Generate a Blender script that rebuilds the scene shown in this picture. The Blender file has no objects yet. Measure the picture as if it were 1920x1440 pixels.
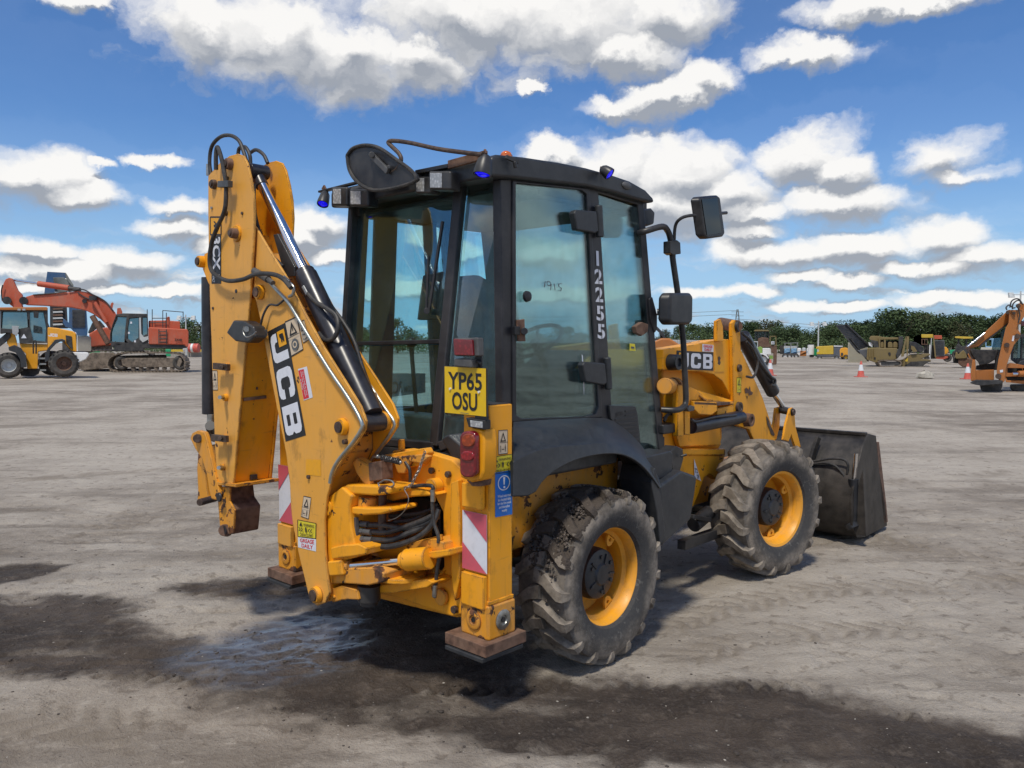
import bpy, bmesh, math, random
import numpy as np
from mathutils import Vector, Matrix, noise
from mathutils.geometry import tessellate_polygon

random.seed(7)
rng = np.random.default_rng(11)
S = bpy.context.scene
COL = S.collection

# ------------------------------------------------------------------ camera
FPX, CAMH, HOR = 1500.0, 1.65, 642.0            # focal length in photo pixels, eye height, horizon row
PITCH = math.atan((720 - HOR) / FPX)
cam_d = bpy.data.cameras.new('camera')
cam = bpy.data.objects.new('camera', cam_d)
COL.objects.link(cam)
cam.location = (0, 0, CAMH)
cam.rotation_euler = (math.radians(90) - PITCH, 0, 0)
cam_d.sensor_width = 36.0
cam_d.lens = FPX / 1920 * 36.0
cam_d.clip_end = 6000
cam_d.clip_start = 0.05
S.camera = cam

S.view_settings.view_transform = 'Standard'
S.view_settings.look = 'None'
S.view_settings.exposure = 0.34
S.view_settings.gamma = 1.0
S.render.resolution_x = 1024
S.render.resolution_y = 768

C_ = Vector((0, 0, CAMH))
CR = Vector((1, 0, 0)); CF = Vector((0, math.cos(PITCH), -math.sin(PITCH))); CU = Vector((0, math.sin(PITCH), math.cos(PITCH)))
def ray(px, py): return CF + CR * ((px - 960) / FPX) - CU * ((py - 720) / FPX)

# ------------------------------------------------------------------ sun and sky
SUNV = Vector((-0.15, -0.50, 1.0)).normalized()
sun_d = bpy.data.lights.new('sun', 'SUN')
sun_d.energy = 2.5
sun_d.angle = math.radians(7)
sun_d.color = (1.0, 0.93, 0.80)
sun = bpy.data.objects.new('sun', sun_d)
COL.objects.link(sun)
sun.rotation_euler = SUNV.to_track_quat('Z', 'Y').to_euler()

W = bpy.data.worlds.new('World'); S.world = W; W.use_nodes = True
nt = W.node_tree; nt.nodes.clear()

class NB:
    """small node builder"""
    def __init__(s, nt): s.nt = nt
    def n(s, t, **k):
        o = s.nt.nodes.new(t)
        for a, b in k.items(): setattr(o, a, b)
        return o
    def put(s, sock, v):
        if v is None: return
        if isinstance(v, bpy.types.NodeSocket): s.nt.links.new(v, sock)
        else:
            try: sock.default_value = v
            except Exception: sock.default_value = (v[0], v[1], v[2], 1.0)
    def m(s, op, a, b=None, c=None, clamp=False):
        o = s.n('ShaderNodeMath', operation=op, use_clamp=clamp)
        for i, v in enumerate((a, b, c)): s.put(o.inputs[i], v)
        return o.outputs[0]
    def vm(s, op, a, b=None, c=None, out=0):
        o = s.n('ShaderNodeVectorMath', operation=op)
        for i, v in enumerate((a, b, c)): s.put(o.inputs[i], v)
        return o.outputs[out]
    def noise(s, vec, scale, detail=4, rough=0.5, out=0, dist=0.0):
        o = s.n('ShaderNodeTexNoise'); s.put(o.inputs['Vector'], vec)
        o.inputs['Scale'].default_value = scale; o.inputs['Detail'].default_value = detail
        o.inputs['Roughness'].default_value = rough; o.inputs['Distortion'].default_value = dist
        return o.outputs[out]
    def ramp(s, v, lo, hi, a=0.0, b=1.0, mode='SMOOTHSTEP'):
        o = s.n('ShaderNodeMapRange', interpolation_type=mode)
        s.put(o.inputs[0], v)
        for i, x in enumerate((lo, hi, a, b)): s.put(o.inputs[1 + i], x)
        return o.outputs[0]
    def mix(s, f, a, b, blend='MIX'):
        o = s.n('ShaderNodeMix', data_type='RGBA', blend_type=blend)
        s.put(o.inputs[0], f); s.put(o.inputs[6], c4(a)); s.put(o.inputs[7], c4(b))
        return o.outputs[2]
def c4(c):
    if isinstance(c, bpy.types.NodeSocket): return c
    return (c[0], c[1], c[2], 1.0)

nb = NB(nt)
sky = nb.n('ShaderNodeTexSky', sky_type='NISHITA')
sky.sun_disc = False
sky.sun_elevation = math.asin(SUNV.z)
sky.sun_rotation = math.atan2(SUNV.x, SUNV.y)
sky.altitude = 0; sky.air_density = 1.0; sky.dust_density = 0.35; sky.ozone_density = 2.2
tc = nb.n('ShaderNodeTexCoord')
sep = nb.n('ShaderNodeSeparateXYZ'); nt.links.new(tc.outputs['Generated'], sep.inputs[0])
az = nb.m('ARCTAN2', sep.outputs[0], sep.outputs[1])
el = nb.m('ARCSINE', sep.outputs[2])
cmb = nb.n('ShaderNodeCombineXYZ'); nt.links.new(az, cmb.inputs[0]); nt.links.new(el, cmb.inputs[1])
P0 = cmb.outputs[0]
# cumulus heaps: middle, half width and half height in photo pixels, turned into azimuth / elevation
HEAPS = [(400,55,160,75),(500,70,220,85),(650,95,200,82),(780,105,120,66),(860,35,260,95),(1060,45,240,95),(1160,95,130,50),(1240,20,110,60),
 (1150,196,70,22),(1250,185,110,34),(1330,160,70,38),(1480,110,90,30),(1530,95,40,25),(1720,-6,150,26),(150,-5,60,22),
 (1040,290,70,28),(1130,320,120,58),(1290,330,130,68),(1210,390,160,50),(1370,360,100,60),(1500,300,95,58),(1570,320,75,42),(1410,400,90,26),
 (1750,300,70,42),(1800,330,70,22),(1560,385,130,36),(1480,470,120,30),(1610,465,170,30),(1760,450,80,36),(1850,480,110,28),(1420,430,60,22),
 (60,330,110,44),(150,365,90,28),(290,298,50,12),(200,308,36,8),(330,385,60,18),(315,425,75,22),(600,415,60,36),(570,440,60,34),
 (70,470,80,20),(220,488,85,24),(130,505,150,18),(620,480,60,16),(430,460,60,18),(200,545,60,12),(330,548,80,12),(60,535,70,12),(130,522,60,12),
 (1500,515,60,14),(1590,525,70,14),(1700,500,60,16),(1790,505,60,16),(1300,550,70,12),(1400,545,60,12),(1490,570,60,10),(1600,572,70,10),(1740,560,60,13),(1840,562,70,14),(800,440,50,30),(870,470,40,20),(830,545,110,18),(1030,470,90,30),(1050,555,110,18),(700,545,60,14),(1000,170,30,14)]
def pxdir(px, py):
    d = ray(px, py).normalized()
    return math.atan2(d.x, d.y), math.asin(d.z)
blobs = []
for cx, cy, rx, ry in HEAPS:
    a, e = pxdir(cx, cy); blobs.append((a, e, rx * 1.18 / FPX, ry * 1.2 / FPX))
# unseen clouds all the way round, enlarged to make the fill light neutral
r2 = random.Random(5)
for i in range(30):
    a = r2.uniform(0.85, 5.43)
    if a > math.pi: a -= 2 * math.pi
    e = r2.choice((r2.uniform(.04, .2), r2.uniform(.15, .75)))
    k = .40 + e * 1.15
    blobs.append((a, e, r2.uniform(.26, .50) * k, r2.uniform(.14, .26) * k))
def heap_base(P):
    cur = None
    for a, e, rx, ry in blobs:
        v = nb.vm('MULTIPLY_ADD', P, (1 / rx, 1 / ry, 0), (-a / rx, -e / ry, 0))
        l = nb.vm('LENGTH', v, out=1)
        cur = l if cur is None else nb.m('MINIMUM', cur, l)
    return nb.m('SUBTRACT', 0.99, nb.m('MINIMUM', cur, 2.2))
def detail_noise(P, det, fine):
    sc = nb.vm('MULTIPLY', P, (1.0, 1.5, 1.0))
    f1 = nb.noise(sc, 8.5, det, 0.54)
    nn = nb.m('MULTIPLY', nb.m('SUBTRACT', f1, 0.5), 2.1)
    if fine: nn = nb.m('ADD', nn, nb.m('MULTIPLY', nb.m('SUBTRACT', nb.noise(sc, 30.0, 6, 0.62), 0.5), 0.42))
    return nn
def low_layer(P):
    st = nb.noise(nb.vm('MULTIPLY', P, (1.0, 4.2, 1.0)), 11.0, 8, 0.6)
    sp = nb.n('ShaderNodeSeparateXYZ'); nt.links.new(P, sp.inputs[0])
    low = nb.ramp(sp.outputs[1], 0.02, 0.16, 1.0, 0.0)
    return nb.m('SUBTRACT', nb.m('MULTIPLY', nb.m('SUBTRACT', st, 0.50), nb.m('MULTIPLY', low, 3.2)), 0.06)
wv = nb.vm('SUBTRACT', nb.noise(nb.vm('MULTIPLY', P0, (1.0, 1.2, 1.0)), 19.0, 8, 0.60, out=1), (0.5, 0.5, 0.5))
amp = nb.ramp(sep.outputs[2], 0.03, 0.30, 0.040, 0.085, 'LINEAR')
WP = nb.vm('ADD', P0, nb.vm('MULTIPLY', wv, nb.n('ShaderNodeCombineXYZ').outputs[0]))
_cx = WP.node.inputs[1].links[0].from_node.inputs[1].links[0].from_node
nt.links.new(amp, _cx.inputs[0]); nt.links.new(nb.m('MULTIPLY', amp, .75), _cx.inputs[1])
PS = nb.vm('ADD', WP, (-0.004, 0.014, 0))
B0 = heap_base(WP); B1 = heap_base(PS)
LL = low_layer(WP)
D0 = nb.m('MAXIMUM', nb.m('ADD', B0, detail_noise(WP, 8, False)), LL)
S0 = D0
S1 = nb.m('MAXIMUM', nb.m('ADD', B1, detail_noise(PS, 8, False)), low_layer(PS))
dens = nb.ramp(D0, -0.14, 0.52)
thick = nb.ramp(D0, 0.25, 1.25)
bil = nb.m('SUBTRACT', nb.noise(nb.vm('MULTIPLY', WP, (1.0, 1.7, 1.0)), 19.0, 5, 0.55), 0.5)
tb = nb.m('MINIMUM', nb.m('MAXIMUM', nb.m('MULTIPLY', nb.m('SUBTRACT', B0, B1), 2.0), -0.55), 0.40)
fn = nb.m('MULTIPLY', nb.m('SUBTRACT', S0, S1), 0.75)
rel = nb.m('SUBTRACT', nb.m('ADD', nb.m('ADD', 0.66, nb.m('MULTIPLY', bil, .85)), nb.m('ADD', tb, fn)), nb.m('MULTIPLY', thick, .24), clamp=True)
ccol = nb.mix(nb.ramp(rel, 0.0, 1.0, mode='LINEAR'), (3.2, 3.45, 3.9), (8.8, 8.65, 8.4))
grade = nb.mix(1.0, sky.outputs[0], (0.47, 0.76, 1.10), 'MULTIPLY')
grade = nb.mix(nb.ramp(sep.outputs[2], 0.0, 0.26, .85, 0.0), grade, (3.7, 5.5, 7.4))
colr = nb.mix(nb.m('MULTIPLY', dens, 0.97), grade, ccol)
bg = nb.n('ShaderNodeBackground'); bg.inputs['Strength'].default_value = 0.088
nt.links.new(colr, bg.inputs['Color'])
wo = nb.n('ShaderNodeOutputWorld'); nt.links.new(bg.outputs[0], wo.inputs[0])
W.cycles.sampling_method = 'MANUAL'; W.cycles.sample_map_resolution = 512

# ------------------------------------------------------------------ materials
def new_mat(name):
    m = bpy.data.materials.new(name); m.use_nodes = True
    m.node_tree.nodes.clear()
    b = NB(m.node_tree)
    bs = b.n('ShaderNodeBsdfPrincipled'); out = b.n('ShaderNodeOutputMaterial')
    m.node_tree.links.new(bs.outputs[0], out.inputs[0])
    return m, b, bs
def objco(b): return b.n('ShaderNodeTexCoord').outputs['Object']
def bump(b, bs, h, strength=.3, dist=.01, nrm=None):
    o = b.n('ShaderNodeBump'); o.inputs['Strength'].default_value = strength; o.inputs['Distance'].default_value = dist
    b.put(o.inputs['Height'], h)
    if nrm is not None: b.put(o.inputs['Normal'], nrm)
    b.nt.links.new(o.outputs[0], bs.inputs['Normal'])
def edge_mask(b, radius, lo=.02, hi=.16):
    bv = b.n('ShaderNodeBevel', samples=4); bv.inputs['Radius'].default_value = radius
    ge = b.n('ShaderNodeNewGeometry')
    d = b.vm('DOT_PRODUCT', bv.outputs[0], ge.outputs['Normal'], out=1)
    return b.ramp(b.m('SUBTRACT', 1.0, d), lo, hi)

def paint(name, col, dust=(.30, .25, .19), dust_amt=.25, chip=(.045, .028, .02), wear=1.0, rough=.42, scale=1.0, edges=True, fade=None, fade_amt=0.0):
    m, b, bs = new_mat(name)
    co = objco(b)
    n1 = b.noise(co, 2.2 * scale, 5, .6)
    n2 = b.noise(co, 13 * scale, 6, .62)
    n3 = b.noise(b.vm('MULTIPLY', co, (1, 1, .35)), 30 * scale, 4, .6)
    c = b.mix(b.ramp(n1, .3, .75), tuple(x * .93 for x in col), tuple(min(1, x * 1.05) for x in col))
    if fade: c = b.mix(b.ramp(n1, .25, .7, fade_amt * .6, fade_amt), c, fade)
    dm = b.m('MULTIPLY', b.ramp(b.m('ADD', b.m('MULTIPLY', n1, .6), b.m('MULTIPLY', n3, .4)), .40, .70), dust_amt)
    c = b.mix(dm, c, dust)
    # spots where the paint has come off
    sp = b.ramp(b.noise(co, 23 * scale, 3, .5), .755, .77)
    if edges:
        em = edge_mask(b, .016, .012, .10)
        mixn = b.m('ADD', b.m('MULTIPLY', n2, .55), b.m('MULTIPLY', b.noise(co, 6.5 * scale, 4, .55), .45))
        ch = b.ramp(b.m('ADD', b.m('MULTIPLY', em, .60), b.m('MULTIPLY', b.m('SUBTRACT', mixn, .5), 3.2)), .76 - .10 * wear, .80 - .10 * wear)
        big = b.noise(b.vm('ADD', co, (3.1, 1.7, .4)), 8.5 * scale, 6, .66)
        sp = b.m('MAXIMUM', sp, b.ramp(big, .760 - .05 * wear, .770 - .05 * wear))
        rim = b.m('MULTIPLY', em, .42)
        c = b.mix(rim, c, tuple(x * .45 for x in col))
        sp = b.m('MAXIMUM', sp, ch)
    gr_ = b.ramp(b.m('ADD', b.m('MULTIPLY', b.noise(b.vm('MULTIPLY', co, (1, 1, .45)), 5.5 * scale, 7, .68), .7), b.m('MULTIPLY', n2, .3)), .54, .66)
    c = b.mix(b.m('MULTIPLY', gr_, .16 + .13 * wear), c, (.13, .075, .03))
    st_ = b.noise(b.vm('MULTIPLY', co, (26, 26, 1.4)), 1.6, 5, .65)
    c = b.mix(b.m('MULTIPLY', b.ramp(st_, .60, .70), .22), c, (.20, .10, .03))
    scr = b.noise(b.vm('MULTIPLY', co, (3, 3, 26)), 1.4, 5, .7)
    c = b.mix(b.m('MULTIPLY', b.ramp(scr, .60, .72), .25 * wear), c, tuple(x * .5 + .04 for x in col))
    c = b.mix(sp, c, b.mix(b.ramp(n3, .4, .6), chip, (.16, .065, .03)))
    b.put(bs.inputs['Base Color'], c)
    b.put(bs.inputs['Roughness'], b.m('ADD', b.m('ADD', rough, b.m('MULTIPLY', dm, .6)), b.m('MULTIPLY', sp, .25), clamp=True))
    bs.inputs['Specular IOR Level'].default_value = .4
    bump(b, bs, b.m('SUBTRACT', b.m('MULTIPLY', n2, .25), b.m('MULTIPLY', sp, .5)), .35, .003)
    return m

def plain(name, col, rough=.5, metal=0.0, var=.25, scale=14, bmp=.2, dust=None, dust_amt=.0, spec=.5, bd=.003):
    m, b, bs = new_mat(name)
    co = objco(b)
    n1 = b.noise(co, scale, 6, .6)
    n0 = b.noise(co, scale * .16, 4, .55)
    c = b.mix(b.ramp(n1, .3, .7), tuple(x * (1 - var) for x in col), tuple(min(1, x * (1 + var)) for x in col))
    if dust: c = b.mix(b.m('MULTIPLY', b.ramp(b.m('ADD', b.m('MULTIPLY', n0, .65), b.m('MULTIPLY', n1, .35)), .38, .66), dust_amt), c, dust)
    b.put(bs.inputs['Base Color'], c)
    b.put(bs.inputs['Roughness'], b.m('ADD', rough - .06, b.m('MULTIPLY', n1, .14)))
    bs.inputs['Metallic'].default_value = metal
    bs.inputs['Specular IOR Level'].default_value = spec
    if bmp: bump(b, bs, n1, bmp, bd)
    return m

M = {}
M['yellow'] = paint('yellow_paint', (.86, .36, .008), dust_amt=.12, wear=1.9)
M['faded'] = paint('faded_yellow_paint', (.80, .36, .022), dust_amt=.16, fade=(.70, .37, .10), fade_amt=.55, rough=.46, wear=1.8)
M['rimyellow'] = paint('rim_yellow_paint', (.85, .37, .02), dust_amt=.3, rough=.38, edges=False)
M['worn'] = paint('worn_yellow_paint', (.74, .31, .02), dust_amt=.35, wear=3.6)
M['charcoal'] = plain('charcoal_plastic', (.022, .025, .030), .45, var=.12, bmp=.15, dust=(.12, .115, .105), dust_amt=.16, scale=30)
M['frame'] = plain('dark_cab_paint', (.014, .015, .020), .42, var=.2, bmp=.1, dust=(.11, .10, .09), dust_amt=.28)
M['black'] = plain('black_paint', (.012, .013, .016), .40, var=.2, bmp=.1, dust=(.13, .12, .11), dust_amt=.28)
M['cylblack'] = plain('black_cylinder_paint', (.012, .013, .02), .30, var=.2, bmp=.08, dust=(.14, .13, .13), dust_amt=.22)
M['hose'] = plain('black_hose_rubber', (.02, .02, .021), .55, var=.25, scale=60, bmp=.3, dust=(.13, .115, .10), dust_amt=.35)
M['rust'] = plain('rusty_steel', (.12, .06, .038), .75, var=.45, scale=26, bmp=.6, dust=(.20, .13, .09), dust_amt=.6)
M['pin'] = plain('brown_steel_pin', (.07, .045, .035), .55, metal=.3, var=.4, scale=40, bmp=.5, dust=(.15, .11, .08), dust_amt=.4)
M['steel'] = plain('bare_steel', (.36, .36, .34), .38, metal=.9, var=.25, scale=40, bmp=.2)
M['pipe'] = plain('zinc_pipe', (.40, .43, .41), .36, metal=.85, var=.15, scale=20, bmp=.1)
M['chrome'] = plain('chrome_rod', (.75, .75, .76), .09, metal=1.0, var=.05, scale=10, bmp=.03)
M['bucketsteel'] = plain('dirty_bucket_steel', (.020, .018, .017), .48, metal=.25, var=.5, scale=9, bmp=.5, dust=(.10, .085, .07), dust_amt=.5, bd=.008)
M['greyplastic'] = plain('grey_plastic', (.06, .062, .066), .5, bmp=.2, dust=(.2, .19, .17), dust_amt=.3)
M['seat'] = plain('dark_seat_cloth', (.012, .016, .017), .9, scale=60, bmp=.5, dust=(.08, .09, .09), dust_amt=.4)
M['redpaint'] = paint('faded_red_paint', (.50, .095, .045), dust=(.34, .20, .15), dust_amt=.55, scale=.3, edges=False, rough=.5)
M['orange'] = paint('orange_paint', (.42, .15, .035), dust=(.25, .17, .11), dust_amt=.45, scale=.35, edges=False, rough=.5)
M['tan'] = paint('tan_paint', (.21, .155, .06), dust=(.17, .14, .10), dust_amt=.5, scale=.3, edges=False, rough=.6)
M['loaderyellow'] = paint('loader_yellow_paint', (.80, .36, .02), dust_amt=.3, scale=.3, edges=False)
M['blue'] = paint('blue_machine_paint', (.03, .09, .20), dust=(.16, .17, .18), dust_amt=.4, scale=.3, edges=False, rough=.5)
M['hopper'] = plain('weathered_grey_steel', (.16, .17, .16), .6, var=.25, scale=1.5, bmp=.2)
M['track'] = plain('dusty_track_steel', (.13, .10, .075), .75, var=.45, scale=6, bmp=.5, dust=(.26, .21, .16), dust_amt=.7, bd=.02)
M['fartyre'] = plain('far_tyre_rubber', (.035, .033, .031), .8, var=.3, scale=5, bmp=.4, dust=(.17, .15, .13), dust_amt=.55, bd=.01)
M['darkmetal'] = plain('dark_machine_metal', (.03, .03, .032), .55, var=.4, scale=4, bmp=.3, dust=(.13, .12, .10), dust_amt=.4, bd=.01)
M['cream'] = plain('cream_container_paint', (.55, .52, .42), .6, var=.08, scale=2, bmp=.1, dust=(.3, .25, .2), dust_amt=.35)
M['lightgrey'] = plain('light_grey_paint', (.50, .52, .52), .5, var=.1, scale=3, bmp=.1, dust=(.3, .28, .25), dust_amt=.3)
M['white'] = plain('white_paint', (.75, .75, .74), .5, var=.08, scale=3, bmp=.05, dust=(.45, .42, .38), dust_amt=.4)
M['green'] = plain('lime_green_paint', (.22, .38, .06), .5, var=.15, scale=3, bmp=.1, dust=(.25, .24, .18), dust_amt=.4)
M['emerald'] = plain('emerald_green_plastic', (.02, .30, .13), .5, bmp=.1)
M['lightblue'] = plain('pale_blue_plastic', (.18, .34, .50), .5, bmp=.1)
M['concrete'] = plain('weathered_concrete', (.34, .32, .28), .9, var=.2, scale=1.2, bmp=.3, dust=(.22, .20, .17), dust_amt=.5)
M['comp'] = plain('compressor_yellow', (.62, .42, .03), .5, var=.1, scale=2, bmp=.1, dust=(.3, .26, .18), dust_amt=.35)
M['compgrey'] = plain('compressor_grey', (.10, .11, .13), .55, var=.15, scale=2, bmp=.1, dust=(.2, .19, .17), dust_amt=.3)
M['conered'] = plain('cone_red', (.62, .09, .06), .55, var=.12, scale=8, bmp=.1, dust=(.35, .25, .22), dust_amt=.4)
M['conewhite'] = plain('cone_white', (.72, .74, .76), .45, var=.05, scale=8, bmp=.05, dust=(.45, .43, .42), dust_amt=.4)
M['bark'] = plain('grey_bark', (.07, .055, .042), .9, scale=9, bmp=.6)
M['stone'] = plain('pale_stone', (.42, .39, .33), .85, var=.2, scale=8, bmp=.5)

def flat_print(name, col, rough=.5):
    m, b, bs = new_mat(name)
    co = objco(b)
    n = b.noise(co, 40, 5, .65)
    b.put(bs.inputs['Base Color'], b.mix(b.m('MULTIPLY', b.ramp(n, .45, .75), .35), col, tuple(x * .6 + .05 for x in col)))
    bs.inputs['Roughness'].default_value = rough
    return m
M['p_black'] = flat_print('print_black', (.012, .012, .014))
M['p_white'] = flat_print('print_white', (.68, .70, .76))
M['p_yellow'] = flat_print('print_yellow', (.72, .60, .03))
M['p_plate'] = flat_print('plate_yellow', (.72, .46, .004), .35)
M['p_orange'] = flat_print('print_orange', (.78, .36, .01))
M['p_red'] = flat_print('print_red', (.62, .02, .035))
M['p_pink'] = flat_print('print_faded_red', (.58, .10, .14))
M['p_blue'] = flat_print('print_blue', (.01, .15, .55))
M['p_cream'] = flat_print('print_cream', (.62, .50, .36))
M['p_grey'] = flat_print('print_grey', (.09, .10, .11))

def glass_mat(name, tint, refl=1.0, dirt=.10, dirtcol=(.35, .38, .36)):
    m = bpy.data.materials.new(name); m.use_nodes = True; m.node_tree.nodes.clear()
    b = NB(m.node_tree)
    tr = b.n('ShaderNodeBsdfTransparent'); b.put(tr.inputs[0], c4(tint))
    gl = b.n('ShaderNodeBsdfGlossy'); gl.inputs['Roughness'].default_value = .02; b.put(gl.inputs[0], (.9, .95, .95, 1))
    fr = b.n('ShaderNodeFresnel'); fr.inputs[0].default_value = 1.5
    df = b.n('ShaderNodeBsdfDiffuse'); b.put(df.inputs[0], c4(dirtcol))
    co = objco(b)
    d = b.m('MULTIPLY', b.ramp(b.m('ADD', b.m('MULTIPLY', b.noise(co, 2.2, 6, .65), .7), b.m('MULTIPLY', b.noise(b.vm('MULTIPLY', co, (1, 1, .2)), 30, 3, .6), .3)), .40, .72), dirt)
    m1 = b.n('ShaderNodeMixShader'); b.put(m1.inputs[0], b.m('MULTIPLY', fr.outputs[0], refl, clamp=True)); b.put(m1.inputs[1], tr.outputs[0]); b.put(m1.inputs[2], gl.outputs[0])
    m2 = b.n('ShaderNodeMixShader'); b.put(m2.inputs[0], d); b.put(m2.inputs[1], m1.outputs[0]); b.put(m2.inputs[2], df.outputs[0])
    out = b.n('ShaderNodeOutputMaterial'); b.put(out.inputs[0], m2.outputs[0])
    return m
M['rearglass'] = glass_mat('tinted_rear_glass', (.82, .965, .98), .28, .05)
M['glass'] = glass_mat('tinted_cab_glass', (.80, .95, .965), .85, .09)
M['farglass'] = glass_mat('far_cab_glass', (.42, .52, .54), .7, .2)
def lens(name, col, rough=.15, emit=None, es=0):
    m, b, bs = new_mat(name)
    v = b.n('ShaderNodeTexVoronoi'); v.inputs['Scale'].default_value = 60; b.put(v.inputs['Vector'], objco(b))
    b.put(bs.inputs['Base Color'], b.mix(b.ramp(v.outputs[0], 0, .6), tuple(x * 1.25 for x in col), tuple(x * .7 for x in col)))
    bs.inputs['Roughness'].default_value = rough; bs.inputs['Coat Weight'].default_value = .6; bs.inputs['Coat Roughness'].default_value = .08
    if emit: b.put(bs.inputs['Emission Color'], c4(emit)); bs.inputs['Emission Strength'].default_value = es
    return m
M['l_red'] = lens('red_lens', (.20, .008, .014))
M['l_red2'] = lens('bright_red_lens', (.30, .008, .014))
M['l_amber'] = lens('amber_lens', (.36, .05, .008))
M['l_beacon'] = lens('orange_beacon', (.75, .16, .02))
M['l_clear'] = lens('clear_lens', (.42, .43, .44), .25)
M['l_blue'] = lens('blue_lens', (.02, .02, .75), .12, (.0, .0, 1.0), .5)
mm, b, bs = new_mat('mirror_glass'); b.put(bs.inputs['Base Color'], (.07, .08, .08, 1)); bs.inputs['Metallic'].default_value = 1; bs.inputs['Roughness'].default_value = .06; M['mirror'] = mm

# tyre: dark rubber, dried mud between and on the lugs (attribute 'mud' drives where it clings)
def tyre_mat():
    m, b, bs = new_mat('tyre_rubber')
    co = objco(b)
    sp = b.n('ShaderNodeSeparateXYZ'); b.put(sp.inputs[0], co)
    rad = b.vm('LENGTH', b.vm('MULTIPLY', co, (1, 0, 1)), out=1)
    n1 = b.noise(co, 11, 7, .65); n2 = b.noise(co, 60, 4, .6); n3 = b.noise(co, 3.5, 4, .6)
    rub = b.mix(n2, (.035, .035, .037), (.075, .073, .072))
    dusty = b.ramp(b.m('ADD', rad, b.m('MULTIPLY', b.m('SUBTRACT', n1, .5), .12)), .30, .43)
    gro = b.ramp(b.m('ADD', rad, b.m('MULTIPLY', b.m('SUBTRACT', n1, .5), .03)), .445, .462, .60, 1.0)
    outer = b.ramp(b.m('ABSOLUTE', sp.outputs[1]), .150, .158, 1.0, 0.0)
    gro = b.m('ADD', b.m('MULTIPLY', gro, outer), b.m('SUBTRACT', 1.0, outer))
    c = b.mix(b.m('MULTIPLY', b.m('MULTIPLY', dusty, gro), b.ramp(n3, .2, .6, .75, 1.0)), rub, b.mix(b.ramp(n1, .35, .65), (.15, .125, .098), (.32, .275, .225)))
    at_ = b.n('ShaderNodeAttribute', attribute_name='mud')
    cr = b.m('MULTIPLY', b.ramp(b.noise(b.vm('MULTIPLY', co, (1, .4, 1)), 26, 3, .8), .60, .63), .25)
    c = b.mix(cr, c, (.24, .23, .21))
    clay = b.ramp(b.m('ADD', at_.outputs['Fac'], b.m('MULTIPLY', b.m('SUBTRACT', n1, .5), 1.3)), .52, .57)
    c = b.mix(clay, c, b.mix(n2, (.045, .036, .029), (.105, .084, .068)))
    b.put(bs.inputs['Base Color'], c); bs.inputs['Roughness'].default_value = .78
    bs.inputs['Specular IOR Level'].default_value = .3
    bump(b, bs, b.m('ADD', b.m('MULTIPLY', n2, .35), b.m('ADD', b.m('MULTIPLY', clay, b.m('ADD', .5, b.m('MULTIPLY', n2, 1.6))), b.m('MULTIPLY', n1, .4))), .7, .008)
    return m
M['tyre'] = tyre_mat()

def leaf_mat(name, a, c_):
    m, b, bs = new_mat(name)
    g = b.n('ShaderNodeNewGeometry')
    oi = b.n('ShaderNodeObjectInfo')
    n = b.noise(g.outputs['Position'], 1.1, 4, .6)
    c = b.mix(b.ramp(b.m('ADD', b.m('MULTIPLY', n, .7), b.m('MULTIPLY', oi.outputs['Random'], .3)), .25, .75), a, c_)
    b.put(bs.inputs['Base Color'], c); bs.inputs['Roughness'].default_value = .75
    bs.inputs['Specular IOR Level'].default_value = .15
    return m
M['leaf'] = leaf_mat('dark_leaves', (.026, .044, .022), (.065, .098, .042))
M['leaf2'] = leaf_mat('mid_leaves', (.038, .062, .028), (.095, .135, .055))
M['leaf3'] = leaf_mat('brownish_leaves', (.034, .040, .020), (.080, .085, .042))

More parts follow.
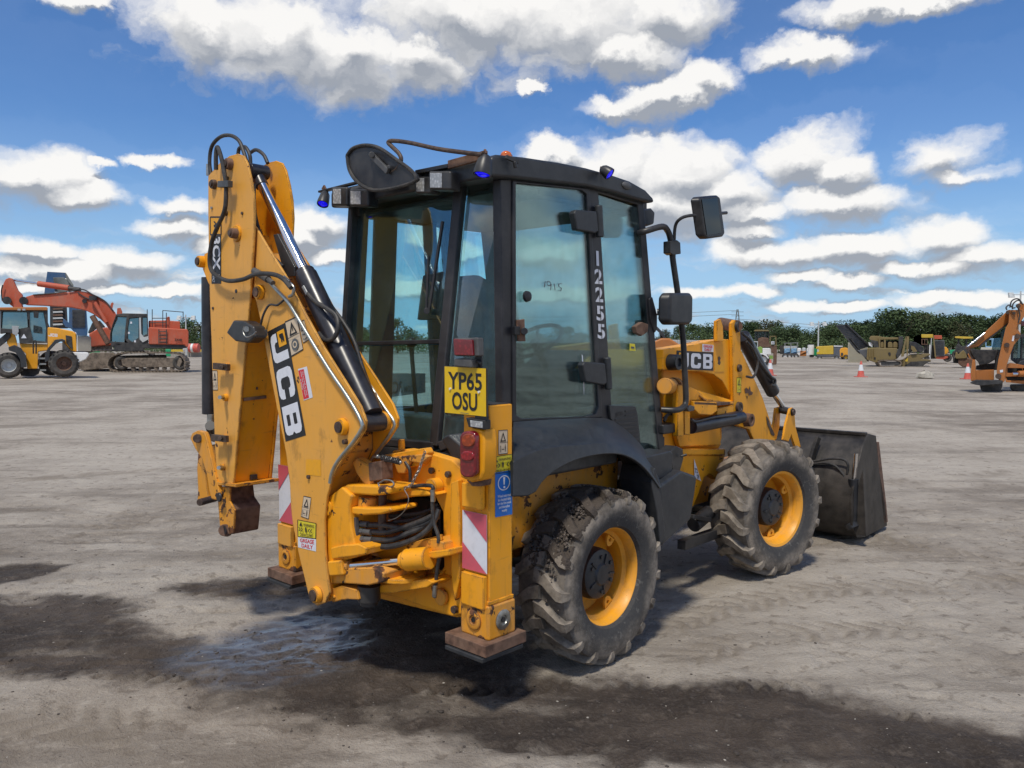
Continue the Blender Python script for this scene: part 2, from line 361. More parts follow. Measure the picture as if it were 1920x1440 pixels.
# ------------------------------------------------------------------ mesh helpers
def V(*a): return Vector(a)
def frame_of(d, up=None):
    d = d.normalized(); up = up or Vector((0, 0, 1))
    if abs(d.dot(up)) > .97: up = Vector((1, 0, 0))
    x = up.cross(d).normalized(); return x, d.cross(x).normalized()
def smooth_path(pts, k=6):
    pts = [Vector(p) for p in pts]
    if len(pts) < 3 or k < 2: return pts
    P = [pts[0] * 2 - pts[1]] + pts + [pts[-1] * 2 - pts[-2]]
    out = []
    for i in range(1, len(P) - 2):
        a, b_, c, d = P[i - 1], P[i], P[i + 1], P[i + 2]
        for j in range(k):
            t = j / k
            out.append(.5 * ((2 * b_) + (c - a) * t + (2 * a - 5 * b_ + 4 * c - d) * t * t + (3 * b_ - a - 3 * c + d) * t ** 3))
    out.append(pts[-1]); return out
class MB:
    def __init__(s): s.v = []; s.f = []
    def add(s, vs, fs):
        o = len(s.v); s.v += [tuple(x) for x in vs]; s.f += [tuple(o + i for i in f) for f in fs]; return s
    def prism(s, pts, ext, holes=()):
        ext = Vector(ext); loops = [[Vector(p) for p in pts]] + [[Vector(p) for p in h] for h in holes]
        flat = [p for l in loops for p in l]; n = len(flat)
        if not holes:
            s.add(flat + [p + ext for p in flat], [tuple(range(n)), tuple(range(2 * n - 1, n - 1, -1))] + [(i, (i + 1) % n, (i + 1) % n + n, i + n) for i in range(n)])
        else:
            tris = tessellate_polygon(loops); fs = []
            for t in tris: fs += [tuple(t), tuple(i + n for i in reversed(t))]
            o = 0
            for l in loops:
                k = len(l)
                for i in range(k): a, b_ = o + i, o + (i + 1) % k; fs.append((a, b_, b_ + n, a + n))
                o += k
            s.add(flat + [p + ext for p in flat], fs)
        return s
    def box(s, a, b_):
        x0, y0, z0 = a; x1, y1, z1 = b_
        return s.prism([(x0, y0, z0), (x1, y0, z0), (x1, y1, z0), (x0, y1, z0)], (0, 0, z1 - z0))
    def bar(s, p, q, w, h, up=None):
        p, q = Vector(p), Vector(q); x, y = frame_of(q - p, up)
        return s.prism([p - x * w / 2 - y * h / 2, p + x * w / 2 - y * h / 2, p + x * w / 2 + y * h / 2, p - x * w / 2 + y * h / 2], q - p)
    def cyl(s, p, q, r, r2=None, n=20):
        p, q = Vector(p), Vector(q); x, y = frame_of(q - p); r2 = r if r2 is None else r2
        vs = []
        for c, rr in ((p, r), (q, r2)):
            for i in range(n): a = 2 * math.pi * i / n; vs.append(c + x * math.cos(a) * rr + y * math.sin(a) * rr)
        return s.add(vs, [tuple(range(n)), tuple(range(2 * n - 1, n - 1, -1))] + [(i, (i + 1) % n, n + (i + 1) % n, n + i) for i in range(n)])
    def tube(s, pts, r, n=10, k=6):
        P = smooth_path(pts, k); m = len(P); vs = []; x = None
        for i, p in enumerate(P):
            d = (P[min(i + 1, m - 1)] - P[max(i - 1, 0)]).normalized()
            if x is None: x, y = frame_of(d)
            else: x = (x - d * x.dot(d)).normalized(); y = d.cross(x)
            rr = r(i / (m - 1)) if callable(r) else r
            for j in range(n): a = 2 * math.pi * j / n; vs.append(p + x * math.cos(a) * rr + y * math.sin(a) * rr)
        fs = [(i * n + j, i * n + (j + 1) % n, (i + 1) * n + (j + 1) % n, (i + 1) * n + j) for i in range(m - 1) for j in range(n)]
        return s.add(vs, fs + [tuple(range(n)), tuple(range(m * n - 1, (m - 1) * n - 1, -1))])
    def lathe(s, prof, o, ax, n=32):
        o, ax = Vector(o), Vector(ax).normalized(); x, y = frame_of(ax); m = len(prof); vs = []
        for h, r in prof:
            for j in range(n): a = 2 * math.pi * j / n; vs.append(o + ax * h + x * math.cos(a) * r + y * math.sin(a) * r)
        fs = [(i * n + j, i * n + (j + 1) % n, (i + 1) * n + (j + 1) % n, (i + 1) * n + j) for i in range(m - 1) for j in range(n)]
        if prof[0][1] > 1e-6 and prof[0] != prof[-1]: fs.append(tuple(range(n)))
        if prof[-1][1] > 1e-6 and prof[0] != prof[-1]: fs.append(tuple(range(m * n - 1, (m - 1) * n - 1, -1)))
        return s.add(vs, fs)
    def ball(s, c, rx, ry=None, rz=None, n=14):
        ry = ry or rx; rz = rz or rx; c = Vector(c); vs = []; k = n // 2
        for i in range(k + 1):
            t = math.pi * i / k
            for j in range(n): a = 2 * math.pi * j / n; vs.append(c + Vector((rx * math.sin(t) * math.cos(a), ry * math.sin(t) * math.sin(a), rz * math.cos(t))))
        return s.add(vs, [(i * n + j, i * n + (j + 1) % n, (i + 1) * n + (j + 1) % n, (i + 1) * n + j) for i in range(k) for j in range(n)])
    def sheet(s, p0, p1, p2, p3): return s.add([p0, p1, p2, p3], [(0, 1, 2, 3)])
    def mesh(s, name, mat, bevel=0, ang=35, fix=True):
        me = bpy.data.meshes.new(name); me.from_pydata(s.v, [], s.f)
        bm = bmesh.new(); bm.from_mesh(me)
        bmesh.ops.remove_doubles(bm, verts=bm.verts, dist=1e-6)
        if fix: bmesh.ops.recalc_face_normals(bm, faces=bm.faces)
        bm.to_mesh(me); bm.free()
        me.materials.append(mat); me.polygons.foreach_set('use_smooth', [True] * len(me.polygons)); me.set_sharp_from_angle(angle=math.radians(ang))
        return me
    def build(s, name, mat, parent=None, bevel=0, seg=2, ang=35, fix=True):
        m = M[mat] if isinstance(mat, str) else mat
        o = bpy.data.objects.new(name, s.mesh(name, m, ang=ang, fix=fix)); COL.objects.link(o)
        if parent is not None: o.parent = parent
        if bevel:
            md = o.modifiers.new('bevel', 'BEVEL'); md.width = bevel; md.segments = seg; md.limit_method = 'ANGLE'; md.angle_limit = math.radians(40); md.harden_normals = True
        return o
def tag(o, label=None, cat=None, group=None, kind=None):
    if label: o['label'] = label
    if cat: o['category'] = cat
    if group: o['group'] = group
    if kind: o['kind'] = kind
    return o
def empty(name, loc, rz=0, label=None, cat=None, group=None):
    o = bpy.data.objects.new(name, None); COL.objects.link(o); o.location = loc; o.rotation_euler = (0, 0, rz); o.empty_display_size = .2
    return tag(o, label, cat, group)

# text turned into a mesh once, kept as a list of 2-D vertices and faces in a unit box
_tc = {}
def glyphs(s, bold=.0, spacing=1.0):
    key = (s, bold, spacing)
    if key in _tc: return _tc[key]
    cu = bpy.data.curves.new('lettering', 'FONT'); cu.body = s; cu.resolution_u = 3; cu.offset = bold; cu.space_character = spacing; cu.align_x = 'CENTER'; cu.space_line = .95
    ob = bpy.data.objects.new('lettering', cu); COL.objects.link(ob)
    bpy.context.view_layer.update()
    me = bpy.data.meshes.new_from_object(ob.evaluated_get(bpy.context.evaluated_depsgraph_get()))
    vs = [v.co.copy() for v in me.vertices]; fs = [tuple(p.vertices) for p in me.polygons]
    bpy.data.objects.remove(ob); bpy.data.meshes.remove(me)
    x0 = min(v.x for v in vs); x1 = max(v.x for v in vs); y0 = min(v.y for v in vs); y1 = max(v.y for v in vs)
    _tc[key] = ([((v.x - x0) / (x1 - x0), (v.y - y0) / (y1 - y0)) for v in vs], fs)
    return _tc[key]
LJ = [[(.62,1),(.9,1),(.9,.2),(.85,.07),(.72,0),(.17,0),(.05,.06),(0,.2),(0,.42),(.28,.42),(.28,.3),(.34,.22),(.56,.22),(.62,.3)]]
LC = [[(.9,.64),(.62,.64),(.62,.72),(.56,.78),(.36,.78),(.28,.7),(.28,.3),(.36,.22),(.56,.22),(.62,.28),(.62,.36),(.9,.36),(.9,.2),(.86,.07),(.74,0),(.18,0),(.05,.06),(0,.2),(0,.8),(.05,.94),(.18,1),(.74,1),(.86,.93),(.9,.8)]]
LB = [[(0,0),(.74,0),(.86,.06),(.9,.18),(.9,.4),(.82,.5),(.9,.6),(.9,.82),(.86,.94),(.74,1),(0,1)],[(.28,.2),(.28,.4),(.6,.4),(.62,.36),(.62,.24),(.6,.2)],[(.28,.6),(.28,.8),(.6,.8),(.62,.76),(.62,.64),(.6,.6)]]
def ppoly(loops, x0, y0, x1, y1):
    ls = [[(x0 + (x1 - x0) * p[0] / .9, y0 + (y1 - y0) * p[1]) for p in l] for l in loops]
    flat = [p for l in ls for p in l]
    tr = tessellate_polygon([[Vector((p[0], p[1], 0)) for p in l] for l in ls])
    return flat, [tuple(t) for t in tr]
def rect(x0, y0, x1, y1): return [(x0, y0), (x1, y0), (x1, y1), (x0, y1)], [(0, 1, 2, 3)]
def poly(pts): return pts, [tuple(range(len(pts)))]
def txt(s, x0, y0, x1, y1, bold=.01, spacing=1.0):
    vs, fs = glyphs(s, bold, spacing); return [(x0 + (x1 - x0) * a, y0 + (y1 - y0) * c) for a, c in vs], fs
def ring(cx, cy, rx, ry, w, n=20):
    vs = []
    for i in range(n): a = 2 * math.pi * i / n; vs += [(cx + rx * math.cos(a), cy + ry * math.sin(a)), (cx + rx * (1 - w) * math.cos(a), cy + ry * (1 - w) * math.sin(a))]
    return vs, [(2 * i, (2 * i + 2) % (2 * n), (2 * i + 3) % (2 * n), 2 * i + 1) for i in range(n)]
def stroke(pts, w):
    vs = []; fs = []
    for (a, b_) in zip(pts[:-1], pts[1:]):
        d = Vector((b_[0] - a[0], b_[1] - a[1])); d.normalize(); nn = Vector((-d.y, d.x)) * w / 2; o = len(vs)
        vs += [(a[0] - nn.x, a[1] - nn.y), (b_[0] - nn.x, b_[1] - nn.y), (b_[0] + nn.x, b_[1] + nn.y), (a[0] + nn.x, a[1] + nn.y)]; fs.append((o, o + 1, o + 2, o + 3))
    return vs, fs
def tri_sign(cx, cy, w, h, t=.2):
    o = [(cx - w / 2, cy - h / 2), (cx + w / 2, cy - h / 2), (cx, cy + h / 2)]
    i = [(cx - w / 2 * (1 - 2 * t), cy - h / 2 + h * t * .62), (cx + w / 2 * (1 - 2 * t), cy - h / 2 + h * t * .62), (cx, cy + h / 2 - h * t * 1.25)]
    return o + i, [(0, 1, 4, 3), (1, 2, 5, 4), (2, 0, 3, 5)]
def man(x, y, h):
    return poly([(x - .10 * h, y), (x - .03 * h, y), (x, y + .4 * h), (x + .03 * h, y), (x + .10 * h, y), (x + .13 * h, y + .75 * h), (x + .07 * h, y + .8 * h), (x + .08 * h, y + h), (x - .08 * h, y + h), (x - .07 * h, y + .8 * h), (x - .13 * h, y + .75 * h)])

def decal(name, quad, base, items, parent, lift=.0015, normal=None):
    """quad: corners TL, TR, BR, BL in reading order; base: material; items: (material, (verts, faces)) in 0..1 coordinates"""
    q = [Vector(p) for p in quad]
    n = normal or (q[1] - q[0]).cross(q[3] - q[0]).normalized() * -1
    n = n.normalized()
    mats = []; vs = []; fs = []; mi = []
    def lay(mat, data, lev):
        if mat not in mats: mats.append(mat)
        o = len(vs)
        for u, v in data[0]:
            p = (q[3] * (1 - u) + q[2] * u) * (1 - v) + (q[0] * (1 - u) + q[1] * u) * v
            vs.append(tuple(p + n * lift * (1 + lev * .7)))
        for f in data[1]: fs.append(tuple(o + i for i in f)); mi.append(mats.index(mat))
    lev = 0
    if base: lay(base, rect(0, 0, 1, 1), 0)
    for it in items:
        lev += 1; lay(it[0], it[1], lev if len(it) < 3 else it[2])
    me = bpy.data.meshes.new(name); me.from_pydata(vs, [], fs)
    for m in mats: me.materials.append(M[m])
    me.polygons.foreach_set('material_index', mi)
    o = bpy.data.objects.new(name, me); COL.objects.link(o); o.parent = parent
    return o
def jcb_items(emblem=True):
    it = [('p_white', ppoly(LJ, .05, .09, .31, .90), 1), ('p_white', ppoly(LC, .37, .09, .64, .90), 1), ('p_white', ppoly(LB, .70, .09, .96, .90), 1)]
    if emblem: it += [('p_orange', rect(.045, .50, .185, .90), 2), ('p_black', poly([(.075, .60), (.10, .60), (.12, .66), (.15, .66), (.155, .72), (.13, .74), (.155, .78), (.15, .83), (.11, .83), (.075, .80)]), 3)]
    return it

# ================================================================== ground
YAW = math.radians(42.8)
FX = Vector((math.sin(YAW), math.cos(YAW), 0)); LY = Vector((-math.cos(YAW), math.sin(YAW), 0)); ZZ = Vector((0, 0, 1))
MO = Vector((.503, 4.08, 0)) + LY * .88
AX = {'x': FX, 'y': LY, 'z': ZZ}
def at(px, py, ax, v):
    """point of the machine's own frame (x forward, y left, z up) seen at a photo pixel, on the plane ax = v"""
    d = ray(px, py); A = AX[ax]
    t = (v - (C_ - MO).dot(A)) / d.dot(A)
    p = C_ + d * t - MO
    return Vector((p.dot(FX), p.dot(LY), p.z))
def pl(pts, ax, v): return [at(x, y, ax, v) for x, y in pts]
def gat(px, py):
    d = ray(px, py); t = -CAMH / d.z; p = C_ + d * t; return p
def wat(px, py, Y):
    d = ray(px, py); return C_ + d * (Y / d.y)

def vnoise(x, y, seed=0):
    xi = np.floor(x).astype(np.int64); yi = np.floor(y).astype(np.int64); fx = x - xi; fy = y - yi
    def h(a, c):
        n = (a * 374761393 + c * 668265263 + seed * 974711) & 0xffffffff
        n = ((n ^ (n >> 13)) * 1274126177) & 0xffffffff
        return ((n ^ (n >> 16)) & 0xffff) / 65535.0
    u = fx * fx * (3 - 2 * fx); v = fy * fy * (3 - 2 * fy)
    return (h(xi, yi) * (1 - u) + h(xi + 1, yi) * u) * (1 - v) + (h(xi, yi + 1) * (1 - u) + h(xi + 1, yi + 1) * u) * v
def fbm(x, y, o=4, seed=0):
    s = 0; a = .5; t = 0
    for i in range(o): s = s + a * vnoise(x * 2 ** i, y * 2 ** i, seed + i); t += a; a *= .5
    return s / t
def inside(poly_, X, Y):
    """signed distance (positive inside) to a polygon"""
    n = len(poly_); ins = np.zeros(X.shape, bool); d = np.full(X.shape, 1e9)
    for i in range(n):
        x0, y0 = poly_[i]; x1, y1 = poly_[(i + 1) % n]
        ex, ey = x1 - x0, y1 - y0; L = ex * ex + ey * ey + 1e-12
        t = np.clip(((X - x0) * ex + (Y - y0) * ey) / L, 0, 1)
        d = np.minimum(d, np.hypot(X - x0 - t * ex, Y - y0 - t * ey))
        c = ((y0 > Y) != (y1 > Y)) & (X < ex * (Y - y0) / (ey + 1e-12) + x0); ins ^= c
    return np.where(ins, d, -d)
def gp(pts): return [tuple(gat(*p)[:2]) for p in pts]
WET_SHADE = gp([(-300,1085),(0,1112),(140,1105),(215,1130),(235,1160),(330,1195),(430,1200),(520,1165),(600,1128),(560,1108),(420,1112),(330,1100),(470,1078),(600,1090),(760,1085),(980,1180),(1010,1262),(1200,1268),(1420,1276),(1570,1290),(1760,1325),(1920,1362),(2200,1400),(2200,1560),(1700,1500),(1500,1445),(1350,1420),(1240,1412),(1000,1398),(850,1385),(700,1372),(580,1352),(430,1335),(330,1305),(200,1282),(0,1262),(-300,1262)])  # damp soil, plus shade painted in under the machine and its folded arm
WET2 = gp([(-200,1050),(0,1055),(80,1050),(150,1055),(100,1075),(0,1095),(-200,1100)])
SHEEN = gp([(330,1225),(440,1180),(560,1150),(680,1160),(690,1205),(600,1255),(450,1272),(340,1258)])
TRK = [([(-200,1010),(300,985),(620,960),(1000,930)], .17), ([(1250,1180),(1500,1120),(1750,1090),(2100,1075)], .16), ([(1280,1240),(1560,1190),(1920,1165)], .16), ([(-100,1340),(260,1400),(520,1500)], .18), ([(0,900),(330,880),(700,860)], .2), ([(1560,1000),(1760,1030),(2100,1090)], .18), ([(1500,900),(1700,905),(1960,880)], .2), ([(1560,820),(1750,800),(2000,805)], .25), ([(-50,800),(200,790),(380,800)], .25), ([(700,1420),(1000,1440),(1300,1500)], .16)]
RUT = [(gp([(620,1300),(1330,1268)]), .075), (gp([(1190,1290),(1580,1292)]), .085), (gp([(1590,1320),(1920,1385)]), .05), (gp([(0,1250),(520,1292)]), .06)]
def ground_maps(X, Y):
    w = fbm(X * 1.7, Y * 1.7, 4, 3) - .5; w2 = fbm(X * 9, Y * 9, 3, 9) - .5
    near = np.clip((14 - Y) / 6, 0, 1)
    wet = np.clip(.55 + (inside(WET_SHADE, X, Y) + w * .40 + w2 * .22) / .40, 0, 1)
    wet *= 1 - .35 * np.clip((fbm(X * 1.3 + 20, Y * 3.1, 4, 33) - .60) / .14, 0, 1)
    wet = np.maximum(wet, np.clip(.5 + (inside(WET2, X, Y) + w * .2) / .12, 0, 1) * .8) * near
    # darker damp streaks lying across the yard farther out
    st = fbm(X * .22 + 9, Y * .75, 4, 21)
    wet = np.maximum(wet, np.clip((st - .60) / .10, 0, 1) * .42 * np.clip((Y - 7) / 4, 0, 1))
    sheen = np.clip(.5 + (inside(SHEEN, X, Y) + w * .3) / .30, 0, 1) * near; wet = np.maximum(wet, sheen)
    h = (fbm(X * .8, Y * .8, 3, 40) - .5) * .034 + (fbm(X * 4.5, Y * 4.5, 4, 50) - .5) * .026
    rid = 1 - np.abs(2 * fbm(X * 3.2 + 3, Y * 6.0, 4, 60) - 1)
    h += (rid - .8) * (.014 + .022 * np.clip(wet, 0, 1)) 
    h += -wet * .010
    rip = 1 - np.abs(2 * fbm((X * .9 + Y * .43) * 4.5, (-X * .43 + Y * .9) * 15, 5, 77) - 1)
    h += sheen * (rip - .75) * .022
    for (a, c), hw in RUT:
        ex, ey = c[0] - a[0], c[1] - a[1]; L = math.hypot(ex, ey); ex /= L; ey /= L
        s_ = (X - a[0]) * ex + (Y - a[1]) * ey; q = -(X - a[0]) * ey + (Y - a[1]) * ex + (fbm(X * 1.5, Y * 1.5, 2, 5) - .5) * .08
        m_ = np.clip(1 - np.abs(q) / hw, 0, 1) ** .6 * np.clip(s_ / .3, 0, 1) * np.clip((L - s_) / .3, 0, 1)
        bars = np.clip(np.sin((s_ + np.abs(q) * .7) * 2 * math.pi / .088) * 1.8, -1, 1)
        brk = np.clip((fbm(X * 3, Y * 3, 3, 91) - .36) * 5, 0, 1)
        h += m_ * brk * (bars * .020 - .008)
    h *= np.clip(1.3 - Y / 60, .15, 1)
    trk = np.zeros_like(X)
    for pts_, hw in TRK:
        g_ = gp(pts_)
        for a, c in zip(g_[:-1], g_[1:]):
            ex, ey = c[0] - a[0], c[1] - a[1]; L = math.hypot(ex, ey); ex /= L; ey /= L
            s_ = (X - a[0]) * ex + (Y - a[1]) * ey; q = -(X - a[0]) * ey + (Y - a[1]) * ex + (fbm(X * .7, Y * .7, 2, 6) - .5) * .5
            m_ = np.clip((hw - np.abs(q)) / .05, 0, 1) * np.clip(s_ / .2 + .5, 0, 1) * np.clip((L - s_) / .2 + .5, 0, 1) * np.clip((fbm(X * 1.1, Y * 1.1, 3, 92) - .40) * 6, 0, 1)
            br = np.clip(np.sin((s_ + np.abs(q) * .8) * 2 * math.pi / .13) * 2.5, -1, 1) * np.clip(np.abs(q) / .03, 0, 1)
            h += m_ * (br * .007 - .004) * near; trk = np.maximum(trk, m_ * (.6 + .4 * br))
    ground_maps.trk = trk
    cr = 1 - np.abs(2 * fbm(X * 1.1 + 7, Y * 2.4 - X * .5, 5, 120) - 1)
    h += np.clip((cr - .93) / .07, 0, 1) * -.014 * near
    # flattened where the wheels stand
    for lx, ly, gz in ((0, -.76, -.012), (0, .76, -.012), (2.05, -.76, .012), (2.05, .76, .012)):
        c = MO + FX * lx + LY * ly; r = np.hypot(X - c.x, Y - c.y); k = np.exp(-(r / .45) ** 2); h = h * (1 - k) + gz * k
    h = h * np.where(Y < .8, .5, 1)
    return h, wet, sheen
def grow(a, b_, step, far, ratio):
    mid = list(np.arange(a, b_, step)); d = step; hi = []; x = mid[-1]
    while x < far: d *= ratio; x += d; hi.append(x)
    d = step; lo = []; x = mid[0]
    while x > -far: d *= ratio; x -= d; lo.append(x)
    return np.array(lo[::-1] + mid + hi)
gx = grow(-3.6, 4.6, .020, 2600, 1.07); gy = grow(1.9, 8.0, .018, 2600, 1.05)
GX, GY = np.meshgrid(gx, gy)
Hh, wetshadem, sheenm = ground_maps(GX, GY); trkm = ground_maps.trk
nx, ny = len(gx), len(gy)
gm = bpy.data.meshes.new('ground')
co = np.empty((nx * ny, 3), np.float32); co[:, 0] = GX.ravel(); co[:, 1] = GY.ravel(); co[:, 2] = Hh.ravel()
idx = np.arange(nx * ny, dtype=np.int32).reshape(ny, nx)
q = np.stack([idx[:-1, :-1], idx[:-1, 1:], idx[1:, 1:], idx[1:, :-1]], -1).reshape(-1)
gm.vertices.add(nx * ny); gm.vertices.foreach_set('co', co.ravel())
nf = (nx - 1) * (ny - 1)
gm.loops.add(nf * 4); gm.loops.foreach_set('vertex_index', q)
gm.polygons.add(nf); gm.polygons.foreach_set('loop_start', np.arange(0, nf * 4, 4, dtype=np.int32))
gm.update(calc_edges=True)
gm.polygons.foreach_set('use_smooth', [True] * nf)
for nme, arr in (('wet', wetshadem), ('sheen', sheenm), ('track', trkm)):
    A = gm.attributes.new(nme, 'FLOAT', 'POINT'); A.data.foreach_set('value', arr.ravel().astype(np.float32))
ground = bpy.data.objects.new('ground', gm); COL.objects.link(ground); ground['kind'] = 'structure'
m, b, bs = new_mat('dirt_ground')
g = b.n('ShaderNodeNewGeometry').outputs['Position']
wetshadeA = b.n('ShaderNodeAttribute', attribute_name='wet').outputs['Fac']; shA = b.n('ShaderNodeAttribute', attribute_name='sheen').outputs['Fac']
n0 = b.noise(g, .22, 5, .6); n1 = b.noise(g, 1.3, 6, .62); n2 = b.noise(g, 9, 6, .65); n3 = b.noise(g, 55, 5, .65)
ns = b.noise(b.vm('MULTIPLY', g, (.35, 2.2, 1)), 1.0, 6, .62)
c = b.mix(b.ramp(n1, .3, .72), (.215, .184, .152), (.385, .342, .290))
c = b.mix(b.ramp(ns, .48, .62, 0, .85), c, (.170, .144, .118))
c = b.mix(b.ramp(n0, .42, .62, 0, .75), c, (.43, .386, .33))
c = b.mix(b.ramp(n2, .56, .70, 0, .40), c, (.46, .41, .352))
c = b.mix(b.ramp(n2, .34, .46, .6, 0), c, (.135, .111, .088))
c = b.mix(b.ramp(n3, .55, .75, 0, .35), c, (.54, .48, .40))
c = b.mix(b.ramp(n3, .30, .43, .35, 0), c, (.17, .14, .11))
c = b.mix(b.m('MULTIPLY', b.n('ShaderNodeAttribute', attribute_name='track').outputs['Fac'], .60), c, (.20, .168, .133))
wn = b.ramp(b.m('ADD', wetshadeA, b.m('MULTIPLY', b.m('SUBTRACT', n2, .5), b.m('MULTIPLY', 3.2, b.m('MULTIPLY', wetshadeA, b.m('SUBTRACT', 1.1, wetshadeA))))), .22, .85)
wc = b.mix(b.ramp(n1, .38, .68), (.040, .031, .025), (.090, .070, .055))
wc = b.mix(b.ramp(n3, .45, .72, 0, .5), wc, (.105, .088, .076))
wc = b.mix(b.ramp(n2, .52, .68, 0, .45), wc, (.155, .126, .102))
wc = b.mix(b.m('MULTIPLY', shA, .55), wc, (.040, .038, .042))
b.put(bs.inputs['Base Color'], b.mix(wn, c, wc))
b.put(bs.inputs['Roughness'], b.m('SUBTRACT', b.m('SUBTRACT', .92, b.m('MULTIPLY', wn, b.m('MULTIPLY', n1, .35))), b.m('MULTIPLY', shA, .30)))
b.put(bs.inputs['Specular IOR Level'], b.m('ADD', .22, b.m('MULTIPLY', shA, .6)))
b.put(bs.inputs['Coat Weight'], b.m('MULTIPLY', shA, b.ramp(n2, .34, .52, .35, 1.0))); bs.inputs['Coat Roughness'].default_value = .26; bs.inputs['Coat IOR'].default_value = 1.6
dist = b.vm('DISTANCE', g, tuple(C_), out=1)
bp = b.n('ShaderNodeBump'); b.put(bp.inputs['Strength'], b.ramp(dist, 3, 30, 1.0, .3)); bp.inputs['Distance'].default_value = .030
b.put(bp.inputs['Height'], b.m('ADD', b.m('MULTIPLY', n2, .9), b.m('ADD', b.m('MULTIPLY', n3, .45), b.m('MULTIPLY', n1, .5))))
b.nt.links.new(bp.outputs[0], bs.inputs['Normal'])
gm.materials.append(m)

def scatter(name, n, area, smin, smax, mat, seed, flat=.6, wet_shade_only=False):
    R_ = np.random.default_rng(seed); mb = MB(); x0, x1, y0, y1 = area
    ys = y0 * (y1 / y0) ** R_.random(n); xs = x0 + (x1 - x0) * R_.random(n)
    if wet_shade_only: xs = xs
    hz, wm, _ = ground_maps(xs, ys)
    ico = [Vector(v) for v in ((0,0,1),(.9,0,.35),(.28,.85,.35),(-.72,.53,.35),(-.72,-.53,.35),(.28,-.85,.35),(.72,.53,-.4),(-.28,.85,-.4),(-.9,0,-.4),(-.28,-.85,-.4),(.72,-.53,-.4))]
    fs = [(0,1,2),(0,2,3),(0,3,4),(0,4,5),(0,5,1),(1,6,2),(2,6,7),(2,7,3),(3,7,8),(3,8,4),(4,8,9),(4,9,5),(5,9,10),(5,10,1),(1,10,6)]
    for i in range(n):
        if wet_shade_only and wm[i] < .4: continue
        s_ = smin * (smax / smin) ** (R_.random() ** 2.2); a = R_.random() * 6.28; sx = s_ * R_.uniform(.7, 1.3); sy = s_ * R_.uniform(.6, 1.0); sz = s_ * R_.uniform(.35, .8) * flat
        ca, sa = math.cos(a), math.sin(a)
        mb.add([(xs[i] + (v.x * sx * ca - v.y * sy * sa), ys[i] + (v.x * sx * sa + v.y * sy * ca), hz[i] + v.z * sz + sz * .15) for v in ico], fs)
    o = mb.build(name, mat, ang=180, fix=False); return tag(o, kind='stuff')
M['pebble'] = plain('pale_pebbles', (.34, .31, .27), .8, var=.35, scale=25, bmp=.3)
M['tyremud'] = plain('clay_on_tyre', (.10, .081, .067), .9, var=.4, scale=30, bmp=.6)
M['clod'] = plain('dark_soil_crumbs', (.060, .048, .040), .9, var=.35, scale=25, bmp=.5)
scatter('gravel', 2600, (-5, 8, 2.2, 14), .002, .008, 'pebble', 1)
scatter('soil_crumbs', 2200, (-4.5, 7, 2.2, 11), .003, .011, 'clod', 2)
scatter('mud_clods', 5000, (-3.5, 4.5, 2.1, 6.5), .004, .017, 'clod', 3, wet_shade_only=True)

# ================================================================== backhoe loader
RZ = math.atan2(FX.y, FX.x)
mach = empty('backhoe_loader', MO, RZ, 'large yellow backhoe loader in the foreground, black cab, digging arm folded at its left', 'backhoe loader')
def fx(name, pts, ax, v, ext, mat, parent=None, bevel=.006, holes=()):
    e = {'x': V(ext, 0, 0), 'y': V(0, ext, 0), 'z': V(0, 0, ext)}[ax]
    return MB().prism(pl(pts, ax, v), e, [pl(h, ax, v) for h in holes]).build(name, mat, mach if parent is None else parent, bevel)

# ---- wheels -------------------------------------------------------
TR, TW = .470, .155
def tyre_mesh():
    mb = MB()
    prof = [(-.115, .262), (-.140, .275), (-.158, .32), (-.164, .365), (-.160, .405), (-.146, .430), (-.10, .438), (0, .443), (.10, .438), (.146, .430), (.160, .405), (.164, .365), (.158, .32), (.140, .275), (.115, .262)]
    n = 96; vs = []
    for h, r in prof:
        for j in range(n): a = 2 * math.pi * j / n; vs.append((math.cos(a) * r, h, math.sin(a) * r))
    mb.add(vs, [(i * n + j, (i + 1) * n + j, (i + 1) * n + (j + 1) % n, i * n + (j + 1) % n) for i in range(len(prof) - 1) for j in range(n)])
    # chevron lugs: centre bar slanting out to the shoulder, then down the sidewall
    L = 17
    for side in (-1, 1):
        for k in range(L):
            a0 = 2 * math.pi * (k + (.5 if side > 0 else 0)) / L
            # (y, radius outer, radius inner, angle shift, half width)
            st = [(-.018, .474, .440, 0, .085), (.045, .475, .440, .035, .080), (.075, .475, .440, .085, .078), (.125, .470, .436, .175, .072), (.152, .458, .424, .195, .066), (.166, .424, .40, .20, .050), (.163, .398, .388, .20, .040)]
            vs = []
            for (y, ro, ri, da, hw) in st:
                a = a0 + da; yi = y if y < .15 else y - .02
                for s_, rr, w_, yy in ((-1, ri, hw * 1.2, yi), (-1, ro, hw * .82, y), (1, ro, hw * .82, y), (1, ri, hw * 1.2, yi)):
                    aa = a + s_ * w_; vs.append((math.cos(aa) * rr, yy * side, math.sin(aa) * rr))
            m_ = len(st); fs = [(i * 4 + j, i * 4 + j + 1, (i + 1) * 4 + j + 1, (i + 1) * 4 + j) for i in range(m_ - 1) for j in range(3)]
            fs += [(0, 3, 2, 1), ((m_ - 1) * 4, (m_ - 1) * 4 + 1, (m_ - 1) * 4 + 2, (m_ - 1) * 4 + 3)]
            mb.add(vs, fs)
    me = mb.mesh('tyre', M['tyre'], ang=40)
    return me
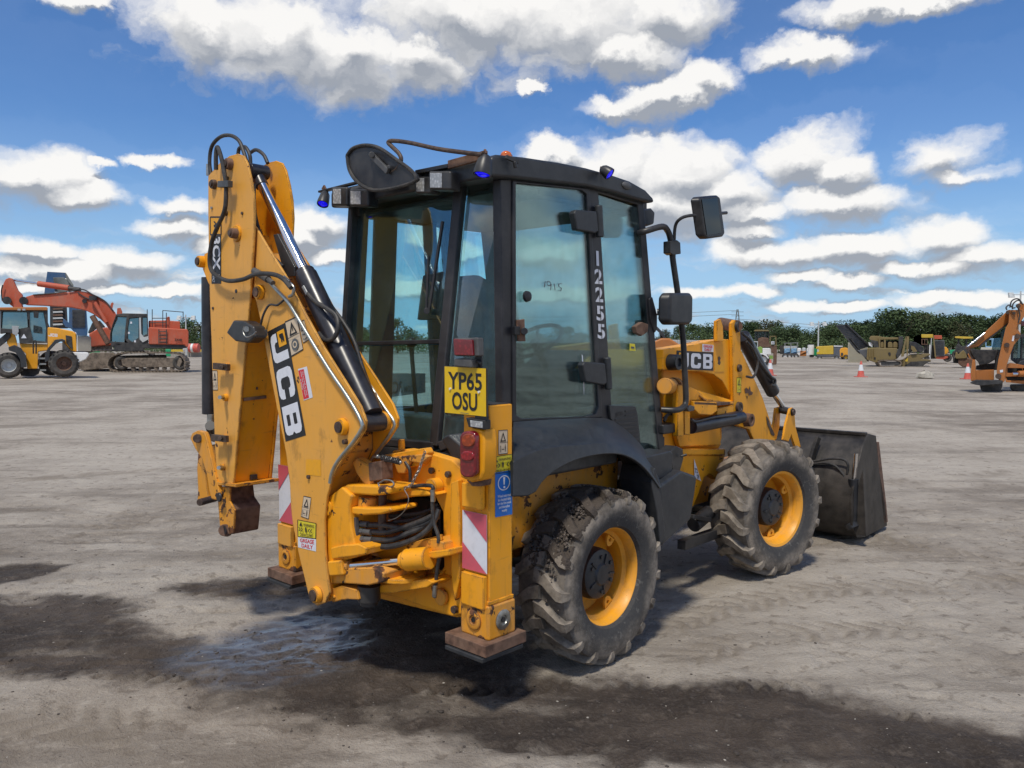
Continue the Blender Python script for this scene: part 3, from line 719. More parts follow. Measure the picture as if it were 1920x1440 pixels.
def set_mud(me, amt):
    A = me.attributes.new('mud', 'FLOAT', 'POINT')
    vals = []
    for v in me.vertices:
        a = math.atan2(v.co.z, v.co.x); r = math.hypot(v.co.x, v.co.z)
        k = max(0, 1 - abs((a - math.radians(118)) / 1.15)) ** .5 * (1 if v.co.y < .10 else .5) * max(0, min(1, (r - .385) / .04)) if amt > .5 else 0
        vals.append(k * .82 if amt > .5 else .05)
    A.data.foreach_set('value', vals)
tyreA = tyre_mesh(); tyreB = tyreA.copy(); set_mud(tyreA, 1.0); set_mud(tyreB, 0)
rimp = [(-.118, .262), (-.124, .268), (-.118, .250), (-.095, .236), (-.060, .232), (-.045, .214), (.03, .210), (.045, .216), (.060, .150), (.062, .10)]
def rim_meshes():
    r = MB().lathe(rimp, (0, 0, 0), (0, 1, 0), 56)
    # drop the end caps so that the dish stays open
    r.f = [f for f in r.f if len(f) == 4]
    hub = MB().lathe([(.04, .0), (.04, .135), (-.02, .135), (-.055, .128), (-.062, .115), (-.066, .06), (-.075, .05), (-.078, .0)], (0, 0, 0), (0, 1, 0), 40)
    for i in range(6):
        a = i * math.pi / 3; c = V(math.cos(a) * .092, -.060, math.sin(a) * .092); hub.cyl(c, c + V(0, -.012, 0), .011, n=6)
    hub2 = MB()
    for i in range(5):
        a = i * math.pi * .4 + .4; c0 = V(math.cos(a) * .06, -.066, math.sin(a) * .06); hub2.bar(c0, c0 * 1.0 + V(math.cos(a) * .05, 0.002, math.sin(a) * .05), .012, .008)
    hub.v, hub.f = hub.v, hub.f
    hub.add(hub2.v, hub2.f)
    lug = MB()
    for i in range(1):
        a = 0; d = V(math.cos(a), 0, math.sin(a)); t = V(-math.sin(a), 0, math.cos(a)); c = d * .208 + V(0, -.045, 0)
        lug.prism([c - t * .035, c - t * .025 - d * .035, c - t * .008 - d * .052, c + t * .008 - d * .052, c + t * .025 - d * .035, c + t * .035], (0, .012, 0), [[c - d * .018 + t * .012 * math.cos(x) + d * .012 * math.sin(x) for x in (0, 1.05, 2.1, 3.14, 4.2, 5.2)]])
    return r.mesh('rim', M['rimyellow'], ang=25), hub.mesh('hub', M['charcoal'], ang=30), lug.mesh('rim_lug', M['rimyellow'])
rimM, hubM, lugM = rim_meshes()
def link(name, me, parent, loc=(0, 0, 0), rot=None):
    o = bpy.data.objects.new(name, me); COL.objects.link(o); o.parent = parent; o.location = loc
    if rot: o.rotation_euler = rot
    return o
def wheel(x, y, z, steer, spin, tm, label=None):
    w = bpy.data.objects.new('wheel', None); COL.objects.link(w); w.parent = mach; w.location = (x, y, z); w.empty_display_size = .1
    flip = math.pi if y > 0 else 0
    w.rotation_euler = (0, 0, steer + flip)
    if label: w['label'] = label
    t = link('tyre', tm, w, rot=(0, 0 if tm is tyreA else spin, 0)); link('rim', rimM, w); link('hub', hubM, w, rot=(0, spin, 0)); [link('rim_lug', lugM, w, rot=(0, spin + .6 + k * 2.0944, 0)) for k in range(3)]
    if x < 1: t.scale = (.955, 1, .955)
    o = MB().lathe([(.064, .0), (.064, .20)], (0, 0, 0), (0, 1, 0), 40).build('rim_disc', 'rimyellow', w)
    return w
wR = wheel(0.0, -.765, .442, 0, .5, tyreA, 'rear wheel with dark clay stuck on its tread')
mc = MB(); rq = random.Random(8)
icoV = ((0,0,1),(.9,0,.35),(.28,.85,.35),(-.72,.53,.35),(-.72,-.53,.35),(.28,-.85,.35),(0,0,-.6)); icoF = [(0,1,2),(0,2,3),(0,3,4),(0,4,5),(0,5,1),(6,2,1),(6,3,2),(6,4,3),(6,5,4),(6,1,5)]
for i in range(1200):
    a = math.radians(rq.gauss(118, 30)); y = rq.uniform(-.15, .10)
    if noise.noise(V(math.cos(a) * 4.5, y * 9, math.sin(a) * 4.5)) < -.02 or not 55 < math.degrees(a) < 190: continue
    r0 = .443 - max(0, abs(y) - .11) * .4 + rq.uniform(-.012, .004); s_ = .004 + .011 * rq.random() ** 2.5; c = V(math.cos(a) * r0, y, math.sin(a) * r0); rot = Matrix.Rotation(rq.uniform(0, 6.28), 3, 'X') @ Matrix.Rotation(rq.uniform(0, 6.28), 3, 'Z')
    mc.add([c + rot @ (V(*v) * s_ * rq.uniform(.7, 1.3)) for v in icoV], icoF)
mo_ = mc.build('stuck_mud', 'tyremud', wR, ang=180, fix=False); mo_['kind'] = 'stuff'
wheel(0.0, .765, .442, 0, .2, tyreB)
wheel(2.05, -.765, .482, math.radians(-11), .9, tyreB)
wheel(2.05, .765, .482, math.radians(-11), .1, tyreB)
# ---- chassis ------------------------------------------------------
MB().box((-.72, -.33, .46), (2.75, -.22, .74)).box((-.72, .22, .46), (2.75, .33, .74)).box((-.72, -.22, .50), (-.50, .22, .78)).build('chassis_frame', 'worn', mach, .01)
MB().cyl((0, -.62, .45), (0, .62, .45), .085).ball((0, 0, .45), .17, .22, .17).cyl((0, -.64, .45), (0, -.56, .45), .15).cyl((0, .64, .45), (0, .56, .45), .15).build('rear_axle', 'black', mach)
MB().cyl((2.08, -.62, .47), (2.08, .62, .47), .07).ball((2.08, 0, .47), .15, .2, .15).cyl((2.08, -.66, .47), (2.08, -.54, .47), .14).cyl((2.08, .66, .47), (2.08, .54, .47), .14).box((1.2, -.62, .30), (1.9, -.56, .36)).build('front_axle', 'black', mach)
MB().box((.55, -.30, .42), (1.6, .30, .80)).box((.9, -.25, .32), (1.5, .25, .5)).build('transmission_housing', 'black', mach, .02)
MB().box((-.45, -.58, .60), (.50, -.50, 1.15)).box((-.45, .50, .60), (.50, .58, 1.15)).build('inner_wheel_arch', 'worn', mach, .01)
MB().box((-.35, -.72, .98), (.30, -.56, 1.08)).build('arch_fuel_tank', 'greyplastic', mach, .02)

# ---- stabiliser legs ----------------------------------------------
def leg(sgn):
    near = sgn < 0
    y0, y1 = (-.855, -.692) if near else (.692, .855)
    root = MB().prism([(-.858, y0, .455), (-.858, y1, .455), (-.858, y1, 1.375), (-.858, y0, 1.375)], (.148, 0, 0), [[(-.858, y0 + .01, 1.374), (-.858, y0 + .02, 1.374), (-.858, y0 + .02, 1.372)]] if False else ()).build('stabiliser_leg', 'yellow', mach, .006)
    MB().box((-.845, y0 + .012, 1.3755), (-.723, y1 - .012, 1.379)).build('leg_opening', 'frame', root)
    MB().box((-.874, y0 - .010, .335), (-.697, y1 + .010, .492)).build('leg_foot_block', 'worn', root, .012)
    MB().box((-.866, y0 - .004, .492), (-.704, y1 + .004, .510)).build('leg_collar', 'yellow', root, .004)
    yc = (y0 + y1) / 2
    for (p, d) in (((-.874, yc, .415), V(-1, 0, 0)), ((-.787, y0 - .010, .415) if near else (-.787, y0 - .010, .415), V(0, -1, 0))):
        p = Vector(p)
        MB().lathe([(0, .044), (.006, .046), (.010, .040), (.010, .022), (.004, .019), (.004, 0)], p, d, 28).build('pin_boss', 'worn' if d.x else 'steel', root)
        MB().cyl(p + d * .0045, p + d * .0075, .013, n=6).build('square_hole', 'black', root)
    ya, yb = (-.895, -.635) if near else (.635, .895)
    MB().box((-.925, ya, .285), (-.660, yb, .338)).build('leg_foot_plate', 'rust', root, .004)
    MB().prism([(-.935, ya + .01, .262), (-.68, ya, .262), (-.68, yb - .02, .268), (-.935, yb - .01, .262)], (0, 0, .020)).build('rubber_foot_pad', 'charcoal', root, .004)
    return root
legN = leg(-1); legF = leg(1)
# marker board on the rear of each leg, red and white bands
def board(parent, quad, mirror=False):
    f = (lambda x: 1 - x) if mirror else (lambda x: x)
    it = [('p_white', rect(0, 0, 1, 1), 1), ('p_pink', poly([(f(0), 1), (f(1), 1), (f(1), .54), (f(.05), 1)] if True else []), 2), ('p_pink', poly([(f(0), .46), (f(1), 0), (f(0), 0)]), 2)]
    o = decal('marker_board', quad, None, it, parent, .004)
    return o
bx = -.862
q_ = [V(bx, -.695, 0), V(bx, -.850, 0)]
def zq(y0, y1, z0, z1, x): return [V(x, y0, z1), V(x, y1, z1), V(x, y1, z0), V(x, y0, z0)]
zt = at(900, 962, 'x', bx).z; zb = at(900, 1072, 'x', bx).z
board(legN, zq(-.695, -.850, zb, zt, bx))
zt2 = at(512, 868, 'x', bx).z; zb2 = at(512, 972, 'x', bx).z
board(legF, zq(.850, .695, zb2, zt2, bx), True)
MB().box((-.886, -.845, zb - .16), (-.862, -.70, zb - .012)).build('leg_guard_block', 'yellow', legN, .004)
MB().box((-.890, -.835, zt + .02), (-.862, -.71, zt + .13)).build('leg_guard_block', 'yellow', legN, .006)
MB().box((-.886, .70, zb2 - .13), (-.862, .845, zb2 - .012)).build('leg_guard_block', 'faded', legF, .004)
MB().box((-.83, .675, zb2 - .13), (-.70, .690, zb2 + .0)).build('wear_pad', 'black', legF, .003)
MB().box((-.84, .675, zt2 + .01), (-.70, .690, zt2 + .16)).build('wear_pad', 'black', legF, .003)
# stickers on the outer face of the near leg
def yq(pts, y=-.855): return [at(x, y_, 'y', y) for x, y_ in pts]
ysafe = [('p_black', stroke([(.0, .0), (1, 0), (1, 1), (0, 1), (0, 0)], .03)), ('p_black', tri_sign(.5, .72, .62, .40)), ('p_black', man(.72, .08, .32)), ('p_black', stroke([(.18, .08), (.18, .36)], .05)), ('p_black', stroke([(.32, .2), (.55, .2)], .04)), ('p_black', stroke([(.05, .49), (.95, .49)], .02))]
decal('safety_sticker', yq([(934, 807), (951, 806), (951, 850), (934, 852)]), 'p_cream', ysafe, legN)
crush = [('p_black', stroke([(.01, .01), (.99, .01), (.99, .99), (.01, .99), (.01, .01)], .035)), ('p_black', tri_sign(.2, .79, .2, .26, .08)), ('p_black', poly([(.13, .68), (.27, .68), (.2, .9)])), ('p_black', txt('WARNING', .34, .70, .92, .86, .02)), ('p_black', txt('CRUSH ZONE', .17, .08, .83, .23, .02)),
 ('p_black', man(.5, .32, .34)), ('p_black', stroke([(.13, .60), (.21, .48), (.13, .37)], .045)), ('p_black', stroke([(.26, .60), (.34, .48), (.26, .37)], .045)), ('p_black', stroke([(.74, .60), (.66, .48), (.74, .37)], .045)), ('p_black', stroke([(.87, .60), (.79, .48), (.87, .37)], .045))]
decal('crush_zone_sticker', yq([(921, 857), (960, 851), (960, 884), (921, 890)]), 'p_yellow', crush, legN)
blue = [('p_white', ring(.5, .74, .36, .17, .14, 28)), ('p_white', poly([(.44, .87), (.56, .87), (.53, .70), (.47, .70)])), ('p_white', ring(.5, .645, .06, .028, .99, 12)), ('p_white', txt('Wheel nuts must\nbe checked daily\nfor the first week\nand thereafter\nweekly', .10, .08, .90, .49, .012))]
decal('wheel_nut_sticker', yq([(928, 886), (960, 881), (960, 964), (928, 970)]), 'p_blue', blue, legN)

# ---- tail lamps, number plate --------------------------------------
tl = MB().prism(pl([(868, 812), (884, 802), (905, 806), (908, 830), (907, 885), (900, 902), (882, 905), (862, 895), (862, 830)], 'x', -.95), (.085, 0, 0)).build('tail_lamp', 'yellow', mach, .012)
def rr_poly(px0, py0, px1, py1, r, skew=0):
    out = []
    for cx, cy, a0 in ((px1 - r, py0 + r, -90), (px1 - r, py1 - r, 0), (px0 + r, py1 - r, 90), (px0 + r, py0 + r, 180)):
        for k in range(6): a = math.radians(a0 + k * 18); out.append((cx + r * math.cos(a), cy + r * math.sin(a) + skew * ((cx - px0) / (px1 - px0))))
    return out
MB().prism(pl(rr_poly(861, 808, 891, 896, 13), 'x', -.982), (.034, 0, 0)).build('tail_lens', 'l_red', tl, .010, 3)
MB().prism(pl(rr_poly(865, 813, 888, 838, 10), 'x', -.990), (.012, 0, 0)).build('indicator_lens', 'l_amber', tl, .005, 3)
MB().prism(pl(rr_poly(864, 846, 887, 864, 8), 'x', -.989), (.012, 0, 0)).build('brake_lens', 'l_red2', tl, .005, 3)
fx('lamp_bracket', [(873, 900), (905, 900), (903, 912), (885, 912)], 'x', -.93, .06, 'rust', tl)
np_ = MB().prism(pl([(834, 686), (913, 690), (914, 782), (834, 775)], 'x', -.955), (.006, 0, 0)).build('number_plate', 'frame', mach, .002)
decal('plate_face', pl([(834, 687), (911.5, 691), (912, 781), (834.5, 773.5)], 'x', -.9565), 'p_plate',
      [('p_black', txt('YP65', .09, .52, .91, .90, .022, 1.0)), ('p_black', txt('OSU', .19, .09, .80, .47, .022, 1.0)), ('p_grey', rect(.40, .022, .60, .035))], np_)
for x, y in ((845.5, 729), (899.5, 735)):
    p = at(x, y, 'x', -.956); MB().cyl(p + V(-.008, 0, 0), p, .0055, n=10).build('plate_screw', 'white', np_)
MB().prism(pl([(890, 632), (903, 634), (903, 770), (914, 775), (914, 790), (890, 786)], 'x', -.948), (.008, 0, 0)).build('plate_bracket', 'charcoal', mach, .003)
rl = MB().prism(pl([(850, 634), (896, 633), (897, 668), (852, 668)], 'x', -.985), (.035, 0, 0)).build('fog_lamp', 'greyplastic', mach, .006)
MB().prism(pl([(849, 635), (884, 637), (886, 667), (851, 666)], 'x', -1.0), (.016, 0, 0)).build('red_lens', 'l_red', rl, .004)
pl_ = MB().prism(pl([(851, 672), (884, 673), (884, 690), (851, 687)], 'x', -.99), (.045, 0, 0)).build('plate_lamp', 'greyplastic', mach, .006)
MB().tube(pl([(902, 682), (896, 678), (884, 676)], 'x', -.96), .006).build('lamp_cable', 'hose', mach)
led = MB().prism(pl([(873, 783), (908, 788), (908, 806), (878, 801)], 'x', -.96), (.04, 0, 0)).build('reversing_lamp', 'black', mach, .004)
MB().prism(pl([(881, 788), (904, 791), (904, 803), (882, 800)], 'x', -.964), (.006, 0, 0)).build('clear_lens', 'l_clear', led, .002)

# ---- kingpost carriage across the rear ---------------------------------
fx('rear_cross_rail', [(560, 905), (600, 868), (735, 852), (800, 862), (878, 884), (878, 930), (735, 905), (560, 940)], 'x', -.78, .07, 'yellow')
fx('rear_cross_rail', [(540, 1075), (560, 1060), (878, 1112), (878, 1156), (855, 1158), (700, 1120), (540, 1095)], 'x', -.78, .07, 'yellow')
MB().box((-.70, -.68, .52), (-.66, .68, 1.02)).build('rear_frame_panel', 'black', mach)
fx('carriage_plate', [(735, 845), (762, 842), (800, 848), (846, 862), (868, 882), (878, 905), (878, 1128), (868, 1150), (850, 1157), (800, 1140), (740, 1120), (640, 1100), (640, 1070), (700, 1080), (822, 1078), (832, 1062), (830, 960), (815, 930), (790, 918), (735, 912)], 'x', -.84, .055, 'yellow', bevel=.008)
fx('carriage_rib', [(845, 905), (858, 900), (862, 960), (862, 1080), (852, 1128), (846, 1085), (843, 1000)], 'x', -.875, .034, 'yellow')
fx('clamp_block', [(795, 840), (800, 850), (790, 872), (760, 878), (742, 860), (700, 862), (720, 853)], 'x', -.88, .05, 'yellow')
pc = at(850, 905, 'x', -.84)
for x, y, r, l in ((823, 910, .038, .055), (812, 882, .017, .02), (843, 889, .017, .02)):
    p = at(x, y, 'x', -.84); MB().cyl(p - V(l, 0, 0), p, r, n=28 if r > .03 else 6).build('clamp_piston' if r > .03 else 'hex_bolt', 'yellow' if r > .03 else 'pin', mach, .004)
p = at(755, 828, 'x', -.80); MB().cyl(at(753, 850, 'x', -.80), at(753, 824, 'x', -.80), .017).build('locking_pin_post', 'yellow', mach, .003)
for x, y, r in ((830, 1118, .040), (855, 1142, .018)):
    p = at(x, y, 'x', -.845); MB().cyl(p - V(.02, 0, 0), p, r, n=24).build('lower_clamp_boss', 'worn' if r > .03 else 'pin', mach, .003)
fx('upper_bracket', [(720, 858), (790, 852), (805, 856), (790, 870), (770, 866), (758, 888), (745, 888), (738, 868)], 'x', -.90, .03, 'worn')

# hinge blocks between carriage and kingpost (thick horizontal plates)
def slab(name, pts, z, th, mat='yellow', bevel=.006, parent=None):
    return MB().prism(pl(pts, 'z', z), (0, 0, -th)).build(name, mat, mach if parent is None else parent, bevel)
zu = at(700, 925, 'x', -1.0).z; zu2 = at(700, 962, 'x', -1.0).z; zl = at(700, 1085, 'x', -1.0).z
fx('kingpost_ear', [(636, 915), (650, 908), (700, 910), (732, 914), (731, 927), (700, 930), (648, 926)], 'x', -1.06, .17, 'yellow', bevel=.012)
fx('kingpost_ear', [(636, 945), (652, 950), (690, 952), (731, 951), (732, 960), (712, 965), (676, 967), (640, 962)], 'x', -1.06, .17, 'yellow', bevel=.012)
fx('kingpost_ear', [(618, 1070), (640, 1066), (700, 1064), (720, 1075), (718, 1092), (690, 1098), (640, 1094), (618, 1096)], 'x', -1.07, .18, 'worn', bevel=.008)
fx('carriage_ear', [(700, 930), (715, 912), (760, 912), (800, 920), (812, 930), (770, 932), (735, 940)], 'x', -.93, .10, 'yellow', bevel=.01)
fx('carriage_ear', [(700, 1102), (720, 1096), (800, 1086), (815, 1092), (800, 1102), (740, 1112), (702, 1114)], 'x', -.96, .12, 'yellow', bevel=.006)
fx('carriage_shelf', [(722, 1075), (760, 1090), (810, 1088), (830, 1070), (826, 1085), (790, 1098), (740, 1098)], 'x', -.86, .06, 'yellow', bevel=.006)
pt = at(718, 905, 'x', -.975); pb = at(716, 1000, 'x', -.975)
MB().cyl(pt, pb, .020).build('kingpost_pin', 'pin', mach)
MB().cyl(at(692, 930, 'x', -.99), at(692, 951, 'x', -.99), .052).build('kingpost_bush', 'worn', mach, .004)
MB().cyl(at(692, 1096, 'x', -.99), at(692, 1126, 'x', -.99), .056).cyl(at(692, 1124, 'x', -.99), at(692, 1134, 'x', -.99), .044).build('kingpost_lower_pin', 'black', mach, .004)
king = fx('kingpost', [(610, 935), (640, 912), (660, 930), (655, 950), (658, 990), (664, 1020), (668, 1045), (640, 1052), (622, 1066), (618, 1112), (626, 1122), (612, 1130), (598, 1100)], 'x', -1.075, .20, 'yellow', bevel=.012)
fx('kingpost_foot', [(618, 1105), (640, 1098), (668, 1106), (672, 1125), (650, 1124), (622, 1130)], 'x', -1.06, .15, 'worn')
p = at(614, 951, 'x', -1.076); MB().lathe([(0, .042), (.008, .040), (.010, .024), (.006, .022), (.006, 0)], p, (-1, 0, 0), 28).build('kingpost_boss', 'yellow', king)
# swing cylinder clevis plates
fx('swing_clevis', [(619, 1027), (640, 1022), (672, 1020), (688, 1028), (686, 1040), (660, 1044), (622, 1049)], 'x', -1.09, .16, 'yellow', bevel=.008)
fx('swing_bracket', [(764, 1020), (790, 1012), (816, 1010), (832, 1018), (834, 1034), (815, 1034), (790, 1040), (768, 1034)], 'x', -.93, .10, 'worn', bevel=.006)
fx('swing_bracket', [(792, 1036), (843, 1030), (843, 1042), (815, 1048), (793, 1044)], 'x', -.95, .10, 'yellow', bevel=.006)
for x, y in ((808, 1020), (825, 1012)):
    p = at(x, y, 'x', -.92); MB().cyl(p, p + V(0, 0, .022), .014, n=6).build('hex_bolt', 'yellow', mach)
sc = MB().bar(at(626, 1064, 'x', -1.06), at(652, 1062, 'x', -1.055), .075, .075).build('swing_cylinder', 'yellow', mach, .010)
MB().cyl(at(650, 1062, 'x', -1.055), at(757, 1051, 'x', -.98), .0185).build('swing_rod', 'chrome', sc)
MB().cyl(at(648, 1062, 'x', -1.056), at(658, 1061, 'x', -1.05), .025).build('rod_gland', 'worn', sc)
MB().cyl(at(755, 1051, 'x', -.98), at(764, 1050, 'x', -.975), .040).cyl(at(763, 1050, 'x', -.975), at(806, 1046, 'x', -.95), .052).build('swing_barrel', 'yellow', sc, .004)
sc2 = MB().cyl(at(718, 1032, 'x', -.86), at(775, 1026, 'x', -.84), .042).build('swing_barrel', 'yellow', mach, .004)
sl = MB()
cc = at(752, 1078, 'x', -.93)
sl.cyl(cc + V(0, 0, -.01), cc + V(0, 0, .012), .12, n=40).build('swivel_disc', 'yellow', mach, .004)
# upper link, pin block, spring, chain
fx('lock_link', [(660, 868), (668, 858), (690, 872), (704, 888), (702, 905), (692, 912), (680, 905), (668, 888)], 'x', -1.02, .05, 'worn', bevel=.006)
fx('pin_block', [(690, 868), (714, 864), (716, 900), (692, 903)], 'x', -1.03, .07, 'rust', bevel=.005)
p0, p1 = at(716, 858, 'x', -1.0), at(750, 866, 'x', -1.0)
sp_ = MB()
hel = [p0.lerp(p1, t / 90) + V(math.cos(t * .75) * .012, 0, math.sin(t * .75) * .012) for t in range(91)]
sp_.tube(hel, .0035, n=6, k=1).build('return_spring', 'black', mach)
MB().ball(at(708, 856, 'x', -1.0), .011).cyl(at(700, 856, 'x', -1.0), at(716, 858, 'x', -1.0), .006).build('spring_eye', 'steel', mach)
MB().ball(at(751, 867, 'x', -1.0), .009).build('spring_eye', 'steel', mach)
ch = MB()
cpts = smooth_path(pl([(797, 847), (792, 862), (786, 880), (778, 895), (770, 910), (755, 916), (740, 913)], 'x', -.98), 4)
for i in range(len(cpts) - 1):
    c = (cpts[i] + cpts[i + 1]) / 2; d = (cpts[i + 1] - cpts[i]).normalized(); x_, y_ = frame_of(d, V(0, 1, 0)); s_ = x_ if i % 2 else y_
    L_ = (cpts[i + 1] - cpts[i]).length * .75
    lp = [c + d * math.cos(a) * L_ + s_ * math.sin(a) * .007 for a in [k * math.pi / 4 for k in range(9)]]
    ch.tube(lp, .0022, n=5, k=1)
ch.build('safety_chain', 'steel', mach)
MB().tube(pl([(712, 905), (722, 900), (735, 902), (738, 910), (725, 915), (712, 912), (709, 905)], 'x', -1.05), .004, n=6).build('lynch_pin', 'steel', mach)
MB().tube(pl([(758, 918), (766, 935), (760, 955), (745, 970), (728, 976)], 'x', -1.0), .002, n=5).build('lynch_wire', 'steel', mach)

# hydraulic hoses looping through the carriage
HB = [[(662, 981), (690, 984), (720, 985), (755, 990), (790, 985), (822, 968)], [(668, 996), (695, 997), (725, 998), (760, 988), (795, 975), (822, 962)], [(670, 1010), (700, 1012), (735, 1012), (765, 1000), (790, 990), (812, 975)],
      [(675, 1020), (700, 1024), (735, 1024), (775, 1012), (800, 995), (815, 975), (822, 955)], [(730, 968), (760, 965), (785, 962), (805, 956), (822, 952)], [(740, 978), (770, 975), (790, 966), (822, 945)], [(700, 986), (740, 980), (765, 968), (795, 962)]]
for i, h in enumerate(HB):
    xx = -1.03 if i < 4 else -.92
    o = MB().tube([at(x, y, 'x', xx + .13 * k / (len(h) - 1)) for k, (x, y) in enumerate(h)], .0135 if i < 4 else .010, n=10).build('hydraulic_hose', 'hose', mach)
    if i < 4:
        p, q2 = at(h[0][0], h[0][1], 'x', xx), at(h[0][0] + 28, h[0][1] + 2, 'x', xx + .02)
        MB().cyl(p, q2, .0150, n=12).cyl(p.lerp(q2, .3), p.lerp(q2, .5), .018, n=6).build('hose_ferrule', 'greyplastic', o)
MB().bar(at(668, 970, 'x', -1.045), at(670, 1025, 'x', -1.045), .014, .02).build('hose_clamp_bar', 'greyplastic', mach, .002)
MB().tube(pl([(760, 866), (768, 880), (769, 900), (766, 915)], 'x', -.90), .008).build('hydraulic_hose', 'hose', mach)
MB().tube(pl([(740, 915), (775, 912), (795, 910), (810, 912), (812, 925), (811, 950), (814, 980), (822, 1005), (822, 1018)], 'x', -.93), .009).build('hydraulic_hose', 'hose', mach)
MB().tube(pl([(826, 1036), (821, 1060), (818, 1085), (816, 1112), (815, 1120)], 'x', -.93), .009).build('hydraulic_hose', 'hose', mach)
MB().cyl(at(811, 918, 'x', -.935), at(812, 940, 'x', -.93), .012, n=12).cyl(at(816, 1096, 'x', -.935), at(815, 1118, 'x', -.93), .012, n=12).build('hose_ferrule', 'steel', mach)
fx('hose_shroud', [(735, 925), (800, 935), (824, 950), (826, 1000), (800, 1020), (735, 1015)], 'x', -.72, .02, 'black')

# ---- boom --------------------------------------------------------------
XN, XF = -1.10, -.898
BO = [(448, 424), (462, 418), (478, 424), (508, 474), (537, 520), (570, 585), (606, 650), (644, 710), (676, 762), (686, 790), (684, 806), (668, 832), (642, 862), (624, 895), (613, 930), (608, 975), (609, 1030), (614, 1085), (618, 1112), (610, 1130), (594, 1136), (580, 1124), (571, 1085), (560, 1040), (549, 985), (545, 950), (543, 905), (536, 850), (526, 800), (512, 730), (500, 665), (488, 600), (476, 550), (462, 500), (448, 460), (443, 440)]
boom = MB().prism(pl(BO, 'x', XN), (.014, 0, 0)).build('boom', 'faded', mach, .004)
BO3 = pl(BO, 'x', XN)
def shift(pts, dx): return [p + V(dx, 0, 0) for p in pts]
MB().prism(shift(BO3, XF - XN - .014), (.014, 0, 0)).build('boom_side_plate', 'yellow', boom, .004)
# webs between the two side plates, following the outline
mbw = MB()
def web(mb, pts, x0, x1, inset=.010, th=.010):
    cen = sum(pts, Vector()) / len(pts)
    for a, b_ in zip(pts[:-1], pts[1:]):
        d = (b_ - a).normalized(); nrm = V(0, -d.z, d.y)
        if nrm.dot(cen - (a + b_) / 2) < 0: nrm = -nrm
        A, B = a + nrm * inset, b_ + nrm * inset
        A.x = B.x = x0; mb.prism([A, B, B + nrm * th, A + nrm * th], (x1 - x0, 0, 0))
cenB = at(590, 800, 'x', XN)
def webs(mb, pts, x0, x1, cen, inset=.012, th=.010):
    for a, b_ in zip(pts[:-1], pts[1:]):
        d = (b_ - a).normalized(); nrm = V(0, -d.z, d.y)
        if nrm.dot(cen - (a + b_) / 2) < 0: nrm = -nrm
        A, B = a + nrm * inset, b_ + nrm * inset
        A.x = B.x = x0; mb.prism([A, B, B + nrm * th, A + nrm * th], (x1 - x0, 0, 0))
webs(mbw, BO3[20:36], XN + .0145, XF - .0145, cenB)
mbw.build('boom_web', 'yellow', boom)
mbw = MB(); webs(mbw, [at(x, y, 'x', XN) for x, y in ((470, 470), (500, 530), (530, 590), (565, 660), (610, 740), (640, 800), (640, 850), (618, 900), (600, 960), (600, 1080))], XN + .0145, XF - .0145, cenB, 0)
mbw.build('boom_inner_web', 'worn', boom)
def boss(name, px, py, x, r, l, mat, parent, mat2=None, axis=(-1, 0, 0), pinr=.6):
    p = at(px, py, 'x', x); a = Vector(axis)
    o = MB().lathe([(0, r * 1.05), (l * .8, r), (l, r * .93), (l, 0)], p, a, 26).build(name, mat, parent)
    if mat2: MB().lathe([(l, r * pinr), (l + .008, r * pinr * .95), (l + .009, 0)], p, a, 18).build('pin_end', mat2, o)
    return o
boss('pivot_boss', 597, 1114, XN, .040, .030, 'yellow', boom, 'pin', pinr=.75)
boss('pivot_boss', 645, 800, XN, .040, .030, 'yellow', boom, 'pin', pinr=.7)
boss('pivot_boss', 490, 548, XN, .038, .030, 'yellow', boom, 'rust', pinr=.7)
for x, y in ((580, 894), (600, 664)): boss('hex_bolt', x, y, XN, .010, .012, 'pin', boom)
boss('hex_bolt', 650, 828, XN, .012, .02, 'pin', boom)
PO = [(480, 512), (505, 524), (525, 545), (545, 566), (560, 590), (585, 632), (622, 692), (660, 748), (683, 790), (682, 806), (665, 832), (640, 862), (628, 885), (624, 905)]
pipe = MB().tube([p + V(-.016, 0, 0) for p in pl(PO, 'x', XN)], .0095, n=12, k=3).build('hydraulic_pipe', 'pipe', boom)
MB().cyl(at(477, 508, 'x', XN - .02), at(503, 524, 'x', XN - .02), .019).cyl(at(500, 522, 'x', XN - .02), at(512, 531, 'x', XN - .02), .014, n=8).build('pipe_fitting', 'greyplastic', boom)
MB().tube([p + V(-.026, 0, 0) for p in pl([(592, 528), (602, 560), (622, 590), (650, 640), (688, 700), (730, 765), (747, 790), (744, 806), (722, 838), (700, 868), (690, 885)], 'x', XF + .012)], .0095, n=12, k=3).build('hydraulic_pipe', 'pipe', boom)
bc = MB().cyl(at(574, 516, 'x', -.995), at(697, 778, 'x', -.995), .058, n=32).cyl(at(571, 509, 'x', -.995), at(575, 518, 'x', -.995), .052, n=32).build('boom_cylinder', 'cylblack', boom, .004)
MB().cyl(at(483, 330, 'x', -.995), at(573, 514, 'x', -.995), .0295, n=28).build('cylinder_rod', 'chrome', bc)
e0 = at(697, 792, 'x', -.995)
MB().cyl(e0 - V(.062, 0, 0), e0 + V(.062, 0, 0), .046).build('cylinder_eye', 'cylblack', bc, .004)
MB().cyl(e0 - V(.086, 0, 0), e0 - V(.060, 0, 0), .036).build('pivot_spacer', 'yellow', boom, .004)
MB().cyl(e0 + V(.060, 0, 0), e0 + V(.086, 0, 0), .048).build('pivot_spacer', 'yellow', boom, .004)
e1 = at(484, 322, 'x', -.995)
MB().cyl(e1 - V(.055, 0, 0), e1 + V(.055, 0, 0), .040).cyl(at(480, 322, 'x', -.995), at(492, 350, 'x', -.995), .036).build('rod_eye', 'cylblack', bc, .005)
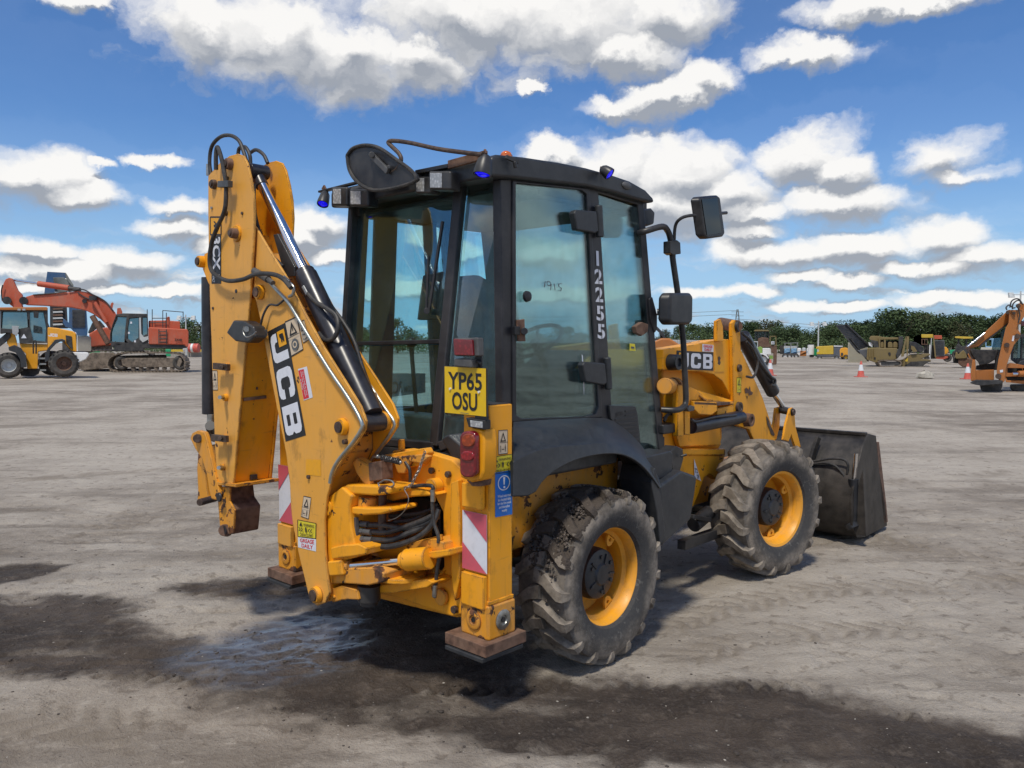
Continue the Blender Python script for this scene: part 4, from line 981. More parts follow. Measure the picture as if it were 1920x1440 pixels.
# hoses on the boom cylinder
MB().tube([at(575, 548, 'x', -1.045), at(592, 566, 'x', -1.05), at(612, 578, 'x', -1.05), at(630, 592, 'x', -1.04), at(634, 612, 'x', -1.05), at(627, 632, 'x', -1.06), at(611, 638, 'x', -1.06), at(598, 625, 'x', -1.05)], .0115).build('hydraulic_hose', 'hose', boom)
MB().cyl(at(570, 538, 'x', -1.045), at(578, 553, 'x', -1.045), .014, n=8).build('hose_ferrule', 'steel', boom)
MB().tube(pl([(604, 545), (622, 575), (645, 606), (664, 640), (680, 690), (697, 735), (700, 740)], 'x', -.93), .011).build('hydraulic_hose', 'hose', boom)
MB().cyl(at(700, 738, 'x', -.93), at(706, 752, 'x', -.93), .014, n=8).build('hose_ferrule', 'steel', boom)
MB().prism(pl([(512, 440), (520, 438), (552, 500), (552, 518), (534, 518)], 'x', -1.03), (.02, 0, 0)).build('guard_plate', 'black', boom, .003)
# work lamp hung on the boom
lam = MB().prism([at(x, y, 'x', -1.20) for x, y in ((423, 624), (437, 600), (458, 602), (474, 612), (478, 632), (464, 643), (440, 640))], (.075, 0, 0)).build('work_lamp', 'black', mach, .012, 3)
MB().tube([at(533, 562, 'x', XN - .02), at(520, 572, 'x', XN - .02), at(505, 572, 'x', XN - .02), at(494, 590, 'x', -1.13), at(487, 615, 'x', -1.13), at(478, 624, 'x', -1.15)], .006).build('lamp_arm', 'black', lam)
MB().box(tuple(min(a, b_) for a, b_ in zip(at(478, 618, 'x', -1.14), at(502, 630, 'x', -1.12))), tuple(max(a, b_) for a, b_ in zip(at(478, 618, 'x', -1.14), at(502, 630, 'x', -1.12)))).build('lamp_bracket', 'greyplastic', lam, .002)
MB().cyl(at(462, 617, 'x', -1.21), at(462, 617, 'x', -1.19), .015, n=12).tube(pl([(458, 612), (456, 622), (462, 632), (474, 628), (480, 622)], 'x', -1.215), .0035).build('lamp_knob', 'steel', lam)
# lettering on the boom: reads downwards
def xq(pts, x=XN): return pl(pts, 'x', x)
decal('maker_badge', xq([(535, 605), (574, 816), (536, 828), (502, 622)]), 'p_black', jcb_items(), boom)
decal('safety_sticker', xq([(535, 604), (557, 594), (569, 655), (547, 668)]), 'p_cream', [('p_black', stroke([(0, 0), (1, 0), (1, 1), (0, 1), (0, 0)], .035)), ('p_black', tri_sign(.5, .74, .66, .38)), ('p_black', rect(.48, .66, .54, .80)), ('p_grey', ring(.5, .25, .30, .17, .99, 14)), ('p_cream', ring(.5, .25, .18, .10, .4, 14)), ('p_black', stroke([(0, .5), (1, .5)], .02))], boom)
decal('safety_sticker', xq([(560, 604), (571, 600), (581, 636), (569, 643)]), 'p_cream', [('p_black', stroke([(0, 0), (1, 0), (1, 1), (0, 1), (0, 0)], .04)), ('p_black', tri_sign(.5, .72, .7, .4)), ('p_grey', stroke([(.2, .15), (.2, .38), (.5, .33), (.8, .38), (.8, .15), (.5, .1), (.2, .15)], .05))], boom)
decal('torn_notice', xq([(576, 687), (587, 745), (570, 751), (559, 692)]), 'p_white', [('p_red', rect(.05, .03, .97, .62)), ('p_white', txt('Do not walk or work\nunder the raised boom\nor bucket', .10, .08, .90, .56, .005))], boom)
decal('crush_zone_sticker', xq([(558.5, 974), (593.5, 981), (593, 1010), (559, 1006)]), 'p_yellow', crush, boom)
decal('grease_sticker', xq([(559, 1007), (593, 1011), (593, 1034), (559.5, 1026)]), 'p_white', [('p_red', txt('GREASE\nDAILY', .12, .1, .90, .92, .02))], boom)
decal('safety_sticker', xq([(570, 930), (584, 933), (579, 973), (565, 968)]), 'p_cream', ysafe, boom)
decal('sticker_patch', xq([(574, 861), (602, 862), (602, 893), (574, 890)]), 'p_orange', [], boom)

# ---- dipper ------------------------------------------------------------
XD, XE = -1.125, -.880
DO = [(390, 330), (397, 322), (412, 305), (430, 292), (445, 288), (456, 292), (463, 306), (470, 335), (475, 365), (477, 400), (475, 450), (472, 500), (468, 560), (463, 620), (456, 690), (449, 770), (443, 840), (437, 908), (407, 903), (403, 840), (399, 740), (396, 640), (393, 560), (391, 470), (390, 400)]
dip = MB().prism(pl(DO, 'x', XD), (.014, 0, 0)).build('dipper_arm', 'faded', mach, .004)
DO3 = pl(DO, 'x', XD)
MB().prism(shift(DO3, XE - XD - .014), (.014, 0, 0)).build('dipper_side_plate', 'yellow', dip, .004)
cenD = at(425, 640, 'x', XD)
mbw = MB(); webs(mbw, DO3[12:18], XD + .0145, XE - .0145, cenD, .012, .010); mbw.build('dipper_inner_web', 'yellow', dip)
mbw = MB(); webs(mbw, DO3[18:25] + [DO3[0]], XD + .0145, XE - .0145, cenD, .012, .010); mbw.build('dipper_outer_web', 'yellow', dip)
MB().prism([at(x, y, 'x', XD - .012) for x, y in ((402, 903), (443, 908), (443, 914), (402, 909))], (XE - XD + .024, 0, 0)).build('dipper_end_flange', 'worn', dip, .003)
# slots cut in the inner web
def on_web(px, py): return at(px, py, 'y', (DO3[14].y + DO3[16].y) / 2)
for (x0, y0, x1, y1, r) in ((456, 749, 498, 744, .011), (480, 728, 482, 728, .010), (468, 895, 480, 893, .018)):
    a = (DO3[14], DO3[17]); 
    def wp(px, py):
        best = at(px, py, 'y', a[0].y)
        for _ in range(3):
            t = (best.z - a[0].z) / (a[1].z - a[0].z); best = at(px, py, 'y', a[0].y + (a[1].y - a[0].y) * t + .012)
        return best
    A, B = wp(x0, y0), wp(x1, y1)
    A.y -= .003; B.y -= .003
    MB().bar(A, B, r * 1.6, r * 1.6, V(0, 1, 0)).build('web_slot', 'rust' if r == .011 else 'frame', dip, .002)
for x, y, r, l, mt, pn in ((433, 308, .030, .03, 'rust', 'pin'), (403, 346, .026, .022, 'pin', 'pin'), (427, 335, .012, .01, 'pin', None), (445, 438, .044, .012, 'yellow', None), (443, 438, .027, .035, 'rust', 'pin'), (455, 400, .008, .008, 'pin', None), (398, 390, .008, .008, 'steel', None), (425, 400, .014, .02, 'pin', None), (400, 578, .008, .006, 'pin', None), (443, 546, .011, .003, 'frame', None),
    (427, 688, .020, .02, 'yellow', None), (425, 745, .020, .02, 'yellow', None), (423, 822, .020, .02, 'yellow', None), (420, 876, .018, .02, 'yellow', None)):
    boss('arm_boss', x, y, XD - (.012 if (x, y) == (443, 438) else 0), r, l, mt, dip, pn)
for x, y in ((412, 745), (410, 877)):
    MB().cyl(at(x, y, 'x', XD - .06), at(x + 8, y, 'x', XD - .01), .012, n=6).build('hex_bolt', 'steel', dip)
for x, y in ((415, 688), (412, 822)):
    MB().bar(at(x - 13, y - 2, 'x', XD - .045), at(x + 14, y + 1, 'x', XD - .035), .022, .036).cyl(at(x, y, 'x', XD - .07), at(x + 3, y, 'x', XD - .04), .012, n=6).build('hose_cleat', 'pin', dip, .002)
decal('model_badge', xq([(415, 442), (415, 532), (397, 532), (397, 442)], XD), 'p_black', [('p_white', txt('3CX', .02, .16, .72, .92, .035, 1.05)), ('p_white', txt('COMPACT', .74, .15, .97, .40, .01)), ('p_white', poly([(.86, .55), (.80, .88), (.92, .88)]))], dip)
decal('emblem_sticker', xq([(395, 407), (415, 407), (415, 440), (395, 440)], XD), 'p_orange', [('p_black', stroke([(0, 0), (1, 0), (1, 1), (0, 1), (0, 0)], .08)), ('p_black', stroke([(.35, .75), (.6, .6), (.35, .5), (.65, .35)], .08))], dip)
decal('safety_sticker', xq([(399, 695), (408, 695), (409, 731), (400, 731)], XD), 'p_cream', ysafe, dip)
# side lug, bucket cylinder, quick-hitch link
boss('cylinder_lug', 383, 491, XD + .03, .034, .04, 'yellow', dip, 'pin', pinr=.7)
MB().prism(pl([(383, 476), (396, 470), (396, 540), (390, 530), (380, 505)], 'x', XD + .02), (.03, 0, 0)).build('lug_plate', 'yellow', dip, .003)
bk = MB().cyl(at(392, 520, 'x', -.985), at(393, 776, 'x', -.985), .045, n=24).build('bucket_cylinder', 'cylblack', dip, .004)
MB().cyl(at(397, 776, 'x', -.985), at(397, 800, 'x', -.985), .028).build('cylinder_rod', 'steel', bk)
MB().cyl(at(394, 798, 'x', -1.05), at(402, 820, 'x', -.95), .03).build('rod_eye', 'black', bk)
lk = MB().prism(pl([(356, 822), (360, 812), (370, 807), (382, 810), (386, 820), (393, 850), (401, 885), (408, 912), (412, 928), (405, 938), (396, 936), (391, 915), (386, 885), (378, 860), (366, 842)], 'x', -1.14), (.03, 0, 0)).build('tipping_link', 'worn', dip, .006)
MB().prism(pl([(371, 850), (379, 852), (386, 885), (388, 915), (392, 935), (376, 948), (369, 944), (371, 920), (369, 880)], 'x', -1.05), (.03, 0, 0)).build('tipping_link', 'worn', dip, .006)
MB().prism(pl([(385, 838), (405, 832), (405, 900), (392, 905)], 'x', -.98), (.02, 0, 0)).build('link_plate', 'worn', dip, .003)
MB().cyl(at(374, 942, 'x', -1.16), at(404, 934, 'x', -1.02), .021).build('link_pin', 'pin', dip, .003)
MB().cyl(at(370, 822, 'x', -1.16), at(384, 822, 'x', -1.0), .026).build('link_pin', 'pin', dip, .003)
boss('link_cap', 412, 932, -1.15, .026, .01, 'frame', dip)
ns = MB().prism(pl([(406, 912), (431, 913), (430, 940), (440, 957), (437, 1000), (420, 1003), (412, 985)], 'x', -1.115), (.012, 0, 0)).build('dipper_nose', 'worn', dip, .003)
MB().prism([at(x, y, 'x', -1.10) for x, y in ((426, 913), (429, 938), (440, 955), (436, 1002), (420, 1000), (412, 950), (410, 913))], (.165, 0, 0)).build('nose_casting', 'rust', ns, .008)
MB().cyl(at(421, 994, 'x', -1.135), at(426, 996, 'x', -.90), .034).build('nose_tube', 'rust', ns, .003)
MB().lathe([(0, .026), (.002, .026), (.002, .0)], at(421, 994, 'x', -1.136), (-1, 0, 0), 20).build('tube_hole', 'frame', ns)
# hoses over the top of the dipper
for h, xx in (([(397, 333), (393, 305), (397, 275), (413, 257), (432, 254), (448, 264), (457, 285), (463, 305)], -1.10), ([(405, 318), (405, 290), (408, 276), (416, 300), (423, 340), (424, 362), (421, 395), (408, 425), (397, 455), (393, 490), (400, 512), (425, 526), (455, 524), (480, 514), (510, 514), (530, 522), (546, 540)], -1.165), ([(446, 292), (449, 278), (460, 276), (468, 290), (470, 308)], -1.03), ([(467, 288), (480, 281), (494, 290), (502, 306)], -.93), ([(476, 345), (478, 400), (492, 450), (506, 475), (530, 500)], -1.06)):
    MB().tube(pl(h, 'x', xx), .0105 if xx != -1.165 else .012).build('hydraulic_hose', 'hose', dip)
MB().cyl(at(391, 308, 'x', -1.10), at(391, 329, 'x', -1.10), .014, n=8).cyl(at(530, 520, 'x', -1.16), at(541, 530, 'x', -1.14), .014, n=8).tube(pl([(540, 528), (550, 538), (549, 552), (542, 556)], 'x', -1.13), .008).build('hose_ferrule', 'steel', dip)
MB().bar(at(412, 346, 'x', -1.17), at(432, 345, 'x', -1.17), .03, .035).build('hose_clamp', 'greyplastic', dip, .003)

# ---- cab ---------------------------------------------------------------
YS = -.61                                   # plane of the right-hand side windows
def mir(p): return V(p[0], -p[1], p[2])
def yp(pts, y=YS): return pl(pts, 'y', y)
# corners of the cab shell
rt = at(957, 338, 'y', YS); rb = at(957, 792, 'y', YS)           # rear corner post
bt = at(1110, 352, 'y', YS); bb = at(1137, 785, 'y', YS)         # door post
ft = at(1203, 384, 'y', YS); fb = at(1243, 848, 'y', YS)         # front post
wt = at(868, 336, 'x', -.50); wb = at(818, 828, 'x', -.60)        # post between rear window and corner window
ROOFZ = 2.41
cabf = MB()
rtx = V(rt.x, rt.y, 2.42)
cabf.prism(yp([(938, 335), (964, 335), (964, 795), (944, 800)]), (0, .055, 0))
cabf.prism(yp([(1102, 348), (1122, 349), (1149, 786), (1126, 788)], YS - .004), (0, .05, 0))
cabf.prism(yp([(1196, 380), (1208, 384), (1247, 850), (1236, 852)]), (0, .05, 0))
cabf.prism(yp([(955, 330), (1108, 346), (1208, 376), (1208, 388), (1108, 358), (955, 343)]), (0, .05, 0))
post = cabf.build('cab_side_frame', 'frame', mach, .008)
sl_ = MB()
YL = .615
sl_.prism([(-.58, YL, 1.1), (-.47, YL, 2.46), (-.42, YL, 2.46), (-.52, YL, 1.1)], (0, -.06, 0)).prism([(.30, YL, 1.2), (.17, YL, 2.46), (.24, YL, 2.46), (.38, YL, 1.2)], (0, -.06, 0)).prism([(.91, YL, 1.0), (.65, YL, 2.44), (.70, YL, 2.44), (.97, YL, 1.0)], (0, -.06, 0))
sl_.prism([(-.50, YL + .004, 2.38), (.70, YL + .004, 2.40), (.70, YL + .004, 2.47), (-.50, YL + .004, 2.47)], (0, -.06, 0)).prism([(-.58, YL + .004, .98), (.95, YL + .004, .98), (.95, YL + .004, 1.30), (-.58, YL + .004, 1.22)], (0, -.05, 0))
sl_.build('cab_side_frame', 'frame', mach, .006)
# rear window frame, leaning
rf = MB()
lt, rt_ = V(-.50, .598, 2.485), V(-.50, at(866, 336, 'x', -.50).y, 2.475)
lb_, rb_ = V(-.605, at(638, 820, 'x', -.605).y, 1.09), V(-.60, at(818, 826, 'x', -.60).y, 1.12)
rf.bar(lt, lb_, .045, .05, V(1, 0, 0)).bar(rt_, rb_, .062, .05, V(1, 0, 0)).bar(lt + V(.003, 0, -.01), rt_ + V(.003, 0, -.01), .044, .075, V(1, 0, 0)).bar(lb_ + V(.003, 0, 0), rb_ + V(.003, 0, 0), .044, .06, V(1, 0, 0))
rf.build('rear_window_frame', 'frame', mach, .008)
def lerp(a, b_, t): return a + (b_ - a) * t
k_ = .605
kL, kR = lerp(lt, lb_, k_), lerp(rt_, rb_, k_)
MB().bar(kL, kR, .022, .045, V(1, 0, 0)).build('rear_window_bar', 'frame', mach, .004)
def pane(name, c, th=.005, mat='glass'):
    c = [Vector(p) for p in c]; n = (c[1] - c[0]).cross(c[2] - c[0]).normalized() * th
    return MB().prism(c, n).build(name, mat, mach)
i_ = .018
pane('upper_rear_window', [lt + V(.012, -i_, -.04), rt_ + V(.012, i_, -.04), kR + V(.012, i_, .01), kL + V(.012, -i_, .01)], mat='rearglass')
pane('lower_rear_window', [kL + V(.012, -i_, -.01), kR + V(.012, i_, -.01), rb_ + V(.012, i_, .02), lb_ + V(.012, -i_, .02)], mat='rearglass')
# corner window between the rear window and the corner post
ct0, ct1 = rt_ + V(0, -.03, 0), V(-.470, YS + .004, 2.45)
cb0, cb1 = rb_ + V(0, -.03, 0), V(-.475, YS + .004, 1.26)
cm = V(-.70, rb_.y - .06, 1.135)
MB().bar(cb0, cb1, .04, .05).build('corner_window_sill', 'frame', mach, .006)
MB().bar(ct0, ct1, .04, .05).build('corner_window_header', 'frame', mach, .006)
pane('corner_window', [ct0 + V(0, -.012, -.02), ct1 + V(0, .012, -.03), cb1 + V(0, .012, .03), cb0 + V(0, -.012, .03)])
# door with rubber edged glass
dz0, dz1 = at(1000, 786, 'y', YS).z, at(1000, 344, 'y', YS).z
door = MB().prism(yp([(962, 338), (1106, 353), (1130, 783), (962, 792)], YS - .010), (0, .024, 0), [yp([(968, 347), (972, 343), (1090, 356), (1100, 364), (1123, 762), (1118, 776), (1100, 781), (980, 785), (969, 778)], YS - .010)]).build('door', 'frame', mach, .006)
MB().prism(yp([(966, 345), (1100, 358), (1125, 778), (966, 787)], YS + .002), (0, .005, 0)).build('door_glass', 'glass', door)
MB().prism(yp([(1112, 362), (1197, 390), (1238, 842), (1196, 852), (1142, 770)], YS + .004), (0, .005, 0)).build('side_window', 'glass', mach)
for x0, y0 in ((1077, 393), (1093, 678)):
    MB().prism(yp([(x0, y0 + 6), (x0 + 4, y0), (x0 + 42, y0 + 3), (x0 + 46, y0 + 40), (x0 + 40, y0 + 44), (x0 + 6, y0 + 38)], YS - .055), (0, .042, 0)).cyl(at(x0 + 45, y0 - 8, 'y', YS - .03), at(x0 + 48, y0 + 52, 'y', YS - .03), .022, n=14).build('door_hinge', 'charcoal', door, .008)
lt2 = MB().prism(yp([(970, 600), (984, 598), (986, 640), (972, 640)], YS - .02), (0, .012, 0)).build('door_latch', 'rust', door, .004)
MB().prism(yp([(966, 612), (976, 612), (976, 628), (966, 628)], YS - .035), (0, .02, 0)).cyl(at(983, 621, 'y', YS - .05), at(983, 621, 'y', YS - .015), .018, n=14).build('latch_block', 'black', lt2, .003)
p = at(987, 556, 'y', YS - .010); MB().lathe([(0, .028), (.014, .025), (.018, .012), (.018, 0)], p, (0, -1, 0), 24).build('glass_knob', 'frame', door)
gl = MB().prism(yp([(1192, 612), (1204, 604), (1216, 608), (1215, 622), (1204, 630), (1194, 624)], YS - .03), (0, .03, 0)).build('window_latch', 'rust', mach, .004)
# stencilled number down the door post
for ch_, y, x in (('1', 484, 1119), ('2', 518, 1120.5), ('2', 552, 1122), ('5', 587, 1124), ('5', 621, 1126)):
    h_ = 14; w_ = 7 if ch_ != '1' else 3
    yy = YS - .004
    if ch_ == '1': it = [('p_white', rect(.1, 0, .9, 1))]
    else: it = [('p_white', txt(ch_, 0, 0, 1, 1, .03)), ('frame', rect(.46, .0, .54, 1), 3)]
    decal('stencilled_digit', yp([(x - w_, y - h_), (x + w_, y - h_ + 1), (x + w_ + 1, y + h_ + 1), (x - w_ + 1, y + h_)], yy), None, it, post, .002)
decal('handwritten_number', yp([(1018, 524), (1054, 529), (1054, 547), (1020, 540)], YS + .0015), None, [('p_grey', stroke([(.02, .1), (.1, .8)], .05)), ('p_grey', ring(.28, .62, .12, .30, .35, 12)), ('p_grey', stroke([(.40, .6), (.34, -.1)], .05)), ('p_grey', stroke([(.55, .7), (.60, .0)], .05)), ('p_grey', stroke([(.98, .85), (.80, .75), (.80, .45), (.95, .35), (.9, .05), (.76, .0)], .06))], door, .0004)
decal('glass_sticker', yp([(1180, 644), (1190, 645), (1191, 658), (1180, 657)], YS + .001), 'p_yellow', [('p_green' if False else 'p_grey', rect(.2, .3, .8, .6))], mach, .002)
decal('scratch_mark', yp([(1088, 665), (1094, 662), (1096, 742), (1091, 740)], YS - .002), None, [('p_white', poly([(.3, 1), (.6, .95), (.9, .5), (.75, .1), (.6, 0), (.45, .3), (.4, .6)]))], door, .002)
# reversed model badge seen through the rear glass, on the inside of the left panel
decal('model_panel', pl([(722, 700), (798, 700), (798, 736), (722, 746)], 'x', .2), 'p_grey', [('p_black', txt('3CX', .45, .12, .05, .66, .02)), ('p_black', txt('COM', .72, .14, .50, .42, .015))], mach, .002)
# lower cab
MB().prism([(-.605, -.25, .90), (-.47, -.62, .90), (-.47, -.62, 1.235), (-.60, -.25, 1.10)], (.10, 0, 0)).prism([(-.63, -.30, .86), (-.63, .60, .86), (-.63, .60, 1.09), (-.63, -.30, 1.09)], (.06, 0, 0)).build('rear_cab_skirt', 'black', mach, .015)
MB().prism(pl([(826, 822), (840, 814), (868, 838), (866, 868), (848, 862)], 'x', -.72), (.10, 0, 0)).build('skirt_cover', 'charcoal', mach, .012)
MB().box((-.52, -.56, .95), (.90, .56, 1.02)).build('cab_floor', 'frame', mach)
MB().prism(yp([(1130, 786), (1140, 782), (1192, 850), (1240, 846), (1243, 858), (1190, 866)], YS), (0, .05, 0)).build('cab_sill', 'frame', mach, .006)
MB().prism(yp([(1196, 850), (1240, 842), (1243, 775), (1190, 760)], YS + .02), (0, .01, 0)).build('lower_side_panel', 'frame', mach, .004)
gr = MB().prism(yp([(1143, 760), (1192, 762), (1196, 775), (1203, 845), (1198, 848), (1146, 786)], YS - .022), (0, .018, 0)).build('vent_grille', 'charcoal', mach, .004)
for i in range(10):
    y = 770 + i * 8.0; x0 = 1172 if i < 2 else 1153 + (i - 2) * 4.6; x1 = 1191 + i * .9
    MB().bar(at(x0, y + 1, 'y', YS - .023), at(x1, y - 3, 'y', YS - .023), .010, .006, V(0, 1, 0)).build('vent_slot', 'frame', gr)
decal('embossed_badge', yp([(1154, 774), (1168, 771), (1168, 780), (1154, 783)], YS - .023), None, [('p_black', txt('JCB', 0, 0, 1, 1, .04))], gr)
# roof
rp = yp([(922, 294), (934, 289), (985, 294), (1050, 304), (1100, 314), (1150, 328), (1182, 339), (1212, 356), (1225, 370), (1229, 379), (1221, 380), (1195, 374), (1150, 360), (1100, 349), (965, 334), (922, 331)], -.655)
roof = MB().prism(rp, (0, 1.295, 0)).build('cab_roof', 'charcoal', mach, .028, 3)
MB().box((-.46, -.56, 2.39), (.62, .56, 2.415)).build('roof_lining', 'frame', roof, .01)
p = at(949, 293, 'y', -.40); MB().lathe([(-.02, .034), (.004, .034), (.006, .030)], p, (0, 0, 1), 20).ball(p + V(0, 0, .006), .030, .030, .022).build('beacon', 'l_beacon', mach)
p = at(1175, 348, 'y', -.658); MB().ball(p, .045, .012, .022).build('side_marker', 'greyplastic', mach)
MB().bar(at(948, 294, 'y', -.67), at(972, 304, 'y', -.69), .014, .02).cyl(at(965, 303, 'y', -.69), at(967, 315, 'y', -.69), .010).build('roof_bracket', 'black', mach, .003)
# blue lamps
def blue_lamp(back, front, r, br=None):
    back, front = Vector(back), Vector(front); d = (front - back).normalized(); L_ = (front - back).length
    o = MB().lathe([(0, 0), (0, r * .45), (L_ * .25, r * .8), (L_ * .8, r), (L_, r), (L_, r * .84), (L_ * .93, r * .82), (L_ * .93, 0)], back, d, 24).build('blue_spot_lamp', 'black', mach)
    MB().lathe([(L_ * .935, r * .82), (L_ * 1.01, r * .5), (L_ * 1.03, 0)], back, d, 24).build('blue_lens', 'l_blue', o)
    MB().lathe([(L_ * 1.0, r * .58), (L_ * 1.035, r * .50), (L_ * 1.0, r * .42)], back, d, 24).build('lens_ring', 'l_blue', o)
    if br: MB().bar(back, br, .012, .03).build('lamp_bracket', 'rust', o, .003)
    return o
f0 = at(606, 386, 'x', -.86)
blue_lamp(at(611, 360, 'x', -.62), at(605, 383, 'x', -.66), .034, at(606, 350, 'x', -.62))
blue_lamp(at(911, 292, 'x', -.69), at(904, 328, 'x', -.712), .043, at(908, 284, 'x', -.68))
blue_lamp(at(1128, 315, 'y', -.68), at(1144, 327, 'y', -.725), .034, at(1126, 324, 'y', -.66))
# rear lamp bar and work lamps
MB().bar(at(600, 360, 'x', -.62), at(672, 342, 'x', -.60), .03, .012).build('lamp_bar', 'black', mach, .002)
def work_lamp(px0, py0, px1, py1, xx, side):
    # housing with a textured lens on its left half face
    c = [at(px0, py0, 'x', xx), at(px1, py0, 'x', xx), at(px1, py1, 'x', xx), at(px0, py1, 'x', xx)]
    o = MB().prism(c, (.075, 0, 0)).build('work_lamp', 'black', mach, .012, 3)
    w = px1 - px0
    MB().prism([at(px0 + 3, py0 + 4, 'x', xx - .004), at(px0 + w * .60, py0 + 4, 'x', xx - .004), at(px0 + w * .60, py1 - 4, 'x', xx - .004), at(px0 + 3, py1 - 4, 'x', xx - .004)], (.006, 0, 0)).build('lamp_lens', 'l_clear', o, .002)
    return o
work_lamp(621, 350, 650, 386, -.66, 0); work_lamp(654, 354, 690, 387, -.68, 0)
work_lamp(777, 330, 806, 363, -.66, 0); work_lamp(803, 320, 844, 356, -.69, 0)
MB().bar(at(785, 324, 'x', -.64), at(846, 312, 'x', -.64), .05, .02).build('lamp_bracket', 'black', mach, .003)
MB().tube(pl([(843, 345), (856, 338), (862, 325), (855, 318)], 'x', -.62), .005).build('lamp_cable', 'hose', mach)
MB().bar(at(842, 309, 'x', -.66), at(912, 290, 'x', -.68), .020, .04).build('roof_strap', 'rust', mach, .004)
# wiper and interior bits near the rear window
MB().prism([lerp(lt, rt_, .02) + V(-.01, 0, .02), lerp(lt, rt_, .98) + V(-.01, 0, .02), lerp(lt, rt_, .98) + V(-.01, 0, -.03), lerp(lt, rt_, .02) + V(-.01, 0, -.03)], (.03, 0, 0)).build('rear_header', 'frame', mach, .006)
wa = MB().bar(at(830, 415, 'x', -.555), at(805, 580, 'x', -.575), .016, .012).bar(at(804, 480, 'x', -.555), at(800, 580, 'x', -.575), .012, .012).cyl(at(800, 583, 'x', -.62), at(800, 583, 'x', -.55), .016).build('rear_wiper', 'frame', mach, .002)
MB().prism(pl([(792, 516), (832, 508), (826, 600), (781, 600)], 'x', -.52), (.05, 0, 0)).build('wiper_motor_cover', 'frame', mach, .008)
# seat, steering wheel, dash, levers
seat = MB().prism([(-.24, -.26, 1.36), (-.24, .22, 1.36), (-.26, .22, 1.84), (-.27, .17, 1.98), (-.27, .08, 2.02), (-.27, -.12, 2.02), (-.27, -.21, 1.98), (-.26, -.26, 1.84)], (.12, 0, 0)).box((-.22, -.26, 1.28), (.26, .22, 1.40)).build('driver_seat', 'seat', mach, .04, 3)
MB().box((-.18, -.16, 1.02), (.20, .12, 1.28)).build('seat_base', 'frame', mach, .01)
MB().box((.50, -.26, 1.02), (.80, .26, 1.48)).prism([(.48, -.22, 1.48), (.48, .20, 1.48), (.70, .20, 1.60), (.70, -.22, 1.60)], (.08, 0, 0)).build('dashboard', 'greyplastic', mach, .02)
sw = MB(); cS = V(.40, -.02, 1.66); ax_ = V(-.55, 0, .83).normalized(); sx, sy = frame_of(ax_)
sw.tube([cS + sx * math.cos(a) * .18 + sy * math.sin(a) * .18 for a in [i * math.pi / 12 for i in range(25)]], .013, k=1)
for a in (0, 2.09, 4.19): sw.bar(cS - ax_ * .03, cS + (sx * math.cos(a) + sy * math.sin(a)) * .18, .02, .012)
sw.cyl(cS - ax_ * .35, cS, .03).build('steering_wheel', 'frame', mach)
for y_ in (-.16, .14): MB().cyl(V(-.42, y_, 1.20), V(-.46, y_, 1.62), .012).ball(V(-.46, y_, 1.65), .03).build('control_lever', 'frame', mach)
MB().box((-.52, -.30, 1.02), (-.38, .34, 1.26)).build('rear_console', 'greyplastic', mach, .02)
MB().box((.20, -.58, 1.02), (.75, -.46, 1.28)).build('side_console', 'greyplastic', mach, .02)
MB().prism([(.80, .36, 1.02), (.70, .56, 1.02), (.50, .56, 2.40), (.56, .40, 2.40)], (.04, 0, 0)).build('front_pillar_trim', 'frame', mach, .01)
MB().bar(V(.12, .565, 1.25), V(.05, .565, 2.40), .11, .03, V(1, 0, 0)).build('left_door_pillar', 'frame', mach, .01)
MB().bar(V(-.36, .56, 1.2), V(-.30, .56, 2.40), .17, .03, V(0, 1, 0)).build('left_rear_trim', 'frame', mach, .01)
fwi = pane('windscreen', [V(.66, -.56, 2.44), V(.66, .56, 2.44), V(.93, .56, 1.05), V(.93, -.56, 1.05)], mat='rearglass')
MB().bar(V(.67, -.60, 2.44), V(.67, .60, 2.44), .05, .05).build('windscreen_header', 'frame', mach, .006)
MB().bar(V(.94, -.60, 1.03), V(.94, .60, 1.03), .06, .06).build('windscreen_sill', 'frame', mach, .006)
pane('left_windows', [V(-.42, .60, 2.39), V(.66, .60, 2.39), V(.92, .60, 1.28), V(-.50, .60, 1.24)], mat='rearglass')
MB().bar(at(972, 374, 'y', -.54), at(1008, 362, 'y', -.56), .03, .045).build('interior_lamp', 'frame', mach, .01)

# ---- big round mirror on the roof --------------------------------------
mo = [(652, 292), (662, 279), (680, 273), (700, 274), (718, 281), (745, 300), (770, 318), (781, 332), (779, 340), (762, 347), (735, 354), (705, 357), (685, 351), (668, 338), (656, 318)]
mp = [at(x, y, 'x', -.72) for x, y in mo]
mp = smooth_path(mp + [mp[0]], 4)[:-1]
rm = MB().prism(mp, (.022, 0, 0)).build('rear_view_mirror', 'black', mach, .008, 3)
MB().tube([p + V(-.004, 0, 0) for p in mp] + [mp[0] + V(-.004, 0, 0)], .010, n=8, k=1).build('mirror_rim', 'hose', rm)
MB().bar(at(698, 292, 'x', -.735), at(728, 322, 'x', -.735), .018, .030).cyl(at(697, 290, 'x', -.76), at(697, 290, 'x', -.72), .016, n=8).cyl(at(729, 313, 'x', -.752), at(729, 313, 'x', -.73), .010, n=8).build('mirror_bracket', 'greyplastic', rm, .003)
MB().tube(pl([(734, 324), (745, 316), (752, 300), (748, 288), (735, 275), (728, 267), (738, 264), (770, 268), (820, 279), (870, 286), (905, 290)], 'x', -.71), .011, n=10, k=5).build('mirror_arm', 'pin', rm)

